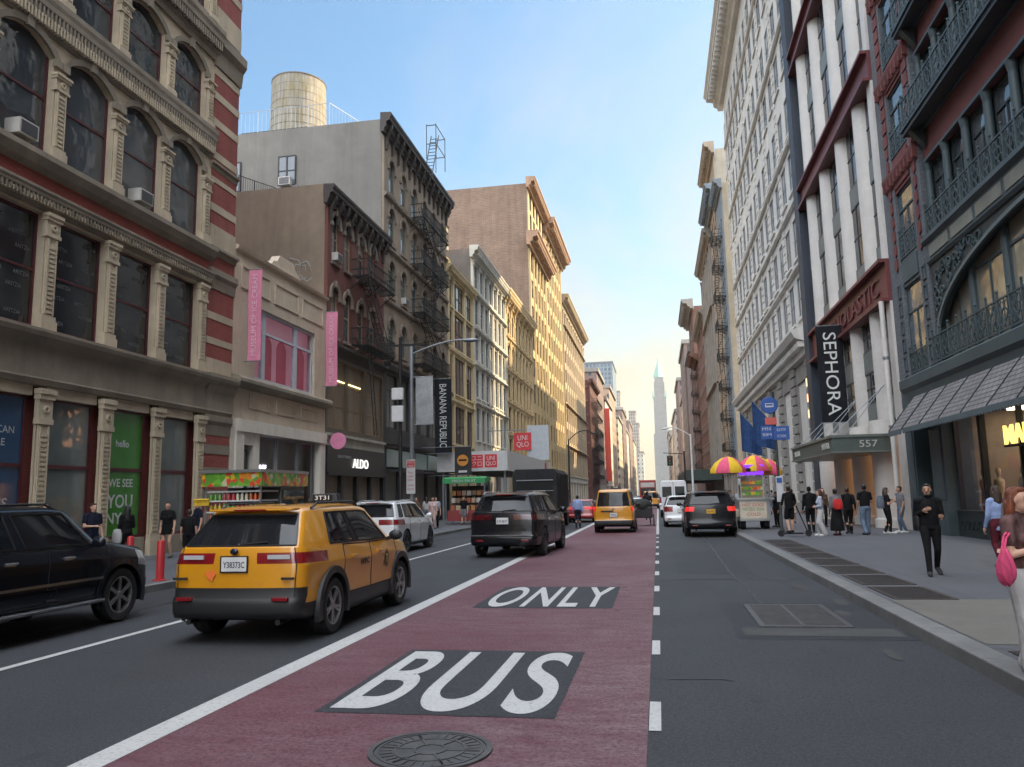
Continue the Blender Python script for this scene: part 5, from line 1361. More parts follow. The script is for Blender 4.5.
m = MB(); S.box(m, 38.3, 42.6, 8.05, 8.1, -.14, -.12); m.build('lit_tube', emit('tube_lamp', (1., .85, .4), 2.), b)
m = MB(); S.box(m, 37.5, 46.15, 4.55, 5.2, -.3, .05); S.box(m, 37.5, 46.15, 5.05, 5.196, .05, .18); m.build('sign_band', stone('pale_band', (.42, .40, .34), .2), b)
blackfas = flat('fascia_black', (.013, .013, .014), .35)
m = MB(); S.box(m, 37.5, 46.15, 3.1, 4.55, -.35, .12); m.build('fascia', blackfas, b)
whitel = emit('letters_white_lit', (1., .97, .9), .35)
text('shop_sign', 'ALDO', whitel, (0, 1, 0), (0, 0, 1), S.P(42.0, 3.75, .13), 2.3, .5, parent=b, depth=.05, bold=.0)
text('shop_sign', 'CALL IT SPRING', flat('letters_grey', (.3, .3, .3), .5), (0, 1, 0), (0, 0, 1), S.P(39.7, 4.05, .125), 1.8, .15, parent=b)
warmin = emit('shop_warm', (.9, .55, .25), .22, (.2, .13, .08)); dimin = emit('shop_dim', (.5, .4, .28), .06, (.05, .045, .04))
shopfront(b, LS, 37.5, 46.15, .15, 3.2, 4, frameblack, shopglass, .4, .15, blackfas, .4, .3, glow=[dimin, shopglass, shopglass, shopglass])
for col_, u, z, r in (('poster_red', 38.6, 1.9, .45), ('poster_yellow', 38.9, 1.2, .35), ('poster_orange', 44.0, 2.0, .42)):
    m = MB(); S.poly(m, [(u+r*math.cos(2*PI*k/16), z+r*1.5*math.sin(2*PI*k/16)) for k in range(16)], -.30 if r else 0, -.22); m.build('poster', emit(col_, {'poster_red': (.7, .08, .04), 'poster_yellow': (.7, .5, .1), 'poster_orange': (.9, .3, .03)}[col_], .35), b)
fire_escape(b, LS, 40.6, 45.4, [14.2, 10.25], 1.0, drop=(41.2, 5.35, 1.2))
m = MB(); m.lathe((0, 0, 0), [(.0001, -.03), (.42, -.03), (.42, .03), (.0001, .03)], 28)
o = empty('round_sign', (-15.85, 37.7, 4.75), 'round pink sign projecting over the pavement beside the black shoe shop', 'sign')
q = link('disc', m.mesh('disc', flat('sign_pink', (.65, .22, .35), .5)), o, (.05, 0, 0), (rad(90), 0, 0)); m = MB(); m.bar((-.55, 0, 0), (-.35, 0, 0), .04); link('bracket', m.mesh('bracket', steel), o)
# graffiti high on the bare wall
m = MB(); rnd = random.Random(4)
for k in range(9):
    c = (-17.6-k*.36, 37.497, 13.75+rnd.uniform(-.2, .3)); pts = [(c[0]+rnd.uniform(.3, .5)*math.cos(t), c[1], c[2]+rnd.uniform(.35, .6)*math.sin(t)) for t in [2*PI*j/9 for j in range(9)]]
    for p, q in zip(pts, pts[1:]): m.bar(p, q, .012, .05)
m.build('graffiti', flat('graffiti_paint', (.27, .29, .27), .7), b)
# ---- tall dark house, fire escape, roof tank
sooty = stone('sooty_stone', (.30, .235, .17), .4, .85, .7, .5); greywall = stone('render_grey', (.215, .205, .18), .25, .9, .3, .4)
b4 = building('tenement', 'tall soot-dark house with arched windows, black fire escapes and a bare grey side wall', LS, 46.2, 61.55, 25.6, sooty, greywall, brownst, [(21.6, 24.0, 'arch'), (18.2, 20.7, 'arch'), (14.7, 17.1, 'arch'), (11.1, 13.3, 'arch')],
             even(46.4, 61.3, 6, 1.15), base=10.1, hood='arch', frame=framegreen, gl=skyglass, bands=(21.1, 17.6, 14.1, 10.5), corn=None, ac=((2, 1),))
cornice(b4, S, 46.25, 61.5, 25.2, 1.25, .62, darkcorn, 0, brackets=1.25)
fire_escape(b4, LS, 51.6, 58.4, [21.5, 18.1, 14.6, 11.0], 1.0)
m = MB()
for w in (.35, .95): m.bar(S.P(54, 25.5, w), S.P(56, 29.6, w), .06)
for k in range(12): q = k/12; m.bar(S.P(54+2*q, 25.5+4.1*q, .35), S.P(54+2*q, 25.5+4.1*q, .95), .04)
for u in (55.2, 57.8): m.bar(S.P(u, 27.4, .95), S.P(u, 30.2, .95), .05); m.bar(S.P(u, 27.4, .2), S.P(u, 30.2, .2), .05)
for v in (28.6, 30.1): m.tube([S.P(55.2, v, .2), S.P(55.2, v, .95), S.P(57.8, v, .95), S.P(57.8, v, .2)], .025, 4)
m.build('gooseneck_ladder', ironblack, b4)
iron4 = stone('cast_iron_dark', (.030, .032, .034), .35, .5, .8, .2)
m = MB(); wallfront(m, S, 46.2, 61.55, 5.3, 10.1, [(6.2, 9.6)], even(46.5, 61.2, 6, 2.0), .3); m.build('loft_wall', iron4, b4)
for a, c in even(46.5, 61.2, 6, 2.0): window(b4, S, (a+c)/2, 6.2, c-a, 3.4, 'transom', frameblack, loftgl, None, None, .2, var=0)
m = MB(); S.prof(m, 46.2, 61.55, [(0, 9.7), (.3, 9.8), (.45, 10.05), (.45, 10.2), (0, 10.3)]); m.build('shop_cornice', iron4, b4)
shopfront(b4, LS, 46.2, 61.55, .15, 5.3, 5, frameblack, shopglass, .5, .35, iron4, .4, .35, glow=[shopglass, dimin, shopglass, warmin, shopglass])
transgl = flat('transom_green', (.17, .23, .21), .3, coat=.6)
for a, c in even(46.5, 61.2, 5, 2.5):
    m = MB(); S.box(m, a, c, 3.75, 4.85, -.05, .10); m.build('transom_light', transgl, b4, bevel=.03)
m = MB(); S.box(m, 47, 60.5, 3.45, 3.6, .05, .75); m.build('canopy', iron4, b4)
blade('banner', 'black vertical banner lettered in white on the dark house', 'banner', -15.75, -14.5, 55.4, 5.0, 10.4, cloth('banner_black', (.012, .014, .02), .7), 'BANANA REPUBLIC', flat('banner_white', (.6, .6, .58), .6), False, .42, wallx=-16.4, lh=.86)
FR = Side(0, 1)
# side windows of the bare wall and the rails on the roofs
ND = bpy.data.objects
def facing_window(bld, x, y, z, w, h, frame, ac=False):
    m = MB(); m.box(x-w/2-.1, x+w/2+.1, y-.10, y, z-.14, z)
    fm, pm = win_meshes('sash2', w, h, frame, skyglass, 0, None, None, .05)
    o = link('window', fm, bld, tuple(Vector((x, y-.06, z))-ORG[bld.name])); link('pane', pm, o)
    q = m.build('sill', framegrey, bld)
    if ac:
        m = MB(); m.box(-.4, .4, -.4, 0, -.05, .5); m.mi = 1; m.box(-.34, .34, -.412, -.4, 0, .45); link('air_conditioner', m.mesh('air_conditioner', [acm, acd]), o)
facing_window(b4, -23.1, 46.2, 22.3, 1.25, 2.1, frameblack, True); facing_window(b4, -27.0, 46.2, 22.2, 1.2, 2.1, frameblack)
pickets(b, [(-33, 38.1, 18.4), (-22.6, 38.1, 18.4), (-20.8, 41.5, 18.4)], 1.5, ironblack); 
pickets(b4, [(-33, 46.9, 26.3), (-20.5, 46.9, 26.3), (-19.5, 50, 26.3)], 1.9, steel, .3)
wt = empty('water_tank', (-27.6, 57, 25.7), 'round weathered wooden water tank standing on the roof of the dark house', 'water tank')
tankm, n_ = newmat('tank_boards')
wv = n_.new('ShaderNodeTexWave', _wave_type='BANDS', _bands_direction='DIAGONAL', Scale=2.2, Distortion=1.); 
b_ = n_.mix(n_.ramp(n_.noise(1.6, 6, .7, (3.5, 3.5, .25)), .3, .7), (.15, .13, .10), (.33, .31, .255)); b_ = n_.mix(n_.ramp(n_.noise(.8, 4), .5, .75, (0,)*3+(1,), (.6,)*3+(1,)), b_, (.20, .15, .03)); n_.color(b_); n_.b.inputs['Roughness'].default_value = .9
m = MB(); cx, cy = -27.6, 57; Z0 = 2.6
for k in range(44):
    a0, a1 = 2*PI*k/44+.002, 2*PI*(k+1)/44-.002; vs = [(cx+r*math.cos(a), cy+r*math.sin(a), z) for z in (29.0+Z0-1, 33.1+Z0) for a, r in ((a0, 2.28 if z < 33 else 2.16), (a1, 2.28 if z < 33 else 2.16), (a1, 2.0), (a0, 2.0))]
    m.add(vs, [(0, 1, 5, 4), (1, 2, 6, 5), (2, 3, 7, 6), (3, 0, 4, 7), (0, 3, 2, 1), (4, 5, 6, 7)])
m.build('tank', tankm, wt)
for k in range(7):
    m = MB(); z = 28.2+Z0+k*.68; r = 2.295-.14*(z-28-Z0)/5; m.lathe((cx, cy, z), [(r-.03, 0), (r+.010, 0), (r+.010, .03), (r-.03, .03)], 40); m.build('hoop', flat('rusty_hoop', (.16, .13, .09), .7, .4), wt)
m = MB(); m.lathe((cx, cy, 33.1+Z0), [(2.2, -.02), (2.2, .06), (.0001, .35)], 36); m.build('lid', flat('tank_lid', (.16, .13, .10), .8), wt)
m = MB()
for dx in (-1.3, 1.3):
    for dy in (-1.3, 1.3): m.bar((cx+dx, cy+dy, 25.6), (cx+dx, cy+dy, 28.0+Z0), .22)
    m.bar((cx+dx, cy-1.9, 27.9+Z0), (cx+dx, cy+1.9, 27.9+Z0), .2)
m.bar((cx-1.9, cy-1.3, 27.8+Z0), (cx+1.9, cy-1.3, 27.8+Z0), .2); m.build('stand', flat('stand_steel', (.14, .12, .10), .7, .3), wt)
bh = empty('roof_hut', (-27.5, 53.5, 27), 'small white bulkhead on the roof below the wooden tank', 'roof hut')
m = MB(); m.box(-29.5, -24.5, 52, 55, 26.5, 29.2); m.build('wall', stone('white_render', (.5, .49, .46), .2), bh); m = MB(); m.box(-29.7, -24.3, 51.8, 55.2, 29.2, 29.32); m.build('roof', roofm, bh)
# ---- cream house with the mansard, white house, ornate house
yelst = stone('yellow_stone', (.62, .49, .28), .2, .8, .6, .3); whst = stone('white_cast_iron', (.55, .53, .47), .2, .7, .6, .35); gold = stone('golden_stone', (.60, .45, .25), .25, .8, .5, .35); tanst = stone('tan_stone', (.42, .33, .22), .25, .85, .5, .35)
b = building('mansard_house', 'narrow cream house with wide windows under a yellow mansard roof', LS, 61.6, 70.9, 20.6, yelst, rows=[(17.7, 20.1), (14.3, 17.3), (10.4, 13.6), (6.2, 9.4)], bays=[(62.3, 63.2), (63.7, 67.3), (67.8, 70.3)], kind='sash3', frame=flat('frame_purple_brown', (.07, .04, .045), .5), base=5.4, sill=True, bands=(13.8, 9.6), corn=(.7, .5, .5), roof=False, pil=(.5, .08, 5.4, 20.3))
m = MB(); S.prof(m, 61.65, 70.85, [(-.2, 20.9), (-2.2, 24.3), (-14, 24.3), (-14, 20.9)]); m.build('roof', flat('mansard_yellow', (.50, .35, .10), .6, var=.2), b)
shopfront(b, LS, 61.6, 70.9, .15, 5.4, 3, frameblack, shopglass, .5, .9, yelst, .4, .4)
ts = empty('roof_tank', (-20.5, 69, 24), 'small pale roof tank with a cone lid behind the yellow mansard', 'water tank')
m = MB(); m.lathe((-20.2, 72, 25.6), [(.0001, 0), (1.2, 0), (1.15, 2.4)], 24); m.build('tank', tankm, ts); m = MB(); m.lathe((-20.2, 72, 28), [(1.3, 0), (.0001, .8)], 24); m.build('lid', flat('pale_lid', (.5, .45, .36), .7), ts)
b = building('iron_front_house', 'white cast-iron fronted house with close rows of tall windows', LS, 70.95, 87.4, 24.6, whst, stone('dark_render', (.15, .13, .12), .3), None, [(21.6, 24.0), (18.1, 20.7), (14.6, 17.2), (11.1, 13.8), (7.0, 10.1)], even(71.5, 87, 7, 1.45), kind='sash2', base=5.2, frame=framegrey, gl=skyglass, bands=(20.95, 17.45, 14.0, 10.35), bandpr=.3, corn=(1.1, .8, .6), pil=(.4, .09, 5.2, 24.2))
shopfront(b, LS, 70.95, 87.4, .15, 5.2, 5, frameblack, shopglass, .5, .8, whst, .4, .4)
b = building('ornate_house', 'ornate tan stone house with bracketed cornices beyond the white one', LS, 87.45, 106.4, 24.2, gold, tanst, None, [(20.6, 23.2, 'arch'), (16.8, 19.6, 'seg'), (13.0, 15.8), (9.2, 12.0), (5.9, 8.3)], even(88, 106, 7, 1.3), base=5.2, hood='lintel', frame=woodbrown, bands=(19.9, 16.1, 12.3, 8.6), bandpr=.25, corn=(1.6, .9, .8), brackets=2.6, pil=(.5, .12, 5.2, 23.6))
shopfront(b, LS, 87.45, 106.4, .15, 5.2, 6, frameblack, shopglass, .5, .8, tanst, .4, .4)
# ---- the tall brick-sided one and its golden neighbours
brickbrown = brick('brown_brick', (.245, .150, .10), (.175, .105, .075), (.26, .21, .16), .62, .24, .45, .9, .35, .03); rustc = stone('cornice_rust', (.37, .22, .13), .25, .7)
goldlit = stone('gold_limestone', (.50, .38, .20), .22, .8, .5, .3)
b = building('loft_tower', 'tall golden loft building with a huge bare brown brick side wall', LS, 107, 123.9, 45.6, goldlit, brickbrown, rustc, [(v, v+2.7) for v in (42.8, 39.6, 33.6, 29.8, 26.0, 22.2, 18.4, 14.6, 10.6, 6.4)], even(107.6, 123.4, 5, 1.9), kind='sash2', base=5.4, frame=woodbrown, corn=(1.5, 1.3, .8), sill=False, pil=(.55, .12, 5.4, 37), pilmat=goldlit, D=30)
cornice(b, S, 106.7, 124, 36.6, 2.0, 1.7, rustc, .9)
shopfront(b, LS, 107, 123.9, .15, 5.4, 5, frameblack, shopglass, .5, .8, goldlit, .4, .5)
b = building('loft_building', 'golden stone loft block with a heavy rust-coloured cornice beside the brick-sided tower', LS, 123.95, 145, 44.6, goldlit, brickbrown, rustc, [(v, v+2.6) for v in (40.8, 37.0, 33.2, 29.4, 25.6, 21.8, 18.0, 14.2, 10.4, 6.4)], even(124.5, 144.5, 6, 1.9), kind='sash2', base=5.4, frame=woodbrown, corn=(2.2, 2.0, 1.0), sill=False, pil=(.6, .12, 5.4, 44), pilmat=goldlit, D=28)
shopfront(b, LS, 123.95, 145, .15, 5.4, 6, frameblack, shopglass, .5, .8, goldlit, .4, .5)
b = building('corner_loft', 'tan stone corner block with small windows and grey bands farther down the left side', LS, 147, 190, 38.4, tanst, tanst, None, [(v, v+2.5) for v in (34.6, 30.8, 27, 23.2, 19.4, 15.6, 11.8)], even(148, 189, 11, 1.9), kind='sash2', base=5.4, frame=woodbrown, corn=(1.6, 1.4, 1.), sill=False, pil=(.8, .12, 5.4, 37), D=26, bands=(33.8, 18.6, 10.8), bandpr=.5)
shopfront(b, LS, 147, 190, .15, 5.4, 8, framewhite, shopglass, .5, 1.2, whst, .4, .6)
# ------------------------------------------------------------------ right side of the street
S = RS; G = 'buildings along the street'
greeniron = stone('green_cast_iron', (.054, .082, .090), .3, .55, .9, .25, .25); irondk = stone('green_iron_dark', (.022, .032, .034), .3, .5, .9, .2, .2)
terrared = stone('red_terracotta', (.155, .040, .034), .3, .8, 1.2, .35); greybrick = brick('grey_brick', (.13, .14, .155), (.105, .112, .125), (.07, .075, .08), .42, .16, .3)
b = empty('iron_front_building', tuple(RS.P(20, 0)), 'dark green cast-iron building with ornate balconies, red panels and a big arch window', 'building', G)
u0, u1 = 6., 33.8; Htop = 58
m = MB(); S.box(m, u0, u1-.01, 5.2, Htop, -16, -.9); S.box(m, u0, u1-.01, .1, 5.2, -16, -6.05); S.box(m, 30.75, u1-.01, .1, 5.2, -6.05, -1.55); m.build('side_wall', greybrick, b)
# left narrow bay (far end), wide middle with loggias, further narrow bay near the camera
m = MB(); S.box(m, 33.25, 33.8, .15, Htop, -.9, .0); m.build('corner_pier', greybrick, b)
NB_ = [(29.35, 33.25), (6.2, 8.4)]
fl = [(5.95, 9.5), (10.6, 13.3), (14.75, 17.4), (18.6, 21.4), (22.4, 25.2), (26.2, 29.0), (30, 32.8), (34, 36.8), (38, 40.8)]
for a, c in NB_:
    for i, (v0, v1) in enumerate(fl):
        w_ = min(2.0, c-a-1.1); uc = (a+c)/2; pw_ = (c-a-w_)/2
        window(b, S, uc, v0, w_, v1-v0, 'transom', greeniron, skyglass if i < 2 else winglass, None, None, .14, var=0)
        railing(b, S, uc-w_/2, uc+w_/2, v0, -.04, .95, greeniron, .5, name='window_guard')
        nx = fl[i+1][0] if i+1 < len(fl) else Htop
        m = MB(); S.box(m, uc-w_/2, uc+w_/2, v1, nx, -.9, -.02); S.box(m, uc-w_/2+.1, uc+w_/2-.1, v1+.15, nx-.15, -.02, .03); m.build('spandrel', greeniron if i < 1 else terrared, b)
        if i < 1: continue
        for d in (-1, 1):
            n = int((nx-v0)/.55)
            for k in range(n):
                pass
    for d in (-1, 1):
        e = uc+d*(w_/2+pw_/2)
        m = MB(); S.box(m, e-pw_/2, e+pw_/2, 5.2, Htop, -.9, 0); m.build('pier', greybrick, b)
        m = MB(); v = 10.3
        while v < 44:
            S.poly(m, [(e-.17, v+.1), (e, v), (e+.17, v+.1), (e+.17, v+.48), (e-.17, v+.48)] if v < 15 else [(e-.26, v), (e+.26, v), (e+.26, v+.46), (e-.26, v+.46)], 0, .05); v += .58
        m.build('red_quoins', terrared, b)
        m = MB(); v = 5.6
        while v < 9.6: 
            for A, C, V, W in ((e-.18, e+.18, v, v+.05), (e-.18, e+.18, v+.5, v+.55), (e-.18, e-.13, v+.05, v+.5), (e+.13, e+.18, v+.05, v+.5)): S.box(m, A, C, V, W, 0, .045)
            v += .72
        m.build('panel_mould', greeniron, b)
    for v in (13.6, 17.6, 21.6):
        m = MB(); S.prof(m, a, c, [(0, v), (.08, v+.1), (.18, v+.5), (.18, v+.62), (0, v+.7)])
        for k in range(9): S.box(m, a+.05+k*(c-a-.2)/8, a+.17+k*(c-a-.2)/8, v+.1, v+.5, .08, .17)
        m.build('balcony_bracket', terrared, b)
A, C = 8.4, 29.3
# arch storey
m = MB(); cen = 20.6; half = 8.45
vs0 = 7.0; rise = 2.35
pts = [(cen+half*math.cos(PI*k/28), vs0+rise*math.sin(PI*k/28)) for k in range(29)]
mid = len(pts)//2
S.poly(m, [(C, 9.6), (cen, 9.6)]+pts[:mid+1][::-1]+[(cen+half, 6.0), (C, 6.0)], -.28, -.05)
S.poly(m, [(cen, 9.6), (A, 9.6), (A, 6.0), (cen-half, 6.0)]+pts[mid:][::-1], -.28, -.05)
m.mi = 1; rnd = random.Random(3)
for k in range(420):
    u = rnd.uniform(A+.2, C-.2); v = rnd.uniform(6.6, 9.5); dx = (u-cen)/half
    top = vs0+rise*math.sqrt(max(0, 1-dx*dx)) if abs(dx) < 1 else 0
    if v > top+.2: S.ring(m, u, v, -.055, rnd.uniform(.06, .16), .04, 10, .06)
m.build('arch_spandrel', [irondk, greeniron], b)
m = MB()
for p, q in zip(pts, pts[1:]): m.bar(S.P(p[0], p[1], -.02), S.P(q[0], q[1], -.02), .09, .12)
for sx in (1, -1): m.bar(S.P(cen+sx*half, 6.2, -.02), S.P(cen+sx*half, vs0, -.02), .09)
m.build('arch_moulding', flat('verdigris', (.10, .125, .125), .6), b)
nb_ = 8; wb_ = (C-A-.4)/nb_
for k in range(nb_):
    uc = A+.3+wb_*(k+.5)
    window(b, S, uc, 6.05, wb_-.28, 3.55, 'transom', greeniron, glass('arch_glass', (.16, .145, .105), .06, .35, .05), None, None, .40, var=0, name='arch_window')
    m = MB(); m.cone(S.P(uc+wb_/2, 6.05, -.35), S.P(uc+wb_/2, 9.6, -.35), .13, .12, 12); m.build('column', greeniron, b, smooth=40)
railing(b, S, A, C, 6.03, .10, .95, greeniron, .75, name='balcony_railing')
m = MB(); S.prof(m, u0, 33.25, [(-.9, 5.2), (.06, 5.2), (.08, 5.45), (.2, 5.6), (.2, 5.95), (.15, 6.0), (-.9, 6.02)]); m.build('belt_course', greeniron, b)
m = MB(); S.prof(m, A, C, [(-.9, 9.55), (.0, 9.55), (.08, 9.65), (.08, 10.25), (.22, 10.36), (.22, 10.5), (-.9, 10.55)]); m.build('belt_course', greeniron, b)
for k in range(10):
    a = A+.2+k*(C-A-.4)/10; c = a+(C-A-.4)/10-.25; m = MB(); S.box(m, a, c, 9.75, 10.15, .08, .11); m.build('belt_panel', stone('stone_panel', (.20, .20, .165), .25), b)
# upper loggia storeys
for i, (v0, v1) in enumerate(fl[1:], 1):
    nx = fl[i+1][0] if i+1 < len(fl) else Htop
    wc3 = (C-A-.3)/12
    for k in range(12):
        uc = A+.15+wc3*(k+.5)
        if i < 6: window(b, S, uc, v0, wc3-.24, v1-v0, 'transom', irondk, winglass, None, None, .42, var=random.choice((0, 0, 0, 3)))
        if i < 4: m = MB(); m.cone(S.P(uc+wc3/2, v0, -.25), S.P(uc+wc3/2, v1, -.25), .14, .12, 10); m.cone(S.P(uc+wc3/2, v1-.3, -.25), S.P(uc+wc3/2, v1, -.25), .13, .18, 10); m.build('column', greeniron, b, smooth=40)
    m = MB(); S.box(m, A, C, v1, nx-.06, -.9, -.18); m.build('red_lintel', terrared, b)
    m = MB(); S.box(m, A, C, v1, v1+.10, -.18, -.1); S.box(m, A, C, nx-.30, nx-.06, -.17, -.08); m.build('lintel_mould', greeniron, b)
    if i == 1: railing(b, S, A, C, v0, -.08, .95, greeniron, .8, name='balcony_railing')
    elif i < 5:
        m = MB(); S.box(m, A-.2, C+.2, v0-.28, v0, -.06, .42); S.box(m, A-.25, C+.25, v0-.12, v0-.02, .42, .48); m.build('balcony_floor', irondk, b)
        railing(b, S, A-.15, C+.15, v0, .34, 1.05, greeniron, .8, name='balcony_railing')
        for uu in (A+.4, (A+C)/2, C-.4):
            m = MB(); m.prism([S.P(uu-.14, v0-.95, -.1), S.P(uu-.14, v0-.3, .36), S.P(uu-.14, v0-.3, -.1)], (0, .28, 0)); m.build('bracket', irondk, b)
m = MB(); S.prof(m, u0, u1, [(0, Htop-1), (.4, Htop-.8), (1.4, Htop-.2), (1.4, Htop), (0, Htop+.1)]); m.build('cornice', greeniron, b)
# awning over the shop
awm, n_ = newmat('awning_slats')
sep = n_.new('ShaderNodeSeparateXYZ'); n_.link(n_.tc.outputs['Object'], sep.inputs[0]); wv = n_.new('ShaderNodeTexBrick', _offset=.5, Scale=1., Mortar_Size=.02, Brick_Width=.34, Row_Height=.15)
cb_ = n_.new('ShaderNodeCombineXYZ'); n_.link(sep.outputs[1], cb_.inputs[0]); n_.link(sep.outputs[2], cb_.inputs[1]); n_.link(cb_.outputs[0], wv.inputs['Vector'])
wv.inputs['Color1'].default_value = (.20, .195, .19, 1); wv.inputs['Color2'].default_value = (.14, .13, .13, 1); wv.inputs['Mortar'].default_value = (.045, .032, .034, 1)
n_.color(n_.mix(n_.ramp(n_.noise(.8, 6), .35, .7, (0,)*3+(1,), (.5,)*3+(1,)), wv.outputs[0], (.07, .065, .06))); n_.b.inputs['Roughness'].default_value = .8
for a, c in ((30.35, 31.95), (8, 30.25)):
    m = MB(); S.prof(m, a, c, [(.1, 5.20), (1.1, 3.90), (1.1, 3.82), (.1, 5.10)]); m.build('awning', awm, b)
    m = MB(); k = a
    while k < c-.1:
        m.prism([S.P(k, 3.90, 1.1), S.P(k+.20, 3.90, 1.1), S.P(k+.20, 3.76, 1.1), S.P(k+.10, 3.70, 1.1), S.P(k, 3.76, 1.1)], (-.02, 0, 0)); k += .20
    m.build('awning_valance', stone('valance', (.10, .13, .14), .2), b)
    m = MB(); k = a
    while k <= c+.01: m.bar(S.P(k, 5.22, .1), S.P(k, 3.92, 1.1), .04); m.build('awning_rib', irondk, b); m = MB(); k += (c-a)/max(1, round((c-a)/1.9))
m = MB(); m.prism([S.P(30.27, 5.24, .1), S.P(30.27, 3.92, 1.12), S.P(30.27, 3.80, .1)], (0, .06, 0)); m.build('awning_end', irondk, b)
# shop under the awning
for a, c in ((32.4, 33.25), (29.4, 30.7), (19.3, 19.9), (8, 8.6)):
    m = MB(); S.box(m, a, c, .15, 5.2, -.9, .10); S.box(m, a-.05, c+.05, .15, 1.2, -.9, .16); S.box(m, a+.12, c-.12, 1.4, 4.0, .10, .14); m.build('shop_pier', greeniron, b)
m = MB(); S.box(m, 30.7, 32.4, .15, 4.8, -1.5, -1.2); m.build('recessed_door', irondk, b)
m = MB(); S.box(m, u0, 33, 4.6, 5.2, -.9, -.05); m.build('transom_beam', irondk, b)
m = MB(); S.box(m, 8.6, 19.3, .15, 4.6, -6, -5.8); S.box(m, 19.9, 30.6, .15, 4.6, -6, -5.8); S.box(m, 8.6, 30.6, 4.45, 4.58, -5.8, -.9); S.box(m, 30.62, 30.7, .15, 4.6, -5.8, -.9); m.build('shop_interior', stone('shop_room', (.22, .175, .13), .2, .7), b)
m = MB(); S.box(m, 8.6, 30.6, .152, .17, -5.8, -.9); m.build('shop_floor', stone('shop_floor_tile', (.28, .25, .21), .2, .4), b)
for k in range(10):
    u = 10+k*2.1
    m = MB(); S.box(m, u, u+.9, 4.38, 4.44, -3.6, -2.2); m.build('ceiling_lamp', emit('shop_lamp', (1., .82, .52), 4.), b)
for a, c in ((19.95, 22.7), (24.4, 27.1), (27.2, 29.35), (8.65, 13.9), (14, 19.25)):
    m = MB(); S.box(m, a, c, .15, .95, -.5, -.15); S.box(m, a+.1, c-.1, .95, 1.02, -.55, -.1)
    k = a+.25
    while k < c-.2: S.ring(m, k, .55, -.15, .13, .03, 10, .03); k += .36
    m.build('stall_riser', irondk, b)
    m = MB(); S.box(m, a, c, 1.0, 4.6, -.34, -.33); m.build('shop_pane', glz, b)
    for e in (a, c-.08): m = MB(); S.box(m, e, e+.08, .95, 4.6, -.42, -.26); m.build('shop_mullion', frameblack, b)
m = MB(); S.box(m, 22.75, 24.35, .15, 3.2, -.6, -.5); m.build('shop_door', glass('door_glass', (.03, .03, .03), .04, 0, 0), b)
gldl = emit('neon_gold', (1., .72, .16), .75, (.3, .2, .03))
text('shop_sign', 'MANGO', gldl, (0, -1, 0), (0, 0, 1), S.P(23.5, 3.25, -.2), 3.2, .56, parent=b, depth=.06, bold=.01)
m = MB(); S.box(m, 20.6, 25.2, 2.9, 2.96, -.3, -.16); m.build('sign_rail', frameblack, b)
rackc = [cloth('rack%d' % k, c) for k, c in enumerate(((.45, .35, .2), (.3, .08, .06), (.08, .1, .2), (.5, .48, .44)))]
for k, u in enumerate((20.6, 21.7, 25.2, 26.4, 28.2, 29.4)):
    o = empty('mannequin', tuple(S.P(u, .95, -1.1)), 'mannequin in the lit shop window under the grey awning, %s' % ('nearest the door', 'left of the shop door', 'behind the second pane', 'beside the dark mullion', 'in the far pane', 'farthest down the street')[k], 'mannequin', 'mannequins in the lit shop window')
    p = S.P(u, .95, -1.1); m = MB(); m.lathe(p, [(.0001, 0), (.16, .0), (.15, .5), (.13, .62), (.19, .95), (.16, 1.05), (.06, 1.1), (.055, 1.18), (.09, 1.25), (.09, 1.38), (.0001, 1.44)], 14, sy=1.15, sx=.8); m.build('figure', rackc[k % 4], o, smooth=60)
rk = random.Random(5)
for u, w in ((21.2, -2.6), (25.6, -2.4), (26.6, -3.6), (28.4, -2.2), (20.5, -4.2), (24.9, -4.6)):
    o = empty('clothes_rack', tuple(S.P(u, .15, w)), 'rail of folded and hanging clothes inside the lit shop', 'clothes rack', 'clothes racks in the lit shop')
    m = MB(); m.bar(S.P(u-.8, 1.5, w), S.P(u+.8, 1.5, w), .03); m.bar(S.P(u-.8, .15, w), S.P(u-.8, 1.5, w), .03); m.bar(S.P(u+.8, .15, w), S.P(u+.8, 1.5, w), .03); m.build('frame', steel, o)
    for k in range(12):
        m = MB(); x = u-.72+k*.13; S.box(m, x, x+.07, 1.5-rk.uniform(.6, 1.05), 1.46, w-.22, w+.22); m.build('garment', rackc[rk.randrange(4)], o, bevel=.02)
for k, (u, z) in enumerate(((26.0, 2.3), (28.3, 2.5), (21.4, 2.3))):
    o = empty('poster', tuple(S.P(u, z, -5.7)), 'large fashion poster on the back wall of the lit shop', 'poster', 'posters in the lit shop'); m = MB(); S.box(m, u-.8, u+.8, z-.9, z+1., -5.78, -5.74); m.build('sheet', stone('poster_print', (.35, .16, .12), .7, .6, 2.2, .0, .0), o)
o = empty('display_screen', tuple(S.P(27.7, 1.9, -3)), 'glowing purple and blue screen inside the lit shop', 'screen'); m = MB(); S.box(m, 26.6, 28.8, 2.0, 2.6, -3., -2.9); m.build('screen', emit('screen_purple', (.4, .12, 1.), 1.6), o)
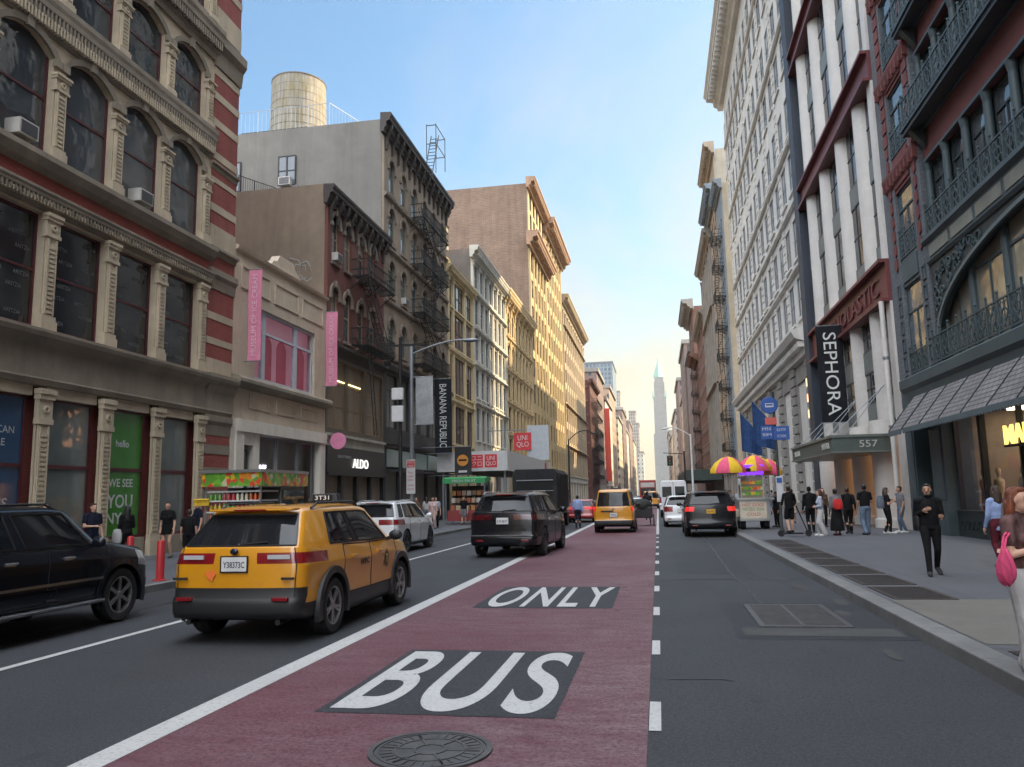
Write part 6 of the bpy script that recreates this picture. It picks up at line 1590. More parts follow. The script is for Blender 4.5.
# ---- white column building with red beams
whcol = stone('white_column', (.62, .585, .54), .12, .55, .5, .18, .08); redbeam = stone('red_steel', (.145, .030, .030), .2, .5, .8, .3, .1); gsp = stone('grey_green_panel', (.17, .19, .18), .2, .5); dkframe = flat('frame_dark_grey', (.045, .05, .055), .5)
b = empty('column_building', tuple(RS.P(42.5, 0)), 'office building with giant white round columns between dark red steel beams', 'building', G)
m = MB(); S.box(m, 33.85, 51.2, 4.7, 56, -16, -.95); S.box(m, 33.85, 51.2, .1, 4.7, -16, -2.65); m.build('side_wall', flat('dark_render_blue', (.03, .035, .045), .7), b)
m = MB(); S.box(m, 49.8, 51.2, .15, 56, -2.6, .35); m.build('dark_end_pier', flat('dark_blue_pier', (.022, .03, .045), .6), b)
m = MB(); S.box(m, 33.82, 34.45, .15, 56, -2.6, .10); m.build('white_end_pier', whcol, b)
lv = [(9.55, 11.05), (19.2, 20.3), (28.1, 29.2), (37, 38.1), (45, 46.2), (54.8, 56)]
for v0, v1 in lv:
    m = MB(); S.box(m, 33.815, 49.8, v0, v1, -.95, .15); S.box(m, 33.815, 49.8, v1, v1+.14, -.95, .42); S.box(m, 33.815, 49.8, v0-.14, v0, -.95, .42); m.build('red_beam', redbeam, b)
text('sign_lettering', 'SCHOLASTIC', flat('letters_dark_red', (.10, .018, .02), .5), (0, -1, 0), (0, 0, 1), S.P(40.2, 10.28, .16), 10.6, .78, parent=b, depth=.06, bold=.0)
prev = 4.7
for v0, v1 in lv:
    for u in (36.4, 40.0, 43.9, 47.7):
        m = MB(); r = .66
        m.lathe(S.P(u, 0, -.40), [(r, prev-.0), (r, lerp(prev, v0, .33)-.02), (r-.006, lerp(prev, v0, .33)), (r, lerp(prev, v0, .33)+.02), (r, lerp(prev, v0, .66)-.02), (r-.006, lerp(prev, v0, .66)), (r, lerp(prev, v0, .66)+.02), (r, v0-.14)], 36); m.build('column', whcol, b, smooth=14)
    for a, c in ((34.45, 36.0), (36.8, 39.6), (40.4, 43.5), (44.3, 47.3), (48.1, 49.8)):
        ns = 2; fh = (v0-prev)/ns
        for k in range(ns):
            z = prev+fh*k
            window(b, S, (a+c)/2, z+.95, c-a, fh-.95, 'grid32' if c-a > 2 else 'grid22', dkframe, darkglass, None, None, .16, var=0)
            m = MB(); S.box(m, a, c, z, z+.95, -.93, -.10); m.build('spandrel', gsp, b)
    prev = v1+.14
# shop below: lit warm bays between columns
sephin = emit('shop_amber', (1., .42, .10), 1.1, (.55, .28, .10))
for u in (36.4, 40.0, 43.9, 47.7):
    m = MB(); m.lathe(S.P(u, 0, -.05), [(.78, .15), (.78, .5), (.70, .55), (.70, 4.7)], 36); m.build('column', whcol, b, smooth=50)
m = MB(); S.box(m, 33.9, 49.8, 4.1, 4.7, -.95, -.4); m.build('shop_lintel', dkframe, b)
for k, (a, c) in enumerate(((34.45, 36.0), (36.9, 39.5), (40.5, 43.4), (44.4, 47.2), (48.2, 49.8))):
    m = MB(); S.box(m, a, c, .15, 4.1, -2.6, -2.5); m.build('lit_wall', sephin, b)
    m = MB(); S.box(m, a, c, .15, 4.1, -.72, -.70); m.build('shop_pane', glz, b)
    m = MB(); S.box(m, a, c, .15, .5, -.80, -.62); S.box(m, (a+c)/2-.04, (a+c)/2+.04, .5, 4.1, -.8, -.62); S.box(m, a, a+.08, .5, 4.1, -.8, -.62); S.box(m, c-.08, c, .5, 4.1, -.8, -.62); m.build('shop_frame', frameblack, b)
    for q in range(int((c-a)/.3)):
        m = MB(); m.ell(S.P(a+.2+q*.3, 3.75, -.9), (.05, .05, .05), 8, 6); m.build('lamp_bulb', emit('bulb', (1., .55, .25), 6.), b)
# canopy with the house number
cano = flat('canopy_green', (.075, .095, .085), .5, .2)
c_ = empty('canopy', (8.6, 40, 3.3), 'dark green steel canopy with house number 557 over the lit shop entrance', 'canopy')
m = MB(); m.box(7.3, 9.78, 35.2, 45.2, 3.36, 3.98); m.build('box', cano, c_, bevel=.03)
m = MB(); m.box(7.24, 9.78, 35.14, 45.26, 3.95, 4.06); m.box(7.24, 9.78, 35.14, 45.26, 3.30, 3.38); m.build('edge_mould', flat('canopy_edge', (.13, .15, .135), .45, .3), c_)
text('lettering', '557', flat('canopy_letters', (.42, .42, .38), .5), (1, 0, 0), (0, 0, 1), (8.75, 35.19, 3.67), .72, .28, parent=c_, depth=.03)
for y in (36.4, 43.5): text('lettering', 'SEPHORA', flat('canopy_letters', (.42, .42, .38), .5), (0, -1, 0), (0, 0, 1), (7.29, y, 3.66), 1.5, .26, parent=c_, depth=.03)
for y in (35.8, 40.2, 44.6):
    for dx in (0, .5):
        m = MB(); m.bar((7.5+dx, y, 4.05), (9.75, y, 6.2), .035, n=8); m.build('tie_rod', steel, c_)
blade('banner', 'long black banner lettered in white hung from the white column building', 'banner', 8.35, 9.62, 42., 5.15, 10.1, cloth('banner_black2', (.010, .011, .015), .7), 'SEPHORA', flat('banner_white', (.6, .6, .58), .6), False, .50, wallx=9.75, lh=.86)
pp = empty('drain_pipe', tuple(S.P(33.95, .15, .3)), 'slim white drainpipe between the green iron building and the white columns', 'pipe')
m = MB(); m.cone(S.P(33.9, .15, .42), S.P(33.9, 9.4, .42), .10, .10, 14); m.build('pipe', whcol, pp, smooth=50)
for v in (1.5, 4.2, 7): m = MB(); m.lathe(S.P(33.9, v, .42), [(.10, 0), (.13, 0), (.13, .1), (.10, .1)], 14); m.build('clamp', steel, pp)
# ---- tall white marble block
marble = stone('white_marble', (.62, .595, .55), .16, .75, .6, .30); marbleg = stone('grey_rustication', (.27, .255, .235), .25, .8, .7, .4)
rowsW = [(v, v+2.75) for v in (13.0, 17.0, 21.6, 25.6, 30.2, 34.2, 38.8, 42.6)]
bw = []
for k in range(7):
    c = 52.0+6.0*k+2.8
    for d in (-1.55, 1.55): bw.append((c+d-.95, c+d+.95))
b = building('marble_block', 'tall white marble commercial block with paired windows and a deep bracketed top cornice', RS, 51.25, 92, 48., marble, marble, None, rowsW, bw, base=11.6, kind='sash2', frame=framegrey, gl=skyglass, corn=(2.2, 2.1, .95), bands=(16.1, 20.35, 24.7, 33.3, 41.9), bandpr=.26, D=26, depth=.10)
for k in range(8):
    c = 51.25+.35 if k == 0 else 92-.35 if k == 7 else 52.0+6.0*k-.2
    m = MB(); v = 12.4
    while v < 45: S.box(m, c-.42, c+.42, v, v+.5, 0, .07); v += .62
    m.build('quoin_pier', marble, b)
m = MB(); S.prof(m, 51.25, 92, [(0, 10.2), (.3, 10.3), (.35, 11.1), (.9, 11.3), (1.1, 11.7), (1.1, 11.85), (0, 12.)])
for k in range(57): S.box(m, 51.4+k*.71, 51.75+k*.71, 10.75, 11.1, .3, .72)
m.build('cornice', marble, b)
m = MB(); wallfront(m, S, 51.25, 94.5, .15, 10.2, [(.9, 9.0)], [(52+6.0*k+.9, 52+6.*k+4.7) for k in range(7)], .5); m.build('base_wall', marbleg, b)
for k in range(7):
    a, c = 52+6.*k+.9, 52+6.*k+4.7
    window(b, S, (a+c)/2, .9, c-a, 8.1, 'grid33', framewhite, shopglass, None, None, .35, var=0, name='shop_window')
    m = MB(); v = .4
    while v < 9.8: S.box(m, a-1.85, a-.15, v, v+.55, 0, .16); v += .66
    m.build('rusticated_pier', marbleg, b)
    if k == 0:
        for q in range(3): m = MB(); S.box(m, 51.5, 52.3, 6.3+q*1.0, 6.8+q*1.0, .17, .22); m.build('lit_panel', emit('warm_panel', (1., .5, .25), .8), b)
navyfl = cloth('flag_blue', (.02, .05, .14), .8)
for k, (y, lab) in enumerate(((66.5, 'nearer of two dark blue flags hanging from the marble block'), (76., 'farther of two dark blue flags hanging from the marble block'))):
    o = empty('flag', tuple(S.P(y, 6.5, 0)), lab, 'flag', 'blue flags on the marble block')
    m = MB(); m.bar(S.P(y, 6.6, 0), S.P(y, 9.2, 2.0), .07, n=8); m.build('pole', steel, o)
    m = MB(); n = 8; vs = []
    for i in range(n+1):
        q = i/n; top = S.P(y+.05*math.sin(q*9), 6.8+2.3*q, .15+1.8*q)
        vs += [top, Vector((top.x, y+.12*math.sin(q*9), 5.0+.5*q))]
    vs2 = [p+Vector((0, .03, 0)) for p in vs]; nn = len(vs)
    fs = [(2*i, 2*i+2, 2*i+3, 2*i+1) for i in range(n)]; m.add(vs+vs2, fs+[(tuple(nn+j for j in f))[::-1] for f in fs]+[(0, 1, nn+1, nn), (2*n, nn+2*n, nn+2*n+1, 2*n+1)]); m.build('cloth', navyfl, o)
# ---- farther houses on the right
bluegrey = stone('blue_grey_paint', (.17, .21, .25), .25, .7); tan2 = stone('tan_terracotta', (.36, .285, .21), .3, .85, .5, .4); brown2 = brick('brown_brick_far', (.22, .105, .075), (.18, .085, .06), (.12, .08, .06), .3, .1); greyst = stone('grey_stone', (.28, .255, .225), .3, .85, .5, .4)
b = building('tenement', 'narrow blue-grey house with black fire escapes beyond the marble block', RS, 101.5, 109, 41, bluegrey, stone('pale_side', (.38, .34, .27), .2), None, [(v, v+2.3) for v in range(7, 38, 4)], even(102, 108.6, 3, 1.2), base=5, frame=frameblack, corn=(1.2, 1., .7))
fire_escape(b, RS, 103, 107.5, [7+4*k for k in range(8)], 1.2)
shopfront(b, RS, 101.5, 109, .15, 5, 2, frameblack, shopglass, .5, .8, greyst, .4, .4)
b = building('loft_building', 'tall pale tan loft building with a heavy grey cornice above the blue-grey house', RS, 109.1, 122, 49, tan2, stone('pale_side', (.38, .34, .27), .2), None, [(v, v+2.4) for v in range(7, 46, 4)], even(109.5, 121.6, 4, 1.6), base=5, kind='sash2', frame=woodbrown, corn=(1.6, 1.4, .9))
cornice(b, RS, 109, 122, 42.5, 1.6, 1.6, bluegrey, .8)
shopfront(b, RS, 109.1, 122, .15, 5, 3, frameblack, shopglass, .5, .8, greyst, .4, .4)
b = building('loft_building', 'grey-tan terracotta loft building with deep window bays on the far right side', RS, 122.1, 146, 41, greyst, tan2, None, [(v, v+2.6) for v in range(7, 39, 4)], even(122.6, 145.5, 6, 2.2), base=5.2, kind='sash3', frame=woodbrown, corn=(1.5, 1.3, .9), bands=(18.1, 30.1), bandpr=.6, pil=(.7, .3, 5.2, 40))
for k in range(6):
    u = 124+k*4; m = MB(); m.cone(S.P(u, 42, -.6), S.P(u, 44.2, -.6), .45, .1, 8); m.ell(S.P(u, 44.5, -.6), (.35, .35, .4), 8, 6); m.build('finial', greyst, b)
b = building('brick_house', 'brown brick house with stone bands far down the right side', RS, 146.1, 172, 34, brown2, brown2, greyst, [(v, v+2.3) for v in range(7, 32, 4)], even(146.5, 171.5, 8, 1.4), base=5.2, frame=woodbrown, corn=(1.2, 1.2, .8), hood='lintel')
m = MB(); 
b = building('loft_tower', 'brown brick tower with a pale crown far down the right side', RS, 184, 206, 44, brown2, brown2, greyst, [(v, v+2.2) for v in range(7, 42, 4)], even(184.5, 205.5, 6, 1.6), base=5.2, frame=woodbrown, corn=(2.2, 2.6, 1.), D=12)
for k, (u, lab) in enumerate(((130, 'a'), (150, 'b'))): pass
b = building('brick_house', 'dark brown house with fire escapes before the brick tower on the right', RS, 172.1, 183.9, 30, brown2, brown2, None, [(v, v+2.2) for v in range(7, 28, 4)], even(172.5, 183.5, 4, 1.4), base=5.2, frame=woodbrown, corn=(1.4, 2.0, .8))
fire_escape(b, RS, 174, 181, [7+4*k for k in range(6)], 1.4)
# ------------------------------------------------------------------ behind the camera: the street goes on
for nm, S_, u0, u1, H, wl, lab in (('brick_house', LS, -26, 3.9, 24, brown2, 'brown brick house behind the viewpoint next to the striped corner building'), ('loft_building', LS, -70, -26.1, 33, tan2, 'tan loft building farther behind the viewpoint on the left'),
        ('loft_building', RS, -22, 5.9, 36, greyst, 'grey loft building behind the viewpoint next to the green iron building'), ('brick_house', RS, -75, -22.1, 29, brown2, 'brown brick block farther behind the viewpoint on the right')):
    b = building(nm, lab, S_, u0, u1, H, wl, wl, None, [(v, v+2.4) for v in range(6, H-3, 4)], even(u0+.5, u1-.5, max(4, int((u1-u0)/5)), 2.2), base=5, kind='sash2', frame=woodbrown)
    shopfront(b, S_, u0, u1, .15, 5, 5, frameblack, shopglass, .5, .8, greyst, .4, .4)
# ------------------------------------------------------------------ far down the street
farm = [windowgrid('far_%d' % k, wc_, (.03, .035, .045), bw_, bh_, g_) for k, (wc_, bw_, bh_, g_) in enumerate((((.20, .135, .11), 2.6, 3.6, .34), ((.45, .36, .26), 3.2, 3.8, .36), ((.30, .26, .22), 2.4, 3.6, .32), ((.50, .45, .37), 3.4, 3.9, .36), ((.16, .11, .09), 2.6, 3.5, .34), ((.32, .22, .15), 2.8, 3.7, .36)))]
def farb(name, label, x0, x1, y0, y1, H, mat, crown=None, setback=None, cm=None):
    o = empty(name, ((x0+x1)/2, (y0+y1)/2, 0), label, 'building', 'far buildings down the street')
    m = MB(); m.box(x0, x1, y0, y1, 4.5, H); m.build('wall', mat, o)
    m = MB(); m.box(x0, x1, y0, y1, .1, 4.5); m.build('shop_storey', cm or greyst, o)
    m = MB(); m.box(x0-.6, x1+.6, y0-.4, y1+.4, H, H+1.2); m.build('cornice', cm or greyst, o)
    if setback:
        m = MB(); m.box(x0+setback[0], x1-setback[0], y0+setback[0], y1-setback[0], H+1.2, setback[1]); m.build('upper_storeys', mat, o)
        m = MB(); m.box(x0+setback[0]-.4, x1-setback[0]+.4, y0+setback[0]-.4, y1-setback[0]+.4, setback[1], setback[1]+1); m.build('crown', cm or greyst, o)
    return o
b = building('scaffolded_house', 'dark red brick house wrapped in black scaffolding beyond the crossing on the left', LS, 206, 232, 31, brick('deep_red_brick', (.13, .045, .035), (.10, .035, .03), (.06, .04, .035), .3, .1), None, None, [(v, v+2.2) for v in range(6, 29, 4)], even(206.5, 231.5, 7, 1.6), base=5, frame=frameblack, corn=(1.2, 1., .8), D=30)
fire_escape(b, LS, 208, 229, [6+4*k for k in range(6)], 1.6)
for k in range(5):
    m = MB(); m.bar((-19-k*2.8, 205.6, .1), (-19-k*2.8, 205.6, 33), .25); m.build('scaffold_pole', ironblack, b)
for k in range(8):
    m = MB(); m.bar((-17, 205.6, 4+k*3.7), (-32, 205.6, 4+k*3.7), .3); m.build('scaffold_deck', flat('rust_deck', (.16, .07, .04), .7), b)
names = ('red brick', 'cream stone', 'grey stone', 'white stone', 'dark brick', 'tawny')
lefts = [(233, 262, 38, 0), (263, 300, 33, 3), (301, 345, 42, 5), (358, 400, 36, 1), (401, 450, 44, 4), (451, 500, 38, 3), (515, 580, 48, 0), (581, 650, 40, 1)]
for k, (y0, y1, H, mi_) in enumerate(lefts): farb('far_building', '%s building far down the left side, %s from the scaffolded house' % (names[mi_], ('first', 'second', 'third', 'fourth', 'fifth', 'sixth', 'seventh', 'eighth')[k]), XL-20, XL+(.0, .4, -.3)[k % 3], y0, y1, H, farm[mi_])
rights = [(207, 232, 38, 0), (233, 270, 45, 4), (271, 305, 34, 1), (318, 360, 46, 0), (361, 420, 38, 3), (421, 480, 42, 5), (495, 560, 36, 1), (561, 640, 44, 2)]
for k, (y0, y1, H, mi_) in enumerate(rights): farb('far_building', '%s building far down the right side, %s beyond the brown brick tower' % (names[mi_], ('first', 'second', 'third', 'fourth', 'fifth', 'sixth', 'seventh', 'eighth')[k]), XR-(.0, .4, -.3)[k % 3], XR+20, y0, y1, H, farm[mi_])
o = empty('sheet_sign', (XL+.5, 262, 4), 'tall red vertical sign far down the left side', 'sign'); m = MB(); m.box(XL+.1, XL+1.8, 262, 262.4, 6, 30); m.build('panel', flat('sign_red', (.5, .05, .03), .5), o); m = MB(); m.bar((XL-.1, 262.2, 25), (XL+.2, 262.2, 25), .3); m.build('bracket', steel, o)
glassy = windowgrid('tower_glass', (.16, .20, .23), (.05, .075, .10), 3., 3.6, .18)
o = farb('glass_tower', 'flat-topped blue glass office tower standing behind the left-hand roofs', -76, -32, 640, 700, 108, glassy, cm=flat('tower_band', (.09, .11, .13), .5))
o = farb('office_tower', 'grey stepped office tower beyond the glass tower near the end of the street', -62, -33, 900, 940, 95, farm[2], setback=(5, 118))
o = farb('office_tower', 'slimmer grey tower right of the stepped one at the end of the street', -31, -17.5, 880, 930, 78, farm[2], setback=(3, 92))
o = farb('office_tower', 'low pale block just left of the street end', -17, -12, 760, 800, 40, farm[3])
# the gothic tower with the green pyramid roof
gt = empty('gothic_tower', (12, 1490, 0), 'tall pale gothic skyscraper with a green pyramid roof closing the street', 'skyscraper')
pale = windowgrid('gothic_wall', (.16, .165, .165), (.04, .05, .06), 3.2, 4.2, .42); copper = flat('copper_green', (.16, .34, .28), .6)
m = MB(); m.box(-3, 26, 1475, 1525, 0, 110); m.build('base_block', pale, gt)
m = MB(); m.box(-.5, 22.5, 1476, 1502, 110, 178); m.build('shaft', pale, gt); m = MB(); m.box(1.5, 20.5, 1478, 1500, 178, 206); m.build('upper_shaft', pale, gt)
m = MB(); m.box(3, 19, 1481, 1497, 206, 216); m.build('lantern_base', pale, gt)
m = MB(); m.cone((11, 1489, 216), (11, 1489, 246), 10.5, 1.2, 4); m.build('pyramid_roof', copper, gt); m = MB(); m.cone((11, 1489, 246), (11, 1489, 254), 1.2, .2, 8); m.build('spire', copper, gt)
for x in (-1, 23):
    for y in (1478, 1500): m = MB(); m.cone((x, y, 178), (x, y, 192), 1.6, .2, 8); m.build('corner_turret', copper, gt)
# ------------------------------------------------------------------ street furniture
pg = flat('pole_grey', (.20, .215, .23), .5, .5); signw = flat('sign_white', (.55, .55, .54), .5); signr = flat('sign_red_ink', (.45, .03, .03), .5); signb = flat('sign_blue', (.02, .08, .30), .5)
lp = empty('street_lamp', (-10.75, 34, .15), 'grey street lamp with a long curved arm and a faded grey banner on its pole', 'street lamp')
m = MB(); m.lathe((-10.75, 34, .15), [(.22, 0), (.22, .5), (.15, .7), (.12, .9), (.095, 4), (.075, 8.6), (.05, 8.65)], 12); m.build('pole', pg, lp, smooth=40)
m = MB(); pts = [(-10.75+2.6*q, 34+.1*q, 8.3+.55*math.sin(q*PI*.55)) for q in [k/10 for k in range(11)]]; m.tube(pts, .036, 8); m.build('arm', pg, lp, smooth=40)
m = MB(); m.ell((-8.0, 34.1, 8.80), (.38, .14, .09), 14, 8); m.build('lamp_head', pg, lp, smooth=60)
m = MB(); m.box(-10.95, -10.55, 33.83, 33.86, 2.0, 3.5); q = m.build('parking_sign', signw, lp); ORG[q.name] = ORG[lp.name]
m = MB(); m.box(-10.93, -10.57, 33.822, 33.83, 3.15, 3.45); m.build('sign_panel', signr, q)
for k, (s_, z, mt) in enumerate((('NO', 3.38, signw), ('STANDING', 3.22, signw), ('TRUCK', 2.92, signr), ('LOADING', 2.76, signr), ('ONLY', 2.60, signr), ('7AM-7PM', 2.36, signr), ('MON-FRI', 2.20, signr))): text('lettering', s_, mt, (1, 0, 0), (0, 0, 1), (-10.75, 33.82, z), .28, .10, parent=q, depth=.002)
bnr = blade('banner', 'faded grey photo banner hanging on the street lamp pole', 'banner', -10.55, -9.75, 34.0, 5.1, 7.2, stone('banner_grey', (.36, .37, .37), .5, .8, 1.6, .0, .1), None, wallx=-10.7)
sp_o = empty('signal_post', (-10.75, 32.4, .15), 'dark post carrying two pale signal boxes beside the street lamp', 'signal post')
m = MB(); m.lathe((-10.75, 32.4, .15), [(.16, 0), (.12, .5), (.085, .6), (.075, 8.6)], 10); m.build('pole', ironblack, sp_o, smooth=40)
m = MB(); m.bar((-11.7, 32.4, 8.4), (-9.6, 32.4, 8.4), .09); m.build('cross_arm', ironblack, sp_o)
for z, h in ((6.0, .5), (5.05, .68)):
    m = MB(); m.box(-11.05, -10.55, 32.1, 32.3, z, z+h); m.build('signal_box', signw, sp_o, bevel=.02)
redp = flat('bollard_red', (.42, .02, .025), .45, coat=.3)
for x, y, lab in ((-10.7, 15.85, 'red steel bollard at the kerb between the black off-roader and the yellow taxi'), (-13., 18., 'short red bollard half hidden behind the bonnet of the black off-roader')):
    o = empty('bollard', (x, y, .15), lab, 'bollard', 'red bollards'); m = MB(); m.lathe((x, y, .15), [(.085, 0), (.085, .80), (.07, .85), (.0001, .87)], 18); m.build('post', redp, o, smooth=45)
    m = MB(); m.lathe((x, y, .15), [(.15, 0), (.15, .02), (.085, .03)], 18); m.build('base_plate', redp, o)
# ---- fruit cart at the left kerb
fcart = empty('food_cart', (-11.3, 21.1, .15), 'steel food cart with fruit pictures and juice bottles behind the yellow taxi', 'food cart')
stst = flat('stainless', (.42, .42, .41), .35, .8)
m = MB(); m.box(-12.1, -10.45, 19.75, 22.4, .45, 1.2); m.build('body', stst, fcart, bevel=.02)
m = MB(); m.box(-12.1, -10.45, 20.9, 22.4, 1.2, 2.2); m.build('cabin', flat('cart_cabin', (.16, .16, .15), .4, .3), fcart, bevel=.02)
m = MB(); m.box(-10.44, -10.42, 21.0, 22.3, 1.35, 2.1); m.build('side_window', carglass2, fcart)
m = MB(); m.box(-12.2, -10.35, 19.6, 22.5, 2.58, 2.66); m.build('roof', stst, fcart)
fruitm, n_ = newmat('fruit_picture'); vo = n_.new('ShaderNodeTexVoronoi', Scale=7.); n_.link(n_.tc.outputs['Object'], vo.inputs['Vector'])
r_ = n_.new('ShaderNodeValToRGB'); sepc = n_.new('ShaderNodeSeparateColor'); n_.link(vo.outputs['Color'], sepc.inputs[0]); n_.link(sepc.outputs[0], r_.inputs[0]); r_.color_ramp.interpolation = 'CONSTANT'
for k, (p_, c__) in enumerate(((0, (.10, .28, .03)), (.25, (.16, .40, .04)), (.45, (.65, .38, .02)), (.62, (.60, .06, .03)), (.78, (.62, .20, .02)), (.9, (.5, .48, .3)))):
    e = r_.color_ramp.elements[k] if k < 2 else r_.color_ramp.elements.new(p_); e.position = p_; e.color = c__+(1,)
n_.color(r_.outputs[0]); n_.b.inputs['Roughness'].default_value = .35; n_.b.inputs['Coat Weight'].default_value = .5
m = MB(); m.box(-12.15, -10.38, 19.66, 19.72, 2.22, 2.58); m.build('picture_panel', fruitm, fcart); m = MB(); m.box(-10.40, -10.36, 19.72, 22.45, 2.22, 2.58); m.build('picture_panel', fruitm, fcart)
for z in (1.25, 1.55, 1.85, 2.1):
    m = MB(); m.box(-12.1, -10.47, 19.8, 20.8, z-.04, z); m.build('shelf', signw, fcart)
for x in (-12.08, -10.48):
    for y in (19.8, 22.38): m = MB(); m.bar((x, y, 1.2), (x, y, 2.6), .04); m.build('corner_post', stst, fcart)
bc = [flat('bottle_%d' % k, c, .25, coat=.6) for k, c in enumerate(((.55, .10, .02), (.55, .38, .03), (.12, .35, .04), (.5, .04, .05), (.6, .55, .4)))]
for j, z in enumerate((1.25, 1.55, 1.85)):
    for k in range(12):
        m = MB(); x = -11.98+k*.13; m.lathe((x, 19.9, z), [(.045, 0), (.045, .14), (.018, .19), (.018, .23), (.0001, .23)], 8); o = m.build('juice_bottle', bc[(k//3+j) % 5], None, org=None, smooth=50)
        tag(o, 'small juice bottle on the lit end shelves of the fruit cart', 'bottle', 'juice bottles on the fruit cart')
m = MB()
for y in (20.2, 21.9):
    for x in (-10.5, -12.05): wheel(fcart, x+11.3, y-21.1, .27, 1 if x > -11 else -1, rimdark, 6)
o = empty('fruit_pile', (-11.3, 20.0, 1.2), 'bunch of yellow bananas at the corner of the fruit cart', 'fruit')
m = MB()
for k in range(9): m.tube([(-12.35+.05*k+.02*math.cos(t), 19.65+.10*math.sin(t)*.5, 1.75+.14*math.cos(t)) for t in (.0, .6, 1.2, 1.8)], .028, 6)
m.build('bananas', flat('banana_yellow', (.65, .42, .03), .5), o, smooth=60)
# ---- hot dog cart with its umbrellas, right pavement
hc_ = empty('food_cart', (4.1, 36.6, .15), 'silver hot dog cart with a glowing purple sign under yellow and red umbrellas', 'food cart')
m = MB(); m.box(3.45, 4.75, 36.1, 37.9, .5, 1.42); m.build('body', stst, hc_, bevel=.02)
m = MB(); m.box(3.38, 4.95, 36.0, 38.0, 1.42, 1.5); m.build('counter', stst, hc_)
m = MB(); m.box(3.5, 4.6, 36.08, 36.095, .62, 1.32); pz_ = m.build('price_panel', flat('panel_cream', (.6, .52, .4), .4), hc_); ORG[pz_.name] = ORG[hc_.name]
for s_, z, mt, w in (('HOT DOGS', 1.2, signr, .9), ('PRETZELS  SODA', 1.02, flat('ink_green', (.03, .2, .05), .5), .9), ('COLD', .80, signr, .55)): text('lettering', s_, mt, (1, 0, 0), (0, 0, 1), (4.05, 36.078, z), w, .13, parent=pz_, depth=.003)
m = MB(); m.box(3.6, 4.55, 36.35, 37.6, 1.5, 2.45); m.build('glass_case', glass('case_glass', (.22, .20, .15), .06, .05, 0), hc_)
for z in (1.62, 1.85, 2.1): m = MB(); m.box(3.62, 4.53, 36.33, 36.345, z, z+.14); m.build('menu_strip', fruitm, hc_)
for x in (3.6, 4.55):
    for y in (36.35, 37.6): m = MB(); m.bar((x, y, 1.5), (x, y, 2.5), .04); m.build('case_post', stst, hc_)
m = MB(); m.box(3.55, 4.6, 36.25, 36.4, 2.5, 2.95); m.build('light_box', emit('purple_led', (.24, .04, .9), .42, (.1, .02, .2)), hc_, bevel=.03)
m = MB(); m.ell((4.07, 36.24, 2.72), (.36, .02, .09), 16, 8); m.build('sign_shape', darkin, hc_)
m = MB(); m.lathe((3.3, 36.3, .75), [(.0001, -.05), (.2, -.05), (.22, .0), (.2, .25), (.0001, .28)], 16); m.build('bucket', flat('bucket_cream', (.5, .46, .36), .5), hc_, smooth=45)
for x, sx in ((3.6, -1), (4.6, 1)):
    for y in (36.5, 37.5): wheel(hc_, x-4.1, y-36.6, .30, sx, rimdark, 6)
umy = cloth('umbrella_yellow', (.66, .42, .03), .75, .1); umr = cloth('umbrella_red', (.62, .09, .17), .75, .1)
def umbrella(x, y, z, r, lab, swap=0, drop=.60):
    o = empty('umbrella', (x, y, .15), lab, 'umbrella', 'umbrellas of the hot dog cart')
    m = MB(); n = 8
    for k in range(n):
        m.mi = (k+swap) % 2; sub = 4
        for j in range(sub):
            t0, t1 = 2*PI*(k+j/sub)/n, 2*PI*(k+(j+1)/sub)/n
            pr = [(0.02, 0), (.35, -.05), (.7, -.18), (1., -.40), (1., -.52)]
            for (ra, za), (rb, zb_) in zip(pr, pr[1:]):
                sag = lambda t: 1-.05*math.sin(((t*n/(2*PI)) % 1)*PI)
                P = lambda rr, zz, t: (x+r*rr*(sag(t) if rr > .5 else 1)*math.cos(t), y+r*rr*(sag(t) if rr > .5 else 1)*math.sin(t), z+zz*drop/.42)
                t1e = t1-1e-4
                m.add([P(ra, za, t0), P(ra, za, t1e), P(rb, zb_, t1e), P(rb, zb_, t0)], [(0, 1, 2, 3)])
    c_o = m.build('canopy', [umy, umr], o, smooth=50, weld=.002)
    m = MB(); m.bar((x, y, 1.2), (x, y, z+.08), .04, n=8); m.build('pole', steel, o)
    m = MB()
    for k in range(n): t = 2*PI*k/n; m.tube([(x, y, z-.02), (x+r*.7*math.cos(t), y+r*.7*math.sin(t), z-.21*drop/.42), (x+r*math.cos(t), y+r*math.sin(t), z-.43*drop/.42)], .010, 4)
    m.build('ribs', steel, o)
umbrella(3.1, 36.3, 3.34, .78, 'yellow and red umbrella over the street side of the hot dog cart')
umbrella(4.3, 36.9, 3.40, .76, 'yellow and red umbrella directly over the purple sign of the hot dog cart', 1)
umbrella(5.0, 37.8, 3.25, .62, 'partly hidden red umbrella behind the sign post at the hot dog cart', 1)
# ---- bus stop sign
bp_ = empty('bus_stop_sign', (4.74, 33, .15), 'tall dark bus stop post with round blue sign on the right pavement', 'sign post')
m = MB(); m.lathe((4.74, 33, .15), [(.12, 0), (.10, .1), (.055, .2), (.05, 5.6), (.0001, 5.62)], 12); m.build('pole', flat('pole_green_black', (.02, .03, .028), .5), bp_, smooth=40)
q = link('round_sign', None, None) if 0 else None
m = MB(); m.lathe((0, 0, 0), [(.0001, -.015), (.32, -.015), (.34, 0), (.32, .015), (.0001, .015)], 28); d_ = link('round_sign', m.mesh('round_sign', signb), bp_, (-.18, -.08, 5.05), (rad(90), 0, 0))
m = MB(); m.box(-.16, .16, -.08, .08, .015, .03); link('bus_symbol', m.mesh('bus_symbol', signw), d_); m = MB(); m.box(-.13, .13, -.02, .05, .030, .034); link('bus_windows', m.mesh('bus_windows', signb), d_)
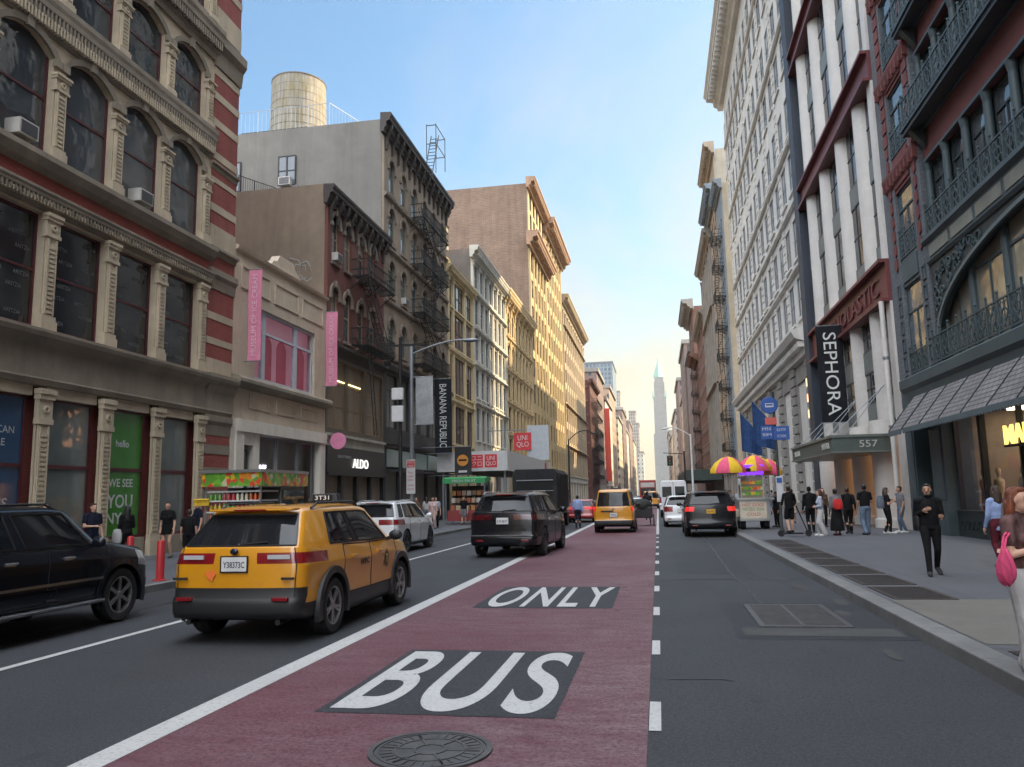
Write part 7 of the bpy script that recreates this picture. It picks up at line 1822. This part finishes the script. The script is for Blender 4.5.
m = MB(); m.box(4.36, 4.80, 32.88, 32.91, 4.42, 4.70); m.build('red_sign', flat('bus_sign_red', (.55, .10, .08), .5), bp_)
m = MB(); m.box(4.18, 4.62, 32.90, 32.94, 3.85, 4.38); m.box(4.66, 5.26, 32.90, 32.94, 3.80, 4.34); rp_ = m.build('route_panel', signb, bp_); ORG[rp_.name] = ORG[bp_.name]
for s_, x, z in (('M55', 4.40, 4.25), ('SIM', 4.40, 4.02), ('BUS STOP', 4.96, 4.2), ('NO STANDING', 4.96, 3.95)): text('lettering', s_, signw, (1, 0, 0), (0, 0, 1), (x, 32.895, z), .34, .11, parent=rp_, depth=.003)
m = MB(); m.box(4.62, 4.86, 32.86, 32.96, 1.35, 2.35); m.build('timetable_case', flat('case_white', (.5, .5, .52), .4), bp_, bevel=.02); m = MB(); m.box(4.64, 4.84, 32.852, 32.86, 2.1, 2.3); m.build('timetable_head', signb, bp_)
# ---- e-scooter
sc = empty('kick_scooter', (4.9, 30.1, .15), 'black electric kick scooter standing under the man in shorts', 'scooter', rz=0)
m = MB(); m.box(4.35, 5.05, 30.0, 30.16, .24, .30); m.build('deck', ironblack, sc, bevel=.02)
for x in (4.28, 5.22):
    m = MB(); m.cone((x, 30.05, .27), (x, 30.11, .27), .115, .115, 20); m.build('wheel', rubber, sc, smooth=40)
m = MB(); m.bar((5.2, 30.08, .30), (4.86, 30.08, 1.22), .045, n=8); m.build('stem', ironblack, sc); m = MB(); m.bar((4.85, 29.85, 1.22), (4.85, 30.31, 1.22), .035, n=8); m.build('handlebar', ironblack, sc)
# ---- left far kerb: stall with a green awning, round-logo sign, shed with red squares
st_ = empty('market_stall', (-11.8, 48.5, .15), 'small street stall with a green awning and hanging goods beyond the lamp', 'stall')
m = MB(); m.prism([(-13.1, 47.7, 2.65), (-13.1, 47.7, 2.95), (-13.1, 48.4, 3.05), (-13.1, 49.8, 2.9)], (2.7, 0, 0)); aw = m.build('awning', flat('awning_green', (.03, .26, .08), .6), st_); ORG[aw.name] = ORG[st_.name]
text('lettering', 'FRESH FRUIT', signw, (1, 0, 0), (0, 0, 1), (-11.75, 47.69, 2.8), 1.5, .16, parent=aw, depth=.004)
m = MB(); m.box(-12.9, -10.6, 48.0, 49.4, .35, 1.0); m.build('table', flat('stall_red', (.25, .04, .04), .6), st_)
for x in (-12.95, -10.5):
    for y in (47.9, 49.5): m = MB(); m.bar((x, y, .15), (x, y, 2.7), .05); m.build('post', steel, st_)
m = MB(); m.box(-12.9, -10.6, 49.3, 49.4, 1.0, 2.5); m.build('back_panel', flat('stall_dark', (.06, .045, .035), .7), st_)
gm = [flat('goods_%d' % k, c, .7) for k, c in enumerate(((.35, .1, .05), (.4, .3, .2), (.5, .46, .42), (.25, .16, .1), (.42, .2, .06)))]
for j in range(3):
    for k in range(7):
        x = -12.7+k*.32; z = 1.0+j*.45; m = MB(); m.box(x, x+.26, 48.05+.2*j, 48.3+.2*j, z, z+.30); o = m.build('goods_box', gm[(j*2+k) % 5], bevel=.02); tag(o, 'small coloured box of goods stacked on the stall under the green awning', 'box', 'goods on the green stall')
o = blade('hanging_sign', 'black hanging shop sign with a round orange badge beyond the black banner', 'sign', -13.95, -12.75, 54, 3.35, 5.3, flat('sign_black', (.012, .012, .013), .5), None, wallx=-16.4, thick=.10)
m = MB(); m.lathe((0, 0, 0), [(.0001, 0), (.40, 0), (.40, .03), (.0001, .03)], 24); q = link('badge', m.mesh('badge', flat('badge_orange', (.55, .22, .03), .5)), o, (0, -.05, 1.0), (rad(90), 0, 0))
m = MB(); m.box(-.28, .28, -.05, .08, .031, .04); link('badge_bar', m.mesh('badge_bar', darkin), q)
m = MB(); m.box(-.30, .30, -.06, -.05, .15, .30); link('lettering_strip', m.mesh('lettering_strip', signw), o)
shed = empty('sidewalk_shed', (-13.6, 68, .15), 'pavement shed faced with white boards carrying red square signs on the left', 'sidewalk shed')
wb_m = flat('hoarding_white', (.50, .50, .49), .7)
m = MB(); m.box(-15.9, -10.75, 56.5, 80, 3.7, 3.9); m.build('deck', flat('shed_deck', (.12, .10, .08), .8), shed)
m = MB(); m.box(-10.75, -10.65, 56.5, 80, 3.65, 5.1); m.build('side_board', wb_m, shed)
m = MB(); m.box(-15.9, -10.75, 56.4, 56.5, 3.65, 5.1); fb_ = m.build('front_board', wb_m, shed); ORG[fb_.name] = ORG[shed.name]
sqr = flat('square_red', (.55, .03, .04), .5)
for k, s_ in enumerate(('ユニ\nクロ', 'UNI\nQLO')):
    x = -12.9+k*1.05; m = MB(); m.box(x-.46, x+.46, 56.385, 56.4, 3.9, 4.85); q = m.build('red_square', sqr, fb_); ORG[q.name] = ORG[shed.name]
    text('lettering', s_, signw, (1, 0, 0), (0, 0, 1), (x, 56.38, 4.37), .74, .72, parent=q, depth=.003)
m = MB(); m.box(-10.66, -10.62, 76, 77, 3.9, 4.9); m.build('red_square', sqr, shed)
for y in range(57, 80, 4):
    for x in (-15.6, -10.95): m = MB(); m.bar((x, y, .15), (x, y, 3.7), .12); m.build('post', steel, shed)
rs = empty('projecting_sign', (-13.5, 76, 5.4), 'red square shop sign on a grey panel above the white boards', 'sign')
m = MB(); m.box(-12.3, -10.2, 76.0, 76.2, 5.2, 8.6); m.build('panel', flat('sign_panel_grey', (.42, .45, .48), .6), rs)
m = MB(); m.box(-13.6, -11.9, 75.85, 75.99, 6.2, 7.9); q = m.build('red_square', sqr, rs); ORG[q.name] = ORG[rs.name]
text('lettering', 'UNI\nQLO', signw, (1, 0, 0), (0, 0, 1), (-12.75, 75.84, 7.05), 1.2, 1.2, parent=q, depth=.003)
m = MB(); m.bar((-16.4, 76.1, 8.2), (-12, 76.1, 8.2), .1); m.build('bracket', steel, rs)
# ---- traffic signals and a shed far down on the right
for x, y, lab in ((2.2, 106, 'black traffic signal hanging over the right lane before the crossing'),):
    o = empty('traffic_signal', (3.6, y, .15), lab, 'traffic signal'); m = MB(); m.lathe((3.6, y, .15), [(.2, 0), (.14, .6), (.1, 7)], 10); m.build('pole', ironblack, o)
    m = MB(); m.bar((3.6, y, 6.8), (.9, y, 7.0), .1); m.build('mast_arm', ironblack, o); m = MB(); m.box(1.35, 2.1, y-.2, y+.2, 5.3, 6.6); m.build('signal_head', ironblack, o, bevel=.05)
    for k, c in enumerate(((.10, .01, .01), (.1, .07, .01), (.01, .08, .04))): m = MB(); m.ell((1.72, y-.21, 6.3-k*.38), (.13, .04, .13), 10, 6); m.build('signal_lens', flat('lens_%d' % k, c, .3), o)
o = empty('sidewalk_shed', (7.5, 140, .15), 'long dark pavement shed under the tan buildings on the right', 'sidewalk shed'); m = MB(); m.box(4.2, 9.7, 124, 172, 3.6, 5.2); m.build('deck', flat('shed_dark', (.03, .045, .04), .7), o)
for y in range(125, 172, 6):
    m = MB(); m.bar((4.4, y, .15), (4.4, y, 3.6), .16); m.build('post', ironblack, o)
o = empty('street_lamp', (3.5, 82, .15), 'thin pale lamp post on the right kerb ahead of the white van', 'street lamp'); m = MB(); m.lathe((3.5, 82, .15), [(.2, 0), (.12, .8), (.08, 7.5)], 10); m.build('pole', signw, o); m = MB(); m.tube([(3.5-2.4*q, 82, 7.5+.9*math.sin(q*PI*.6)) for q in [k/8 for k in range(9)]], .05, 6); m.build('arm', signw, o); m = MB(); m.ell((1.0, 82, 8.3), (.4, .15, .1)); m.build('lamp_head', signw, o, smooth=60)
o = empty('street_lamp', (-10.7, 98, .15), 'dark curved street lamp far down the left kerb', 'street lamp'); m = MB(); m.lathe((-10.7, 98, .15), [(.2, 0), (.12, .8), (.08, 8.5)], 10); m.build('pole', ironblack, o); m = MB(); m.tube([(-10.7+3*q, 98, 8.5+1.2*math.sin(q*PI*.75)) for q in [k/8 for k in range(9)]], .06, 6); m.build('arm', ironblack, o); m = MB(); m.ell((-7.5, 98, 9.3), (.4, .15, .1)); m.build('lamp_head', ironblack, o, smooth=60)
# ---- cargo trike in the bus lane
trike = empty('cargo_trike', (-.85, 45.5, 0), 'dark loaded pedal trike riding in the bus lane beside the taxi van', 'tricycle')
m = MB(); m.box(-1.35, -.35, 45.0, 46.2, .45, 1.05); m.build('cargo_tub', blackplastic, trike, bevel=.04)
m = MB(); m.ell((-.9, 45.5, 1.12), (.55, .62, .38), 14, 10); m.build('tarpaulin', cloth('tarp', (.03, .032, .028), .8), trike, smooth=60)
for x in (-1.4, -.3): m = MB(); m.lathe((0, 0, 0), [(.30, -.03), (.33, -.02), (.33, .02), (.30, .03)], 24); q = link('wheel', m.mesh('wheel', rubber, smooth=40), trike, (x+.85, -.1, .33), (0, rad(90), 0)); m = MB(); [m.bar((0, 0, 0), (.3*math.cos(t), .3*math.sin(t), 0), .012) for t in [k*PI/5 for k in range(10)]]; link('rim', m.mesh('rim', steel), q)
m = MB(); m.lathe((0, 0, 0), [(.30, -.03), (.33, -.02), (.33, .02), (.30, .03)], 24); link('wheel', m.mesh('wheel', rubber, smooth=40), trike, (.35, 1.7, .33), (0, rad(90), 0))
m = MB(); m.tube([(-.6, 46.2, .6), (-.5, 46.5, .5), (-.5, 47.1, .8), (-.5, 47.2, .33)], .03, 6); m.bar((-.5, 47.1, .8), (-.5, 47.0, 1.1), .03); m.bar((-.75, 47.0, 1.1), (-.25, 47.0, 1.1), .03); m.bar((-.55, 46.5, .5), (-.55, 46.4, .95), .03); m.ell((-.55, 46.4, .98), (.1, .14, .05)); m.build('frame', ironblack, trike)
# ------------------------------------------------------------------ people
cblk = cloth('black', (.007, .007, .008)); cnavy = cloth('navy', (.010, .013, .026)); cwhite = cloth('white', (.42, .41, .40), .85, .1); cdenim = cloth('denim', (.11, .15, .21)); clblue = cloth('light_blue', (.24, .31, .50), .85, .12); cgrey = cloth('grey', (.14, .14, .15)); cgreyl = cloth('grey_blue', (.33, .36, .42), .85, .15)
cmar = cloth('maroon', (.08, .012, .02)); cred = cloth('red', (.50, .03, .03)); cpink = cloth('pale_pink', (.55, .40, .38), .85, .1); cprint = cloth('print_blouse', (.12, .065, .06), .85, .6); cbrown = cloth('brown', (.10, .065, .04)); sblk = flat('shoe_black', (.012, .012, .012), .5); swht = flat('shoe_white', (.55, .54, .52), .6)
hblk = hairmat('black', (.008, .007, .006)); hbrn = hairmat('brown', (.038, .020, .012)); hred = hairmat('red', (.17, .042, .013)); hbld = hairmat('blond', (.28, .19, .09))
HOLD = {1: ((.018, -.035, -.165), (-.045, .09, -.105)), -1: ((.022, -.02, -.17), (.0, .12, -.165))}
PHONE = {1: ((.03, -.0, -.17), (-.05, .13, -.11))}
man, mi_ = person('bearded man in black jacket and trousers walking towards the camera on the right', (5.08, 16.5, .15), 172, 1.72, 'm', skin_tan, cblk, 'long', cblk, 'trousers', sblk, hblk, 'short', .105, HOLD, vox=.011, beard=hblk, wide=.92, headturn=-14)
def bag(label, root, c, r, mat, strap=None, name='bag', cat='bag', straps=(), grp=None):
    p = on_person(root, c); o = empty(name, tuple(p), label, cat, grp)
    m = MB(); n = 14
    m.lathe((p.x, p.y, p.z-r[2]), [(.0001, 0), (r[0]*.8, .02*r[2]), (r[0], r[2]*.4), (r[0]*.97, r[2]*1.3), (r[0]*.7, r[2]*1.9), (.0001, r[2]*2)], n, sy=r[1]/r[0]); q = m.build('bag_body', mat, o, smooth=60)
    if strap:
        m = MB(); m.tube([on_person(root, s_) for s_ in strap], .012, 6); m.build('strap', mat, o, smooth=60)
    return o
bag('black shoulder bag worn by the bearded man in black', man, (.215, -.08, 1.0), (.06, .14, .17), flat('bag_black', (.008, .008, .009), .6, bump=.3), [(.24, -.04, 1.2), (.20, -.01, 1.42), (.10, .02, 1.46), (.02, .13, 1.25)])
redh, ri = person('woman with long red hair, patterned top and wide white trousers at the right edge', (3.17, 7.9, .15), 218, 1.64, 'f', skin_light, cprint, 'short', cwhite, 'trousers', swht, hred, 'verylong', .03, {1: ((.03, .02, -.17), (-.05, .13, -.13)), -1: ((.03, .0, -.17), (-.05, .13, -.14))}, vox=.011, wide=1.45, headturn=0)
pkb = cloth('pink_bag', (.60, .075, .17), .9, .35)
o = empty('bag', (2.94, 7.66, .95), 'crumpled bright pink drawstring bag hanging from the arm of the red-haired woman', 'bag')
m = MB(); m.ell((2.94, 7.66, 1.10), (.066, .058, .155), 40, 24); bmo = m.build('bag_body', pkb, o, smooth=60)
for v in bmo.data.vertices: a = math.atan2(v.co.y, v.co.x); z_ = v.co.z-.2; k_ = (1.05-1.6*z_)*(1+.13*math.sin(a*7+z_*9)*(.5+2*max(0, z_))); v.co.x *= k_; v.co.y *= k_; v.co.z += .012*math.sin(a*3+2)
m = MB(); m.tube([(2.94, 7.66, 1.24), (2.98, 7.70, 1.34), (3.07, 7.78, 1.42)], .010, 6); m.tube([(2.92, 7.66, 1.24), (2.97, 7.72, 1.36), (3.06, 7.80, 1.43)], .010, 6); m.build('strap', pkb, o)
person('woman in an oversized light blue shirt and dark red trousers walking away by the shop', (6.86, 18., .15), 8, 1.66, 'f', skin_light, clblue, 'long', cmar, 'trousers', sblk, hbrn, 'long', .06, vox=.014, toplong=.10)
person('person with dark hair and a pale top just behind the red-haired woman', (5.62, 14., .15), 350, 1.64, 'f', skin_tan, cgrey, 'short', cwhite, 'trousers', sblk, hblk, 'bun', .05, vox=.015)
person('man in a dark shirt and blue jeans leaning by the shop entrance', (8.85, 31.8, .15), 95, 1.72, 'm', skin_tan, cgrey, 'short', cdenim, 'trousers', swht, hblk, 'short', .02, PHONE)
bw_, _ = person('long-haired woman in black with a grey rucksack by the lit shop', (8.2, 31.2, .15), 275, 1.68, 'f', skin_light, cblk, 'short', cblk, 'trousers', swht, hbrn, 'long', .02, PHONE)
bag('grey rucksack on the back of the long-haired woman in black', bw_, (0, -.20, 1.15), (.15, .11, .24), cloth('rucksack_grey', (.12, .14, .17)), name='rucksack', cat='rucksack')
person('tall man in a black T-shirt and loose blue jeans with his back turned', (7.36, 30.8, .15), 15, 1.82, 'm', skin_tan, cblk, 'short', cdenim, 'trousers', sblk, hblk, 'short', .05, PHONE, wide=1.3)
person('person in a black jumper over a white shirt hem walking to the shop', (6.95, 31.6, .15), 5, 1.72, 'm', skin_tan, cblk, 'long', cblk, 'trousers', sblk, hbrn, 'short', .07)
lady, _ = person('woman in a long black skirt and grey jacket with a red rucksack', (6.32, 30.6, .15), 10, 1.68, 'f', skin_dark, cgrey, 'long', cblk, 'long_skirt', cmar, hblk, 'bun', .04)
bag('bright red rucksack on the back of the woman in the long skirt', lady, (0, -.19, 1.12), (.17, .10, .19), cred, name='rucksack', cat='rucksack')
person('woman with long brown hair in a grey-blue top and white flared trousers', (5.72, 30.3, .15), 82, 1.66, 'f', skin_light, cgreyl, 'long', cwhite, 'trousers', swht, hbrn, 'verylong', .03, {1: ((.02, .0, -.17), (-.06, .10, -.18)), -1: ((.02, .0, -.17), (-.06, .10, -.18))}, wide=1.7)
person('man in a dark cap and black clothes behind the woman in white trousers', (5.85, 33., .15), 5, 1.78, 'm', skin_tan, cblk, 'long', cblk, 'trousers', sblk, cblk, 'cap', .04)
person('man in a black hooded top and black shorts standing on the kick scooter', (4.62, 30.08, .30), 20, 1.66, 'm', skin_light, cblk, 'long', cblk, 'shorts', sblk, hblk, 'short', .03, {1: ((.05, .03, -.16), (.04, .10, -.24)), -1: ((.05, .0, -.16), (.02, .08, -.22))})
person('woman in a white knee-length dress near the marble block', (6.6, 42, .15), 0, 1.72, 'f', skin_tan, cwhite, 'short', cwhite, 'dress', sblk, hblk, 'bun', .04, PHONE)
person('person in dark clothes with a pale bag strap by the lit shop', (7.2, 37.5, .15), 180, 1.72, 'f', skin_light, cbrown, 'long', cblk, 'trousers', sblk, hbrn, 'long', .04)
person('cart vendor in dark clothes beside the silver hot dog cart', (3.3, 38.6, .15), 150, 1.74, 'm', skin_tan, cgrey, 'short', cblk, 'trousers', sblk, hblk, 'cap')
person('person in black standing right of the hot dog cart', (5.3, 38.2, .15), 120, 1.6, 'f', skin_tan, cblk, 'long', cblk, 'trousers', sblk, hblk, 'long')
# left pavement
person('stout man in a navy T-shirt with one arm folded by the green poster', (-14.8, 18.9, .15), 245, 1.70, 'm', skin_light, cnavy, 'short', cnavy, 'shorts', sblk, hbrn, 'short', .02, {1: ((.03, .03, -.16), (-.09, .12, -.16))}, wide=1.1)
person('fair man whose head shows over the roof of the black off-roader', (-14.8, 16.25, .15), 260, 1.72, 'm', skin_light, cgrey, 'short', cnavy, 'trousers', sblk, hbrn, 'short')
person('man with a red face showing above the bonnet side of the black off-roader', (-14.8, 17.25, .15), 200, 1.74, 'm', skin_light, cbrown, 'short', cnavy, 'trousers', sblk, hbrn, 'short')
bwm, _ = person('long-haired woman in black carrying a white tote by the green poster', (-14.7, 20.15, .15), 60, 1.62, 'f', skin_tan, cblk, 'long', cblk, 'trousers', sblk, hblk, 'verylong', .04, PHONE)
bag('white tote bag carried by the long-haired woman in black', bwm, (-.24, .02, .78), (.15, .08, .20), cwhite, [(-.24, .02, .9), (-.2, 0, 1.2), (-.18, 0, 1.34)])
person('woman in a black T-shirt and black miniskirt by the striped pier', (-14.8, 22.2, .15), 195, 1.70, 'f', skin_light, cblk, 'short', cblk, 'miniskirt', sblk, hbrn, 'bun', .03)
person('short-haired person in a black T-shirt just left of the taxi', (-13., 20.5, .15), 20, 1.48, 'm', skin_light, cblk, 'short', cblk, 'shorts', sblk, hbrn, 'short', .03)
person('blond person in a dark top behind the taxi near the striped pier', (-14.8, 23.8, .15), 150, 1.72, 'f', skin_light, cnavy, 'short', cnavy, 'trousers', sblk, hbld, 'short')
for (x, y, f, lab, tp_, bt, lg, hr_, hl, sx) in ((-11.9, 41.3, 190, 'woman in pale pink with long trousers beyond the white crossover', cpink, cpink, 'trousers', hbrn, 'long', 'f'), (-12.1, 42.6, 200, 'dark-haired person beside the woman in pale pink', cgreyl, cnavy, 'trousers', hblk, 'short', 'm'), (-12.2, 39.4, 150, 'person in a brown top behind the bonnet of the white crossover', cbrown, cblk, 'trousers', hbrn, 'short', 'm'),
        (-11.5, 46.6, 185, 'man in a black printed T-shirt at the green stall', cblk, cgrey, 'shorts', hblk, 'short', 'm'), (-10.9, 50.2, 170, 'person in dark blue at the street end of the green stall', cnavy, cdenim, 'trousers', hblk, 'short', 'm'), (-13.4, 45.2, 20, 'person in white walking away beyond the lamp', cwhite, cdenim, 'trousers', hbrn, 'long', 'f')):
    person(lab, (x, y, .15), f, 1.7, sx, skin_light, tp_, 'short', bt, lg, sblk, hr_, hl, .05, vox=.02)
person('man in a light blue shirt and dark trousers standing in the road by the truck', (-4.35, 43.5, 0), 10, 1.78, 'm', skin_tan, clblue, 'long', cnavy, 'trousers', sblk, hblk, 'short', .05, vox=.018)
person('rider in black hunched over the dark cargo trike', (-.62, 46.45, .30), 0, 1.62, 'm', skin_tan, cblk, 'long', cblk, 'trousers', sblk, hblk, 'cap', .06, {1: ((.03, .08, -.14), (.02, .26, -.2)), -1: ((.03, .08, -.14), (.02, .26, -.2))}, vox=.02, lean=.12)
for k, (x, y, f, lab) in enumerate(((5.2, 52., 180, 'person in dark clothes far up the right pavement under the flags'), (7.8, 58., 0, 'second distant person walking away by the marble block'), (6.3, 66., 180, 'distant person in grey past the flags'), (-13.2, 64., 180, 'distant person under the white shed'), (-11.9, 70., 0, 'distant person walking away past the shed'))):
    person(lab, (x, y, .15), f, 1.7, 'm', skin_light, (cblk, cgrey, cgreyl, cnavy, cbrown)[k], 'long', (cblk, cdenim, cblk, cblk, cdenim)[k], 'trousers', sblk, hblk, 'short', .08, vox=.024)
# ------------------------------------------------------------------ the air over the street
m = MB(); m.box(-1510, 1510, -130, 2610, -2.1, 265)
hm = bpy.data.materials.new('haze_air'); hm.use_nodes = True; hn = hm.node_tree
hn.nodes.remove(hn.nodes['Principled BSDF'])
pv = hn.nodes.new('ShaderNodeVolumePrincipled'); pv.inputs['Color'].default_value = (.95, .93, .88, 1); pv.inputs['Density'].default_value = .0001; pv.inputs['Anisotropy'].default_value = .35
hn.links.new(pv.outputs[0], hn.nodes['Material Output'].inputs['Volume'])
hz_o = m.build('haze', hm); hz_o['kind'] = 'stuff'
scene.cycles.volume_bounces = 0
